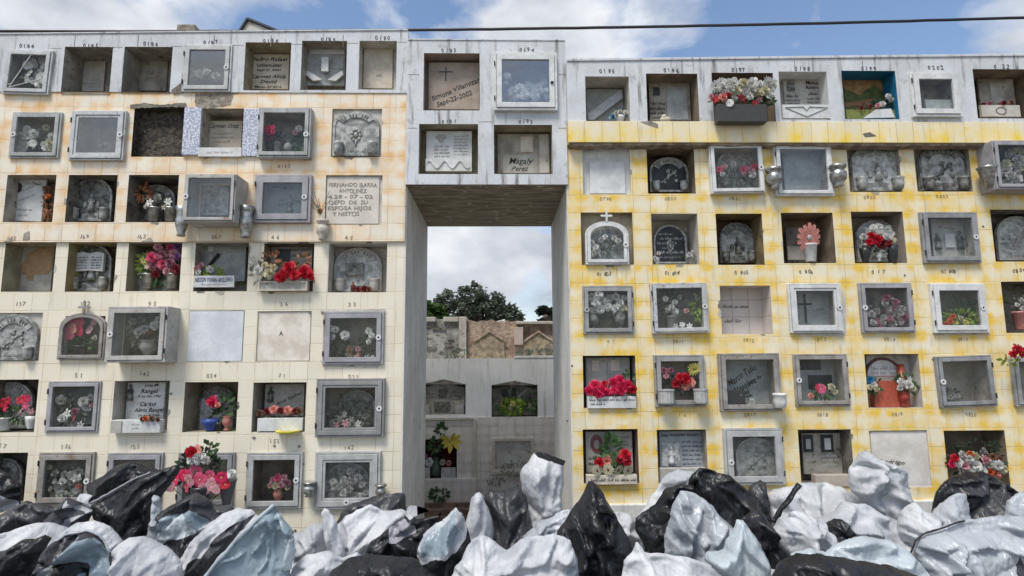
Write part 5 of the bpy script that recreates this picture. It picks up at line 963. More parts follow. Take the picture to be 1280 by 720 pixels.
def ex_tomb(T, X0, X1, Z0, Z1, y):
    W, H = X1 - X0, Z1 - Z0; k = plain('brick_red_paint', (.42, .085, .045), .45); b = MB(); b.box(X0, X0 + W * .80, y - .10, y, Z0, Z0 + H * .50); T.part('red_bench', b, k)
    b = MB(); b.tube([(X0 + W * .64, y - .10, Z0), (X0 + W * .66, y - .10, Z0 + H * .4), (X0 + W * .70, y - .06, Z0 + H * .5), (X0 + W * .72, y - .04, Z0 + H * .82)], [.05, .035, .045, .04], 12); T.part('red_column', b, k, smooth=True)
    o = []; i_ = []
    for q in range(11):
        a = math.pi * q / 10; o.append((X0 + W * .34 - W * .42 * math.cos(a), Z0 + H * .60 + H * .36 * math.sin(a))); i_.append((X0 + W * .34 - W * .38 * math.cos(a), Z0 + H * .60 + H * .31 * math.sin(a)))
    b = MB()
    for q in range(10): b.prism([i_[q], o[q], o[q + 1], i_[q + 1]], y - .03, y)
    T.part('dark_arch', b, plain('dark_red_arch', (.12, .03, .025), .5)); b = MB(); b.prism(i_, y - .015, y + .001); T.part('white_tablet', b, PLQW)
    l = MB()
    for q in range(3): scrawl(l, X0 + W * (.06 + .22 * q), X0 + W * (.22 + .22 * q), y - .017, Z0 + H * .72, H * .07, seed=q); scrawl(l, X0 + W * (.06 + .22 * q), X0 + W * (.22 + .22 * q), y - .017, Z0 + H * .63, H * .05, seed=q + 5)
    T.part('lettering', l, INK)
stone('brick red bench shaped memorial with white arched tablet and red column, fifth row', (1084, 1138, 444, 508), .20, 'slab', CEML, t=.02, extras=ex_tomb)
bouquet('blue and cream flower bunch at the left of the brick red memorial', [(1088, 475, 6, 'mum', 'blue'), (1092, 481, 5, 'rose', 'white'), (1094, 486, 4, 'rose', 'cream'), (1086, 484, 4, 'rose', 'cream')], .05, leaf=(1092, 482, 8, 7, 30, 7, GRN))
bouquet('white and green flower bunch at the right of the brick red memorial', [(1127, 478, 6, 'rose', 'white'), (1134, 481, 6, 'rose', 'white'), (1125, 485, 4, 'rose', 'grey'), (1136, 474, 4, 'lily', 'white'), (1140, 486, 4, 'rose', 'cream')], .05, leaf=(1132, 480, 12, 8, 50, 9, GRN), vs=[(1131, 507, 12, 16, 'urn', CERR)])
door('G', 'leaning grey niche door, smoky and almost empty behind its glass, fifth row', 1174, 1244, 444.5, 508.5, p=.05, fw=.042, mat=ALUD, handle='L', hz=.5, gl=GLH, nm=CEMD, tilt=-1.5)
bouquet('faint withered heap in the corner of the smoky glass of the fifth row', [(1190, 490, 4, 'mum', 'dust'), (1196, 495, 4, 'mum', 'dust'), (1186, 497, 4, 'mum', 'dust')], .1, leaf=(1190, 494, 10, 6, 40, 6, GRND))
door('G', 'dark niche door cut by the right edge below the red silk roses', 1268, 1330, 445, 508, p=.05, fw=.045, mat=ALUD, handle=None, nm=CEMD, hinges=False)
bouquet('red silk roses with lime leaves hung at the right edge above the dark door', [(1268, 437, 8, 'rose', 'red'), (1276, 442, 6, 'rose', 'red'), (1265, 443, 5, 'rose', 'red'), (1262, 450, 4, 'rose', 'cream')], -.16, leaf=(1264, 450, 7, 5, 20, 8, LIME))
# sixth row right
N('G', 729, 798, 536.5, 604, .28, grimy('reddish_cement', (.22, .13, .10), (.14, .10, .08), 5))
stone('grey stone with an oval portrait and white printed names above a sunflower trough', (732, 790, 539, 590), iY('G', .20), 'slab', CEML, t=.03, lines=[(.60, .92, .84, .05, 0, 1.5), (.62, .92, .74, .045), (.62, .90, .65, .045), (.05, .3, .32, .07, 0, 2), (.05, .3, .18, .07, 0, 2)],
      extras=lambda T, a, b, c, d, y: (panel(T, 'oval_portrait', a, b, c, d, y, .10, .36, .48, .93, plain('portrait_red', (.25, .08, .08), .5), .01, 'oval'), panel(T, 'portrait_face', a, b, c, d, y - .01, .17, .29, .58, .80, PLQ, .006, 'oval')))
bouquet('red anthuriums with spiky green leaves over the row of sunflowers', [(758, 576, 8, 'rose', 'salmon'), (749, 578, 7, 'rose', 'red'), (781, 569, 9, 'rose', 'red'), (784, 578, 6, 'rose', 'red'), (775, 575, 6, 'rose', 'dkred')], .0, leaf=[(765, 562, 7, 11, 50, 14, GRN), (766, 574, 20, 7, 50, 8, GRN)])
bouquet('four cream sunflowers in a row over a white lettered trough', [(746, 588, 7.5, 'daisy', 'cream', 'dkred'), (760, 587, 7.5, 'daisy', 'cream', 'dkred'), (773, 588, 7.5, 'daisy', 'cream', 'dkred'), (785, 588, 7.5, 'daisy', 'cream', 'dkred')], -.03, leaf=(764, 592, 22, 3, 24, 6, GRN))
stone('white lettered trough front beneath the cream sunflowers', (732, 794, 592, 603.5), .04, 'slab', PLQB, t=.10, lines=[(.08, .98, .35, .32, 0, 1.8)])
N('G', 822, 884, 537, 604, .28, CEM)
stone('pale blue grey carved stone with a relief panel at left and black printed names', (824, 879, 538.5, 584), iY('G', .20), 'slab', grimy('blue_grey_stone', (.38, .40, .42), (.30, .32, .33), 6), t=.03, texts=[('Jose Natividad Rincon C', .5, .86, .09, .94, 0, .1)], lines=[(.50, .95, .68 - .12 * k, .06, 0, 1.4) for k in range(6)],
      extras=lambda T, a, b, c, d, y: (panel(T, 'relief_panel', a, b, c, d, y, .04, .44, .04, .68, RELL, .010), T.part('kneeling_relief', (lambda mb: (figure(mb, a + (b - a) * .25, y - .008, c + (d - c) * .1, (d - c) * .5), mb)[1])(MB()), PLQW, smooth=True)))
stone('plain pale grey step under the carved stone with printed names', (824, 880, 584, 603), .04, 'slab', PLQ, t=.08)
door('G', 'pale steel niche door with hinges on the right and a dark carved stone, sixth row', 906, 980, 535, 606.5, p=.05, fw=.065, mat=ALU, handle='L', hz=.40, gl=GLH, nm=CEM)
stone('dark carved arch with many figures behind the pale steel door of the sixth row', (918, 970, 546, 598), .12, 'arch', REL, seed=2, plate=True, bowls=False)
N('G', 999.5, 1066, 537, 606.5, .36, CEMD)
stone('grey stone with two framed photographs and white script over a tan ledge', (1002, 1050, 541, 592), iY('G', .26), 'slab', CEM, t=.03, lines=[(.48, .92, .42, .06, 0, 1.8), (.50, .90, .32, .06, 0, 1.8), (.50, .90, .20, .06, 0, 2), (.06, .38, .42, .05), (.06, .3, .32, .05)], ink=PLQW,
      extras=lambda T, a, b, c, d, y: [panel(T, 'framed_photograph', a, b, c, d, y - dy, u0, u1, v0, v1, m_, .01) for u0, u1, v0, v1, m_, dy in ((.02, .28, .54, .96, PLQD, 0), (.48, .80, .54, .96, PLQD, 0), (.56, .72, .60, .88, PLQW, .01), (.08, .20, .62, .86, PLQ, .01))])
stone('tan flat ledge block under the two framed photographs', (1014, 1058, 592, 606), .08, 'slab', grimy('tan_block', (.46, .40, .33), (.37, .32, .26), 5), t=.10)
N('G', 1089, 1162, 538, 609.5, .03, CEML)
stone('blank whitewashed plaster panel with a scribbled name, sixth row', (1090, 1161.5, 539, 609), .03, 'slab', grimy('whitewash_panel', (0.72, 0.68, 0.62), (0.56, 0.52, 0.46), 4, bmp=.15), t=.012, texts=[('Rodrigo', .32, .42, .075, .45, -.05, .4)], ink=INK)
N('G', 1183, 1259.5, 538, 612, .34, BROWN)
bouquet('heap of cream, white and red faded flowers filling the last niche of the sixth row', [(1192, 573, 6, 'rose', 'red'), (1197, 578, 7, 'rose', 'white'), (1190, 581, 5, 'rose', 'hot'), (1206, 582, 7, 'rose', 'pale'), (1210, 574, 6, 'rose', 'grey'), (1218, 570, 6, 'rose', 'cream'), (1220, 582, 8, 'rose', 'white'), (1212, 568, 5, 'rose', 'orange'), (1228, 574, 6, 'rose', 'pale'), (1236, 580, 7, 'rose', 'grey'), (1245, 581, 7, 'rose', 'white'), (1252, 586, 6, 'rose', 'cream'), (1236, 589, 6, 'rose', 'orange'), (1245, 593, 6, 'rose', 'salmon'), (1228, 588, 6, 'rose', 'white'), (1213, 590, 6, 'rose', 'white'), (1202, 590, 6, 'rose', 'dust'), (1241, 571, 5, 'rose', 'brown'), (1249, 574, 5, 'rose', 'brown'), (1203, 568, 5, 'rose', 'grey'), (1230, 564, 5, 'rose', 'dust')], -.03, leaf=[(1220, 578, 34, 16, 140, 8, GRND), (1222, 560, 28, 8, 60, 7, GRND)])
for s, px, py in (('0799', 757, 248.5), ('0800', 838, 248), ('0801', 919, 248), ('0802', 1087, 246), ('0803', 1178, 245)): num('G', s, px, py, 4.5, 16, INKF)
for s, px, py in (('01 803', 755, 342), ('01 804', 840, 341), ('0 805', 927, 340), ('0 806', 1008, 339.5), ('0 1 7', 1098, 339), ('01 808', 1186, 339), ('0809', 1274, 338)): num('G', s, px, py, 5, 18, INK)
for s, px, py in (('01', 764, 427), ('0811', 848, 427), ('0812', 936, 425), ('813', 1027, 424), ('0814', 1112, 424), ('0815', 1204, 424), ('16', 853, 518), ('0817', 938, 518.5), ('0818', 1028, 518), ('0819', 1122, 517.5), ('0820', 1214, 518)): num('G', s, px, py, 4.5, 14, INKF)
def coping(mb, k, a, b, y, t):
    f = WALLS[k].top; v = [(x, yy, f(x) + dz) for x in (a, b) for yy in (y, YB) for dz in (.001, t)]
    mb.add(v, [(0, 1, 3, 2), (4, 6, 7, 5), (0, 4, 5, 1), (2, 3, 7, 6), (0, 2, 6, 4), (1, 5, 7, 3)])
# ------------------------------------------------------------------ assemble the three wall masses
def wall_thing(label, keys, names, labels, base):
    T = Thing('niche_wall', label, 'niche wall', base)
    for k, n, l in zip(keys, names, labels): WALLS[k].build(T, n, l)
    for i, (wk, s, px, py, h, w, mt) in enumerate(NUM):
        if wk not in keys: continue
        yf = YF[wk] - .003; x, z = U(px, py + h / 2, yf); sc = ppm(px, py, yf); mb = MB(); xx = x - w * sc / 2; step = w * sc / len(s)
        r = random.Random(i)
        for c in s:      # hand painted: every figure sits a little differently
            if c != ' ': text(mb, c, xx + step / 2, yf, z + r.uniform(-.006, .006), h * sc * r.uniform(.85, 1.05), rot=r.uniform(-.15, .15), shear=r.uniform(-.1, .15), thick=.001)
            xx += step
        T.part('painted_number', mb, mt)
    return T
WT_L = wall_thing('long cream tiled wall of stacked burial niches left of the passage, white top course', 'ABC', ('top_course', 'upper_facade', 'lower_facade'), ('pale grey top course', 'orange tinted tiles', 'cream tiles'), (-4, 0, 0))
WT_C = wall_thing('pale grey block of four niches bridging the open passage', 'D', ('block',), (None,), ((xl + xr) / 2, 0, zD0))
WT_R = wall_thing('yellow blotched tiled wall of stacked burial niches right of the passage', 'EG', ('top_course', 'facade'), ('pale grey top course', 'yellow blotched tiles'), (4.5, 0, 0))
WT_R.part('handwriting', HAND, INK)
# projecting band of tiles under the right top course, its ragged cement underside
mb = MB(); mb.box(xr + .004, RX, -.14, 1.0, zF0, zE0 - .001); WT_R.part('tile_band', mb, TF, bevel=.004)
mb = MB(); r = random.Random(5); n = 70; v = []
for i in range(n + 1):
    x = xr + .02 + (RX - xr - .04) * i / n; d = .02 + .03 * max(0, noise.noise(Vector((x * 2.3, 1, 0)))) + r.uniform(0, .012); v.append((x, d))
for i in range(n):
    (a, d0), (b, d1) = v[i], v[i + 1]; mb.add([(a, -.118, zF0 - d0), (b, -.118, zF0 - d1), (b, -.118, zF0 - .001), (a, -.118, zF0 - .001), (a, .0, zF0 - d0 - .01), (b, .0, zF0 - d1 - .01)], [(0, 1, 2, 3), (0, 4, 5, 1)])
WT_R.part('cement_underside', mb, grimy('brown_streaked_cement', (.34, .27, .20), (.16, .12, .09), 9, bmp=.8, bd=.02))
mb = MB(); mb.box(xr + .004, RX, -.05, 1.0, -.1, zG0 + .0); WT_R.part('base_course', mb, WHITEP, bevel=.01)
mb = MB(); coping(mb, 'E', xr + .004, RX, -.135, .035); WT_R.part('coping', mb, GREYP, bevel=.005)
mb = MB(); coping(mb, 'A', LX, xl - .004, -.025, .02); WT_L.part('coping', mb, GREYP, bevel=.005)
mb = MB(); coping(mb, 'D', xl, xr, -.04, .02); WT_C.part('coping', mb, GREYP, bevel=.005)
# joints cast in the top courses
def groove(T, wk, px, y0, y1):
    a = U(px, y0, YF[wk] - .002); b = U(px, y1, YF[wk] - .002); T.part('joint', MB().box(a[0] - .004, a[0] + .004, YF[wk] - .002, YF[wk] + .01, b[1], a[1]), CEMD)
for px in (94, 173, 268, 339, 429): groove(WT_L, 'A', px, 44, 58)
for px in (993, 1078): groove(WT_R, 'E', px, 76, 88)
for (x0, x1, y) in ((510, 524, 93), (598, 616, 152), (510, 522, 160), (698, 710, 160), (698, 710, 93)):
    a = rect(x0, x1, y - .4, y + .4, -.032); WT_C.part('joint', MB().box(a[0], a[1], -.032, -.02, a[2], a[3]), CEM)
# horizontal seams of the left top course pillars
for i, px in enumerate((70, 146, 221, 297, 370, 441, 503)):
    w = 7 if i < 6 else 6; a = rect(px - w, px + w, 60 - i * 1.3, 60.7 - i * 1.3, -.014); WT_L.part('joint', MB().box(a[0], a[1], -.014, -.005, a[2], a[3]), CEM)
def blob(poly, wk, off, mat, T, name, jit=.006, t=.01):
    r = random.Random(int(poly[0][0])); P_ = [U(x, y, YF[wk]) for x, y in poly]; out = []
    for i, p in enumerate(P_):
        q = P_[(i + 1) % len(P_)]; L_ = math.hypot(q[0] - p[0], q[1] - p[1]); k = max(1, int(L_ / .025))
        out += [(p[0] + (q[0] - p[0]) * j / k + r.uniform(-jit, jit), p[1] + (q[1] - p[1]) * j / k + r.uniform(-jit, jit)) for j in range(k)]
    mb = MB().prism(out[::-1], YF[wk] - off, YF[wk] - off + t); return T.part(name, mb, mat)
ROUGH = grimy('rough_mortar', (.36, .31, .25), (.20, .17, .13), 14, bmp=1.0, bd=.03, c3=(.10, .08, .06))
blob([(244, 117), (300, 116), (292, 118), (288, 131), (262, 136), (244, 133)], 'B', .004, ROUGH, WT_L, 'bare_mortar_patch')
blob([(163, 131), (180, 129), (200, 131), (232, 129), (234, 134), (200, 134), (163, 136)], 'B', .006, CEMD, WT_L, 'broken_tile_edge')
blob([(400, 450), (408, 452), (478, 455), (472, 460), (404, 458)], 'C', .004, CEML, WT_L, 'mortar_smear')
blob([(30, 292), (37, 289), (37, 299), (29, 300)], 'B', .006, CEM, WT_L, 'chipped_tile', .002)
blob([(5, 302), (12, 297), (16, 301)], 'B', .006, CEM, WT_L, 'chipped_tile', .002); blob([(177, 302), (188, 297), (192, 302)], 'B', .006, CEM, WT_L, 'chipped_tile', .002)
blob([(214, 113), (226, 104), (228, 90), (229, 116), (216, 117)], 'A', .004, CEMD, WT_L, 'crack', .002)
blob([(1077, 168), (1086, 166), (1094, 171), (1080, 172)], 'E', .024, CEMD, WT_R, 'broken_tile_edge', .002)
blob([(800, 153), (812, 152), (822, 156), (822, 161), (812, 158)], 'E', .024, CEM, WT_R, 'broken_tile_edge', .002)
blob([(984, 411), (990, 414), (1054, 415), (1058, 413), (1057, 420), (1048, 421), (996, 419)], 'G', .003, CEML, WT_R, 'mortar_surround')
blob([(1053, 360), (1057, 370), (1058, 400), (1057, 416), (1052, 416)], 'G', .004, CEML, WT_R, 'mortar_surround')
blob([(1166, 414), (1236, 414), (1238, 418), (1168, 419)], 'G', .003, CEML, WT_R, 'mortar_surround', .004)
blob([(400, 388), (482, 386), (484, 393), (402, 392)], 'C', .003, CEML, WT_L, 'mortar_surround')
# chips knocked out of the tiles along the mouths of the niches
rc = random.Random(77)
for wk, T_, cnt_ in (('B', WT_L, 16), ('C', WT_L, 26), ('G', WT_R, 40)):
    W_ = WALLS[wk]
    for _ in range(cnt_):
        h = rc.choice(W_.h); side = rc.choice('tbblr'); sz = rc.uniform(.018, .055)
        cx = {'l': h[0], 'r': h[1]}.get(side, rc.uniform(h[0] + .05, h[1] - .05)); cz = {'t': h[3], 'b': h[2]}.get(side, rc.choice((h[2], h[3])))
        if side in 'lr': cz = rc.uniform(h[2] + .05, h[3] - .05)
        ox, oz = {'l': (-1, 0), 'r': (1, 0), 't': (0, 1), 'b': (0, -1)}[side]
        if not (W_.x0 + .1 < cx < W_.x1 - .1): continue
        n_ = 9; P_ = []
        for k in range(n_):
            a = math.pi * k / (n_ - 1); u = math.cos(a) * sz * rc.uniform(.7, 1.5); v_ = math.sin(a) * sz * rc.uniform(.4, .9)
            P_.append((cx + (u if oz else ox * v_), cz + (oz * v_ if oz else u)))
        T_.part('chipped_tile', MB().prism(P_, W_.yf - .0035, W_.yf + .003), rc.choice((CEM, CEML, CEMD)))
# nail holes in the tiles
mb = MB(); r = random.Random(3)
for px, py in ((261, 560), (317, 547), (343, 557), (374, 558), (379, 580), (369, 663), (318, 547), (495, 164), (494, 252), (214, 492), (387, 391), (403, 391)):
    x, z = U(px, py, .03); mb.ell((x, .026, z), (.016, .01, .014), 7, 5)
WT_L.part('nail_hole', mb, CEMD); WT_L.o.children
mb = MB()
for px, py in ((709, 526), (715, 457), (1228, 159), (1166, 449), (1229, 283), (1131, 344)):
    x, z = U(px, py, -.002); mb.ell((x, -.002, z), (.014, .008, .013), 7, 5)
WT_R.part('nail_hole', mb, CEMD)
# plaster of the passage sides: proud render coat
mb = MB().box(xl - .012, xl + .012, .03, YB - .05, -.1, zD0 - .001); WT_L.part('passage_render', mb, PLAST, bevel=.004)
mb = MB().box(xr - .014, xr + .004, .0, YB - .05, -.1, zD0 - .001); WT_R.part('passage_render', mb, PLAST, bevel=.004)
# dark gap down the inner corner of the right passage side
# ------------------------------------------------------------------ on top of the walls
T = Thing('folded_roof_sheet', 'bent dark edged metal sheet standing as a wedge on the left top course', 'metal sheet', (U(322, 38, .03)[0], .03, zA1 + .02))
p = [U(*q, .03) for q in ((299, 38), (309, 24.5), (350, 38))]; p[0] = (p[0][0], WALLS['A'].top(-3.2) + .021); p[2] = (p[2][0], WALLS['A'].top(-3.2) + .021)
T.part('sheet', MB().prism(p[::-1], .045, .45), CEML)
mb = MB(); 
for a, b in ((0, 1), (1, 2), (2, 0)): mb.tube([(p[a][0], .035, p[a][1] + .015), (p[b][0], .035, p[b][1] + .015)], .022, 6)
T.part('dark_edge', mb, plain('navy_black', (.015, .02, .035), .5))
T = Thing('brick', 'weathered brown brick lump lying on the left top course', 'brick', (U(236, 40, .2)[0], .2, zA1 + .02))
a = U(223, 40, .05)[0]; b = U(246, 40, .05)[0]; T.part('block', MB().box(a, b, .0, .25, WALLS['A'].top(-3.2) + .021, WALLS['A'].top(-3.9) + .13), ROUGH, bevel=.015); T.part('mortar_crumb', MB().ell(((b + .03), .2, WALLS['A'].top(-3.9) + .05), (.06, .06, .035), 8, 6), ROUGH, smooth=True)
mb = MB(); P0 = []
for i in range(60):
    t_ = i / 59; x = -14 + 28 * t_; px = 640; P0.append(x)
pts = []
c0 = U(0, 39, 3.2); c1 = U(515, 37.5, 3.2); c2 = U(1280, 22, 3.2)
for i in range(80):
    x = c0[0] - 6 + (c2[0] - c0[0] + 12) * i / 79
    # parabola through the three sighted points
    L0 = (x - c1[0]) * (x - c2[0]) / ((c0[0] - c1[0]) * (c0[0] - c2[0])); L1 = (x - c0[0]) * (x - c2[0]) / ((c1[0] - c0[0]) * (c1[0] - c2[0])); L2 = (x - c0[0]) * (x - c1[0]) / ((c2[0] - c0[0]) * (c2[0] - c1[0]))
    pts.append((x, 3.2, c0[1] * L0 + c1[1] * L1 + c2[1] * L2 + .008 * noise.noise(Vector((x * 3, 0, 0)))))
tag(mesh_obj('overhead_cable', MB().tube(pts, .027, 8), plain('black_cable', (.02, .02, .022), .6), pts[0]), 'single black cable strung over the walls against the sky', 'cable')

# ------------------------------------------------------------------ beyond the passage
YR = 4.2
PT = tiles('small_pink_tiles', U(590, 555, YR)[0], U(590, 555, YR)[1], .165, .165, (.78, .72, .65), (.50, .38, .27), .45, joint=(.42, .36, .31), jw=.022)
WHR = grimy('back_whitewash', (.84, .82, .78), (.72, .70, .66), 1.6, bmp=.25, drip=.4)
T = Thing('tomb_block', 'white plastered tomb block with pink tiled lower part, seen through the passage', 'tomb', (U(610, 600, YR)[0], YR, -.65))
xa, xb = U(380, 500, YR)[0], U(830, 500, YR)[0]; zt = U(610, 448, YR)[1]; zm = U(610, 521.5, YR)[1]
W1 = Wall('R1', xa, xb, zm, zt, YR, YR + 2.2, [WHR, WHR, WHR]); W2 = Wall('R2', xa, xb, -.8, zm, YR - .02, YR + 2.2, [PT, WHR, WHR]); YF['R1'] = YR; YF['R2'] = YR - .02
N('R1', 527, 582, 480, 518, .22, CEMD); N('R1', 614.5, 672, 481, 521, .22, CEMD); N('R2', 525, 571, 549, 598, .5, grimy('maroon_lining', (.16, .015, .02), (.09, .01, .012), 6)); N('R2', 619, 664, 552, 588, .03, CEML)
W1.build(T, 'plaster_front'); W2.build(T, 'tiled_front')
for (x0, x1, y0, y1) in ((526, 583, 474, 480.5), (613.5, 673, 476, 481.5)):   # low pointed heads of the two openings
    pp = [U(x0, y1, YR - .002), U((x0 + x1) / 2, y0, YR - .002), U(x1, y1, YR - .002)]; T.part('pointed_head', MB().prism(pp, YR - .004, YR + .02), CEMD)
mb = MB(); q = rect(614.5, 667.5, 547.5, 590, YR - .04); mb.ring(rect_pts(*q), shrink(rect_pts(*q), .055), YR - .05, YR - .015); T.part('moulded_frame', mb, PLQB, bevel=.006)
q = rect(614, 671, 588.5, 592.5, YR - .06); T.part('sill', MB().box(q[0], q[1], YR - .10, YR - .021, q[2], q[3]), PLQB, bevel=.005)
q = rect(526, 592, 522, 525, YR - .05); T.part('cornice', MB().box(q[0] - .4, q[1], YR - .07, YR - .021, q[2], q[3]), PLQB, bevel=.005)
q = rect(591, 595.5, 525, 613, YR - .05); T.part('pilaster', MB().box(q[0], q[1], YR - .06, YR - .021, q[2], q[3]), PLQB, bevel=.005)
q = rect(523, 575, 599, 628, YR - .12); T.part('tiled_step', MB().box(q[0] - .4, U(595, 612, YR - .12)[0], YR - .12, YR - .021, -.2, q[3]), PT, bevel=.005)
for k, (y0, y1) in enumerate(((629, 633), (637, 642), (647, 655))):
    q = rect(515, 596, y0, y1, YR - .2 - .15 * k); T.part('worn_step', MB().box(q[0] - .5, q[1], YR - .2 - .15 * k, YR - .13, q[2] - .2, q[3]), grimy('red_brown_step', (.28, .17, .12), (.14, .09, .06), 7, bmp=.7, bd=.02), bevel=.01)
q = rect(640, 760, 444.5, 450, YR - .01); T.part('raised_kerb', MB().box(U(643, 447, YR)[0], xb, YR - .012, YR + 1.5, zt + .001, q[3]), WHR, bevel=.006)
stone('pale grey inscribed stone under the left pointed head, seen through the passage', (527, 581, 477, 518), YR + .14, 'gable', CEM, t=.03, lines=[(.06, .3, .62, .05), (.06, .3, .5, .05), (.7, .94, .66, .05), (.7, .94, .54, .05), (.7, .94, .44, .05)],
      extras=lambda T, a, b, c, d, y: (panel(T, 'dark_plate', a, b, c, d, y, .40, .58, .50, .76, CEMD, .012), panel(T, 'carved_flowers', a, b, c, d, y, .30, .66, .10, .38, RELD, .015), panel(T, 'side_block', a, b, c, d, y, .02, .2, .02, .30, PLQ, .04), panel(T, 'side_block', a, b, c, d, y, .78, .98, .02, .30, PLQ, .04)))
stone('dark stone with two black ovals and a white cross stroke under the right pointed head', (615, 671, 479, 519), YR + .14, 'gable', CEMD, t=.03,
      extras=lambda T, a, b, c, d, y: (panel(T, 'black_oval', a, b, c, d, y, .20, .36, .56, .84, BLK, .012, 'oval'), panel(T, 'black_oval', a, b, c, d, y, .44, .54, .58, .86, BLK, .012), T.part('white_stroke', MB().tube([(a + (b - a) * .58, y - .01, c + (d - c) * .56), (a + (b - a) * .78, y - .01, c + (d - c) * .80)], .014, 5), CEML)))
bouquet('green and lime potted weeds growing under the right pointed head beyond the passage', [(641, 505, 4, 'rose', 'yellow'), (638, 510, 3, 'rose', 'cream')], YR + .04, leaf=[(642, 508, 12, 8, 120, 7, LIME), (632, 512, 10, 6, 60, 6, GRN), (664, 507, 8, 7, 60, 6, GRN)], name='potted_plant', cat='plant', group='plants on the far tombs')
bouquet('croton sprig with big yellow leaves hung before the maroon lined niche', [(562, 548, 3, 'lily', 'yellow')], YR - .10, leaf=None, name='croton_sprig', cat='plant', group='plants on the far tombs')
CT = COL.objects[-1].parent
mb = MB(); YC = YR - .12
for (a, b, l) in ((200, 13, 0), (165, 15, 0), (20, 14, 0), (-15, 15, 0), (-50, 16, 0), (-95, 17, 0), (-130, 14, 0), (60, 10, 1)):
    x, z = U(564, 549, YC); s = ppm(564, 549, YC); d = Vector((math.cos(R(a)), -.15, math.sin(R(a)))).normalized(); sd_ = Vector((-d.z, 0, d.x)); L_ = b * s; c_ = Vector((x, YC, z))
    rows = [(0, .02), (.3, .13), (.6, .19), (.85, .11), (1.0, .01)]; v = []
    for t_, w_ in rows: v += [c_ + d * L_ * t_ + sd_ * L_ * w_ + Vector((0, .02 - .10 * t_ * t_, 0)), c_ + d * L_ * t_ + Vector((0, -.04 * t_, 0)), c_ + d * L_ * t_ - sd_ * L_ * w_ + Vector((0, .02 - .10 * t_ * t_, 0))]
    mb.add(v, [(i * 3 + j, i * 3 + j + 1, i * 3 + j + 4, i * 3 + j + 3) for i in range(4) for j in range(2)])
o = mesh_obj('yellow_leaves', mb, petal('croton_yellow', (.72, .56, .09)), CT.location, CT, True)
mb = MB(); x, z = U(552, 538, YC); leaves(mb, *(U(552, 538, YC)[0], YC + .02, U(552, 538, YC)[1]), .05, .08, 16, .14, 4, up=.8); leaves(mb, U(546, 556, YC)[0], YC + .05, U(546, 556, YC)[1], .14, .10, 50, .10, 5); mesh_obj('green_leaves', mb, GRN, CT.location, CT)
bouquet('little dark figurine with white and pink blossoms inside the maroon lined niche', [(528, 576, 5, 'rose', 'white'), (536, 578, 6, 'rose', 'white'), (531, 570, 4, 'rose', 'mauve'), (553, 578, 4, 'rose', 'cream'), (561, 579, 4, 'rose', 'pale')], YR + .1, leaf=(545, 572, 8, 9, 40, 6, GRND), vs=[(545, 596, 14, 24, 'jug', plain('bottle_green', (.06, .10, .07), .4))])
for lb, a, b in (('grey block at the left inside the maroon lined niche', 526, 538), ('grey block at the right inside the maroon lined niche', 552, 570)): stone(lb, (a, b, 584, 597), YR + .06, 'slab', PLQ, t=.1)
T = Thing('hanging_weeds', 'tuft of dark green weeds growing from the tiled step', 'weeds', (U(552, 622, YR - .13)[0], YR - .13, U(552, 622, YR - .13)[1]), 'plants on the far tombs'); mb = MB(); leaves(mb, U(550, 616, YR)[0], YR - .15, U(550, 616, YR)[1], .16, .10, 90, .08, 3); T.part('leaves', mb, GRN)
T = Thing('climbing_weeds', 'thin pinkish weeds beside the moulded frame beyond the passage', 'weeds', (U(650, 592, YR - .13)[0], YR - .13, U(650, 592, YR - .13)[1]), 'plants on the far tombs'); mb = MB(); leaves(mb, U(645, 585, YR)[0], YR - .14, U(645, 585, YR)[1], .30, .14, 120, .05, 3); leaves(mb, U(620, 600, YR)[0], YR - .14, U(620, 600, YR)[1], .16, .05, 60, .05, 6); T.part('leaves', mb, GRNG)
# the older tombs standing on / behind the block
YO = YR + .35
T = Thing('old_niche_block', 'grey weathered niche block with pale frame behind the white tomb', 'tomb', (U(555, 448, YO)[0], YO, 0))
q = rect(505, 583, 396, 452, YO); mb = MB(); mb.box(q[0], U(573, 420, YO)[0], YO + .08, YO + 1.8, zt - .3, q[3] - .04); T.part('grey_front', mb, grimy('old_grey_front', (.44, .43, .40), (.22, .21, .19), 5, bmp=.9, bd=.03, c3=(.05, .05, .045)))
mb = MB(); mb.box(U(573.5, 420, YO)[0], q[1], YO, YO + 1.8, zt - .3, q[3]); mb.box(q[0], U(544, 400, YO)[0], YO, YO + 1.8, U(540, 402, YO)[1], q[3] - .002); mb.box(U(554, 400, YO)[0], U(573.2, 400, YO)[0], YO, YO + 1.8, U(560, 402, YO)[1], q[3] - .002); T.part('pale_frame', mb, CEML, bevel=.01)
mb = MB(); cross(mb, U(532, 430, YO)[0], YO + .05, U(532, 435, YO)[1], .36, .22, .03); T.part('cross', mb, PLQ)
mb = MB(); r = random.Random(2)
for k in range(9): a = U(r.uniform(534, 568), r.uniform(408, 440), YO + .06); mb.box(a[0] - r.uniform(.03, .12), a[0] + r.uniform(.03, .1), YO + .05, YO + .085, a[1], a[1] + r.uniform(.015, .05))
T.part('broken_ledge', mb, CEMD)
T = Thing('rubble_tomb', 'rough brown tomb wall with two gabled openings behind the white tomb', 'tomb', (U(635, 448, YO)[0], YO, 0))
RB = grimy('rubble_brown', (.50, .38, .29), (.29, .21, .16), 6, bmp=1.0, bd=.05, c3=(.08, .06, .05), lo=.4, hi=.6)
def noisy_top(x0, x1, y0, amp, Y, y1, seed):
    n = 26; A = []
    for i in range(n + 1):
        px = x0 + (x1 - x0) * i / n; A.append(U(px, y0 + amp * noise.noise(Vector((px * .11, seed, 0))), Y))
    b = U(x0, y1, Y)[1]; return [(A[0][0], b)] + A + [(A[-1][0], b)]
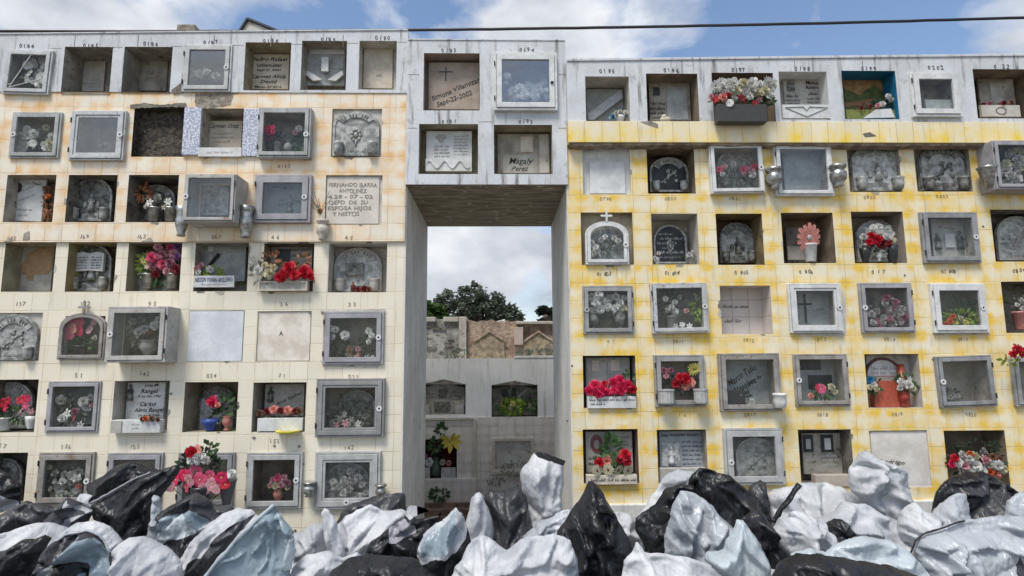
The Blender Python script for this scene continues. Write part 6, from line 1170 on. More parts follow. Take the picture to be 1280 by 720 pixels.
T.part('rubble_wall', MB().prism(noisy_top(584, 648, 401, 4, YO + .1, 455, 2), YO + .1, YO + 1.7), RB)
T.part('rubble_wall', MB().prism(noisy_top(646, 760, 404, 2.5, YO + .12, 455, 5), YO + .12, YO + 1.7), RB)
for k, (c_, w_, top, sh) in enumerate(((612, 19, 416, 427), (673, 19, 416, 428))):
    pts_ = [U(c_ - w_, 450, YO + .06), U(c_ - w_ + 1, sh, YO + .06), U(c_, top, YO + .06), U(c_ + w_ - 1, sh, YO + .06), U(c_ + w_, 450, YO + .06)]
    T.part('gabled_opening', MB().prism(pts_, YO + .04, YO + .12), grimy('ochre_rubble', (.46, .38, .26), (.25, .20, .14), 9, bmp=1, bd=.05))
    T.part('gable_ledge', MB().tube([(pts_[1][0] - .03, YO + .03, pts_[1][1]), (pts_[2][0], YO + .03, pts_[2][1] + .02), (pts_[3][0] + .03, YO + .03, pts_[3][1])], .022, 6), RB)
q = rect(643, 654, 409, 431, YO - .02); T.part('pale_tablet', MB().box(q[0], q[1], YO - .02, YO + .10, q[2], q[3]), grimy('pink_tablet', (.55, .45, .40), (.44, .36, .32), 5), bevel=.006)
q = rect(645, 688, 401.5, 405, YO); T.part('cap_slab', MB().box(q[0], q[1] + .8, YO - .02, YO + 1.6, q[2], q[3]), CEML, bevel=.01)
T = Thing('shrubby_weeds', 'low weeds growing along the kerb before the rubble tomb', 'weeds', (U(675, 445, YR)[0], YR + .1, zt), 'plants on the far tombs'); mb = MB()
for px in (560, 575, 655, 668, 680, 690): leaves(mb, U(px, 442, YR + .15)[0], YR + .15, U(px, 442, YR + .15)[1], .13, .06, 50, .07, px)
T.part('leaves', mb, GRNG)
# trees far behind
def tree(label, px, pyt, pyb, wpx, Y, lm, seed, dens=1.0, lobes=()):
    x, zt_ = U(px, pyt, Y); s = ppm(px, pyt, Y); T = Thing('tree', label, 'tree', (x, Y, 0), 'trees beyond the tombs'); r = random.Random(seed)
    tr = MB(); cr_ = MB(); hw = wpx * s / 2; hgt = (pyb - pyt) * s
    tr.tube([(x, Y, 0), (x + .2, Y, zt_ * .45), (x - .1, Y, zt_ - hgt * .7)], [.45, .36, .22], 8)
    for (u, v, q) in lobes:
        cx, cz = x + u * hw, zt_ - hgt * v; tr.tube([(x, Y, zt_ - hgt * 1.3), ((x + cx) / 2, Y + r.uniform(-.5, .5), (cz + zt_ - hgt) / 2), (cx, Y, cz)], [.22, .14, .05], 6)
        for k in range(int(26 * dens)):
            a, b, c = r.gauss(0, 1), r.gauss(0, 1), r.gauss(0, 1); n_ = math.sqrt(a * a + b * b + c * c); q_ = q * hw * r.uniform(.45, 1)
            ccx, ccy, ccz = cx + a / n_ * q_, Y + b / n_ * q_, cz + c / n_ * q_ * .7; rr = q * hw * r.uniform(.16, .32)
            for j in range(30):
                p_ = Vector((ccx + r.gauss(0, rr * .5), ccy + r.gauss(0, rr * .5), ccz + r.gauss(0, rr * .4))); d = Vector((r.uniform(-1, 1), r.uniform(-1, 1), r.uniform(-.3, .6))).normalized() * r.uniform(.14, .28) ; e = d.cross(Vector((r.uniform(-1, 1), r.uniform(-1, 1), 1))).normalized() * d.length * .45
                cr_.add([p_, p_ + d * .5 + e, p_ + d, p_ + d * .5 - e], [(0, 1, 2, 3)])
    T.part('trunk', tr, plain('bark', (.09, .07, .05), .9)); T.part('crown', cr_, lm); return T
tree('large dark leaved tree with three rounded domes behind the tombs', 596, 358, 402, 110, 26, petal('dark_tree_leaf', (.17, .20, .14)), 4, 1.0, ((-.62, .42, .34), (-.05, .28, .42), (.25, .45, .34), (.52, .62, .36), (-.3, .75, .4), (.15, .8, .45), (.8, .85, .25), (-.85, .8, .3)))
tree('lighter green tree at the left edge of the passage view', 536, 371, 402, 46, 22, petal('light_tree_leaf', (.10, .17, .04)), 6, 1.1, ((-.3, .4, .45), (.4, .5, .4), (0, .9, .5), (.7, .9, .4)))
tree('thin greyish tree at the right edge of the passage view', 683, 381, 404, 28, 22, petal('grey_tree_leaf', (.06, .07, .05)), 8, .8, ((-.2, .35, .5), (.4, .5, .5), (0, .9, .5)))

# ------------------------------------------------------------------ the heap of plastic sheets and bags
def plastic(name, c, rough, trans=0.0, sc=26, spec=.5, c2=None, film=0.0):
    m, t, b = newmat(name)
    f, n = noise_fac(t, 3.5, .35, .65, detail=5, seed=len(MATS)); col = mixc(t, f, c, c2 or tuple(x * .85 for x in c)); t.links.new(col, b.inputs['Base Color'])
    b.inputs['Roughness'].default_value = rough; b.inputs['Specular IOR Level'].default_value = spec
    def ridge(scale, seed, sc_):
        g = t.nodes.new('ShaderNodeNewGeometry'); mp = t.nodes.new('ShaderNodeMapping'); mp.inputs['Scale'].default_value = sc_; mp.inputs['Location'].default_value = (seed,) * 3; mp.inputs['Rotation'].default_value = (0, seed, 0)
        t.links.new(g.outputs['Position'], mp.inputs[0]); nn = t.nodes.new('ShaderNodeTexNoise'); nn.inputs['Scale'].default_value = scale; nn.inputs['Detail'].default_value = 3; nn.inputs['Distortion'].default_value = .8
        t.links.new(mp.outputs[0], nn.inputs[0]); return math_(t, 'ABSOLUTE', math_(t, 'MULTIPLY_ADD', nn.outputs[0], 2.0, -1.0))
    h = math_(t, 'MULTIPLY_ADD', ridge(sc, .6, (1, 1, .22)), .35, ridge(sc * .35, 1.9, (.28, 1, 1)))
    gg = t.nodes.new('ShaderNodeNewGeometry'); mq = t.nodes.new('ShaderNodeMapping'); mq.inputs['Scale'].default_value = (1, 1, .45); mq.inputs['Rotation'].default_value = (.2, .7, .1); t.links.new(gg.outputs['Position'], mq.inputs[0])
    wn_ = t.nodes.new('ShaderNodeTexNoise'); wn_.inputs['Scale'].default_value = 5; t.links.new(mq.outputs[0], wn_.inputs[0]); va = t.nodes.new('ShaderNodeVectorMath'); va.operation = 'MULTIPLY_ADD'; va.inputs[1].default_value = (.12,) * 3
    t.links.new(wn_.outputs['Color'], va.inputs[0]); t.links.new(mq.outputs[0], va.inputs[2])
    for sc2, wt2 in ((6.5, 1.0), (15, .5)):
        vo = t.nodes.new('ShaderNodeTexVoronoi'); vo.feature = 'DISTANCE_TO_EDGE'; vo.inputs['Scale'].default_value = sc2; t.links.new(va.outputs[0], vo.inputs['Vector'])
        sr = t.nodes.new('ShaderNodeMapRange'); sr.inputs[1].default_value = 0; sr.inputs[2].default_value = .16; t.links.new(vo.outputs['Distance'], sr.inputs[0]); h = math_(t, 'MULTIPLY_ADD', sr.outputs[0], wt2, math_(t, 'MULTIPLY', h, .6))
    bump(t, b, h, .42, .011)
    o = [x for x in t.nodes if x.type == 'OUTPUT_MATERIAL'][0]; last = b.outputs[0]
    if trans:
        tr = t.nodes.new('ShaderNodeBsdfTranslucent'); t.links.new(col, tr.inputs[0]); mm = t.nodes.new('ShaderNodeMixShader'); mm.inputs[0].default_value = trans
        t.links.new(last, mm.inputs[1]); t.links.new(tr.outputs[0], mm.inputs[2]); last = mm.outputs[0]
    if film:
        tr = t.nodes.new('ShaderNodeBsdfTransparent'); mm = t.nodes.new('ShaderNodeMixShader'); mm.inputs[0].default_value = film
        t.links.new(last, mm.inputs[1]); t.links.new(tr.outputs[0], mm.inputs[2]); last = mm.outputs[0]
    t.links.new(last, o.inputs[0]); MATS[name] = m; return m
PW = plastic('white_plastic', (.76, .765, .775), .50, .32, spec=.32, c2=(.50, .515, .54)); PB = plastic('black_plastic', (.010, .010, .012), .40, c2=(.02, .02, .023), spec=.38)
PG = plastic('grey_black_plastic', (.055, .056, .062), .42, spec=.4, c2=(.025, .026, .03)); PL = plastic('bluish_lining', (.36, .44, .49), .32, .25, c2=(.27, .34, .385))
PM = plastic('milky_grey_plastic', (.52, .55, .58), .30, .25, c2=(.42, .45, .48)); PV = plastic('mauve_grey_plastic', (.34, .33, .36), .35, .15); PP = plastic('pale_blue_plastic', (.60, .66, .69), .33, .3)
BM = dict(W=PW, B=PB, G=PG, L=PL, M=PM, V=PV, P=PP)
def inside(p, poly):
    x, z = p; c = False; n = len(poly); j = n - 1
    for i in range(n):
        xi, zi = poly[i]; xj, zj = poly[j]
        if (zi > z) != (zj > z) and x < (xj - xi) * (z - zi) / (zj - zi) + xi: c = not c
        j = i
    return c
def seg_d(p, poly):
    x, z = p; best = 9
    for i in range(len(poly)):
        ax, az_ = poly[i - 1]; bx, bz = poly[i]; dx, dz = bx - ax, bz - az_; L2 = dx * dx + dz * dz or 1e-9
        t_ = max(0, min(1, ((x - ax) * dx + (z - az_) * dz) / L2)); d = (x - ax - dx * t_) ** 2 + (z - az_ - dz * t_) ** 2
        if d < best: best = d
    return math.sqrt(best)
def catmull(P_, step):
    out = []; n = len(P_)
    for i in range(n):
        p0, p1, p2, p3 = P_[i - 1], P_[i], P_[(i + 1) % n], P_[(i + 2) % n]; L_ = math.hypot(p2[0] - p1[0], p2[1] - p1[1]); k = max(1, int(L_ / step))
        for j in range(k):
            t_ = j / k; q = []
            for a in (0, 1):
                m1, m2 = (p2[a] - p0[a]) * .08, (p3[a] - p1[a]) * .08
                q.append((2 * t_ ** 3 - 3 * t_ ** 2 + 1) * p1[a] + (t_ ** 3 - 2 * t_ ** 2 + t_) * m1 + (-2 * t_ ** 3 + 3 * t_ ** 2) * p2[a] + (t_ ** 3 - t_ ** 2) * m2)
            out.append(tuple(q))
    return out
def rdg(x, y, z):
    return 1 - 2.2 * abs(noise.noise(Vector((x, y, z))))
def facet(x, z, s, seed):
    """piecewise flat heights: straight creases between flat facets, as in crushed film"""
    x += .2 * s * noise.noise(Vector((x / s * .8, z / s * .8, seed))); z += .2 * s * noise.noise(Vector((z / s * .8, x / s * .8, seed + 9)))
    u = (x - z * .577) / s; v = z * 1.155 / s; iu, iv = math.floor(u), math.floor(v); fu, fv = u - iu, v - iv
    def hh(a, b): return noise.cell(Vector((a * 1.37 + .5, b * 1.91 + .5, seed * 3.1)))
    a = hh(iu + 1, iv); b = hh(iu, iv + 1)
    return (a * fu + b * fv + hh(iu, iv) * (1 - fu - fv)) if fu + fv < 1 else (a * (1 - fv) + b * (1 - fu) + hh(iu + 1, iv + 1) * (fu + fv - 1))
SIM = []          # crumpled surfaces wait here until they are relaxed together
def surf_begin(): pass
def bag_surface(T, Y, layers, step):
    """one crumpled, inflated surface; the outlines of linings and flaps are cut into it and become parts of their own"""
    body = layers[0]; th = body[5]; gx, gz = U(*body[3], Y); amp = body[4]; seed = int(abs(body[2][0][0] * 7 + body[2][0][1] * 3)) % 97; r = random.Random(seed)
    outs = []
    for L_ in [l for l in layers if l[6] in (0, 1)]:
        o = catmull([U(a, b, Y) for a, b in L_[2]], step)
        outs.append((L_, [(a + .007 * noise.noise(Vector((a * 22, b * 22, seed))) + .018 * noise.noise(Vector((a * 8, b * 8, seed))), b + .007 * noise.noise(Vector((b * 22, a * 22, seed + 3))) + .018 * noise.noise(Vector((b * 8, a * 8, seed + 4)))) for a, b in o]))
    out = outs[0][1]; pts = []; edges = []
    for L_, o in outs:
        n0 = len(pts); pts += o; edges += [(n0 + k, n0 + (k + 1) % len(o)) for k in range(len(o))]
    fixed = list(pts); xs = [a for a, _ in out]; zs = [b for _, b in out]; coarse = out[::2]; i = 0; z = min(zs)
    while z < max(zs):
        x = min(xs) + (step / 2 if i % 2 else 0)
        while x < max(xs):
            p = (x + r.uniform(-.28, .28) * step, z + r.uniform(-.28, .28) * step)
            if inside(p, coarse) and min((p[0] - q[0]) ** 2 + (p[1] - q[1]) ** 2 for q in fixed) > (step * .6) ** 2: pts.append(p)
            x += step
        z += step * .87; i += 1
    res = delaunay_2d_cdt([Vector(p) for p in pts], edges, [], 1, 1e-5); V, Fc = res[0], res[2]
    W_ = min(max(xs) - min(xs), max(zs) - min(zs)); R_ = max(.05, W_ * .40); n = len(V)
    cnt = {}
    for f in Fc:
        for k in range(3): e = tuple(sorted((f[k], f[(k + 1) % 3]))); cnt[e] = cnt.get(e, 0) + 1
    border = {q for e, c in cnt.items() if c == 1 for q in e}
    v3 = []; dd = []; NP = r.randint(13, 21); KN = [r.uniform(-1, 1) for _ in range(NP)]; CR = []
    for _ in range(int(5 + 26 * (max(xs) - min(xs)) * (max(zs) - min(zs)))):
        lx, lz = r.uniform(min(xs), max(xs)), r.uniform(min(zs), max(zs)); ta = math.atan2(lz - gz, lx - gx) + r.gauss(0, .35); sgn = r.choice((-1, 1))
        CR.append((lx, lz, math.cos(ta) * sgn, math.sin(ta) * sgn, r.uniform(.10, .30), amp * r.uniform(.7, 1.7), r.uniform(.012, .03), r.uniform(.05, .14)))
    ang = (seed % 9) * .35; ca, sa = math.cos(ang), math.sin(ang)
    for k, p in enumerate(V):
        x, z = p[0], p[1]; d = 0.0 if k in border else seg_d((x, z), coarse); dd.append(d); u = min(1, d / R_)
        prof = .6 * (1 - (1 - u) ** 1.5) + .4 * math.sqrt(max(0, 1 - (1 - u) ** 2)); dx, dz = x - gx, z - gz; rr = math.hypot(dx, dz); a = math.atan2(dz, dx)
        w1 = .6 * noise.noise(Vector((x * 2.2, z * 2.2, seed)))
        rad = rdg(math.cos(a + w1 * .4) * 4.5 + seed, math.sin(a + w1 * .4) * 4.5, rr * .7) * min(1, rr * 7 + .1) * math.exp(-rr)
        xa_, za_ = x * ca + z * sa, -x * sa + z * ca
        h = th * .8 * prof + .02 * noise.noise(Vector((x * 5, z * 5, seed))) * min(1, d / .06)
        ed_ = min(1, d / .035); aa = (a + w1 * .25) * NP / 6.2832
        i0 = math.floor(aa); f0 = aa - i0; k0, k1 = KN[i0 % NP], KN[(i0 + 1) % NP]
        h += ed_ * amp * 2.1 * (k0 + (k1 - k0) * f0) * min(rr / .12, 1) * math.exp(-rr * 1.1)
        for (lx, lz, cx_, sx_, hl, A2, wa, wb) in CR:
            px_, pz_ = x - lx, z - lz; al = px_ * cx_ + pz_ * sx_; pe = -px_ * sx_ + pz_ * cx_ + .02 * math.sin(al * 14 + lx * 9)
            if abs(al) < hl: h += ed_ * A2 * max(0, 1 - (pe / wa if pe > 0 else -pe / wb)) * min(1, (hl - abs(al)) / (hl * .5))
        h += ed_ * amp * .35 * facet(xa_, za_ * 1.2, .11, seed + 4)
        v3.append((x, Y - h, z))
    parts = []
    for f in Fc:
        c = (sum(V[q][0] for q in f) / 3, sum(V[q][1] for q in f) / 3); w_ = 0
        for k in range(1, len(outs)):
            if inside(c, outs[k][1]): w_ = k
        parts.append(w_)
    pin = [1.0 if k in border else 0.0 for k in range(n)]
    SIM.append(dict(T=T, v=v3, f=[tuple(f) for f in Fc], part=parts, names=[(o[0][0], o[0][1]) for o in outs], pin=pin, g=(gx, gz), back=[Y + .012 + abs(th) * .5 * math.sqrt(max(0, 1 - (1 - min(1, d / R_)) ** 2)) for d in dd], border=border, cnt=cnt, ex=.035 + amp * 1.2, yaw=ang))
def relax_all(iters=60):
    import numpy as np
    P_ = []; off = []; n = 0; E_ = []; L0 = []; B_ = []; LB = []; pin = []; ymax = []
    for s_ in SIM:
        off.append(n); v = np.array(s_['v'], float); ed = set(); opp = {}
        for f in s_['f']:
            for k in range(len(f)):
                a, b = f[k], f[(k + 1) % len(f)]; e = (min(a, b), max(a, b)); ed.add(e)
                if len(f) == 3: opp.setdefault(e, []).append(f[(k + 2) % 3])
            if len(f) == 4: ed.add((min(f[0], f[2]), max(f[0], f[2]))); ed.add((min(f[1], f[3]), max(f[1], f[3])))
        e = np.array(sorted(ed)); d = v[e[:, 1]] - v[e[:, 0]]; l = np.linalg.norm(d, axis=1); mid = (v[e[:, 0]] + v[e[:, 1]]) / 2
        if 'g' in s_:
            rx = mid[:, 0] - s_['g'][0]; rz = mid[:, 2] - s_['g'][1]; rr = np.hypot(rx, rz) + 1e-4
            tang = np.abs(-d[:, 0] * rz / rr + d[:, 2] * rx / rr) / l; q = np.abs(-d[:, 0] * math.sin(s_['yaw']) + d[:, 2] * math.cos(s_['yaw'])) / l
            k_ = 1 + s_['ex'] * (tang * np.exp(-rr * 1.6) * 1.25 + q * .55 + .12)
        else: k_ = 1 + s_['ex'] * np.ones(len(l))
        E_.append(e + n); L0.append(l * k_)
        bp = np.array([o for o in opp.values() if len(o) == 2])
        if len(bp): B_.append(bp + n); LB.append(np.linalg.norm(v[bp[:, 0]] - v[bp[:, 1]], axis=1) * (1 + s_['ex'] * .3))
        P_.append(v); pin.append(np.array(s_['pin'])); ymax.append(np.array(s_['back']) if 'back' in s_ else np.full(len(v), 99.)); n += len(v)
    P_ = np.concatenate(P_); E_ = np.concatenate(E_); L0 = np.concatenate(L0); B_ = np.concatenate(B_); LB = np.concatenate(LB); w = 1 - np.concatenate(pin); ymax = np.concatenate(ymax)
    val = np.bincount(E_.ravel(), minlength=n).astype(float); val[val == 0] = 1; vb = np.bincount(B_.ravel(), minlength=n).astype(float); vb[vb == 0] = 1; Q0 = P_.copy()
    for it in range(iters):
        D = P_[E_[:, 1]] - P_[E_[:, 0]]; l = np.linalg.norm(D, axis=1) + 1e-9; c = (.5 * (l - L0) / l)[:, None] * D; acc = np.zeros_like(P_)
        for a in range(3): acc[:, a] = np.bincount(E_[:, 0], c[:, a], n) - np.bincount(E_[:, 1], c[:, a], n)
        acc *= (1.5 / val)[:, None]
        D = P_[B_[:, 1]] - P_[B_[:, 0]]; l = np.linalg.norm(D, axis=1) + 1e-9; c = (.5 * np.minimum(l - LB * .97, 0) / l)[:, None] * D; ab = np.zeros_like(P_)
        for a in range(3): ab[:, a] = np.bincount(B_[:, 0], c[:, a], n) - np.bincount(B_[:, 1], c[:, a], n)
        acc += ab * (1.0 / vb)[:, None]
        P_ += acc * w[:, None]
        P_[:, 1] = np.minimum(P_[:, 1], ymax - .004)
        if it % 12 == 11 or it == iters - 1:
            sm_ = np.zeros_like(P_)
            for a in range(3): sm_[:, a] = np.bincount(E_[:, 0], P_[E_[:, 1], a], n) + np.bincount(E_[:, 1], P_[E_[:, 0], a], n)
            sm_ /= val[:, None]; P_ += (sm_ - P_) * (.07 * w)[:, None]
    P_[:, 2] = np.maximum(P_[:, 2], .005)
    for s_, o_ in zip(SIM, off):
        v = [Vector(map(float, p)) for p in P_[o_:o_ + len(s_['v'])]]
        for k, (nm, colr) in enumerate(s_['names']):
            fs = [f for f, p in zip(s_['f'], s_['part']) if p == k]; mb = MB(); mb.v = list(v); mb.f = [list(f) for f in fs]; mb.mi = [0] * len(fs)
            if k == 0 and 'back' in s_:
                m_ = {}
                def bid(q):
                    if q in s_['border']: return q
                    if q not in m_: m_[q] = len(mb.v); mb.v.append(Vector((s_['v'][q][0], s_['back'][q], s_['v'][q][2])))
                    return m_[q]
                for f in s_['f']: mb.f.append([bid(q) for q in f][::-1]); mb.mi.append(0)
            used = sorted({q for f in mb.f for q in f}); ix = {q: i for i, q in enumerate(used)}; mb.v = [mb.v[q] for q in used]; mb.f = [[ix[q] for q in f] for f in mb.f]
            if mb.f: s_['T'].part(nm, mb, BM[colr], smooth=True)
def bag(label, Y, layers, cat='plastic bag', name='plastic_bag', th=.16, group='plastic bags heaped in front of the niche walls'):
    """layers: (part, colour, outline px, gather px, amp, thickness, mode) mode 0 own body, 1 lining cut into the body, 3 bead along a path"""
    pl = layers[0][2]; c = U(sum(p[0] for p in pl) / len(pl), max(p[1] for p in pl), Y); T = Thing(name, label, cat, (c[0], Y, c[1]), group)
    zero = [l for l in layers if l[6] == 0]; st = .016 if Y < -1.5 else .021
    bag_surface(T, Y, [zero[0]] + [l for l in layers if l[6] == 1], st)
    for l in zero[1:]: bag_surface(T, Y - .01, [l], st)
    for (pn, colr, poly, gth, amp, t_, mode) in layers:
        if mode == 3:
            pts_ = [U(a, b, Y - t_) for a, b in poly]; out = []
            for i in range(len(pts_) - 1):
                for j in range(6): q = j / 6; out.append((pts_[i][0] + (pts_[i + 1][0] - pts_[i][0]) * q, pts_[i][1] + (pts_[i + 1][1] - pts_[i][1]) * q))
            out.append(pts_[-1]); T.part(pn, MB().tube([(a, Y - t_ + .01 * noise.noise(Vector((a * 9, b * 9, 0))), b + .008 * noise.noise(Vector((a * 14, 3, b * 14)))) for a, b in out], [amp * (.5 + .6 * abs(noise.noise(Vector((a * 7, b * 7, 1))))) for a, b in out], 6), BM[colr], smooth=True)
    return T
A_ = .035
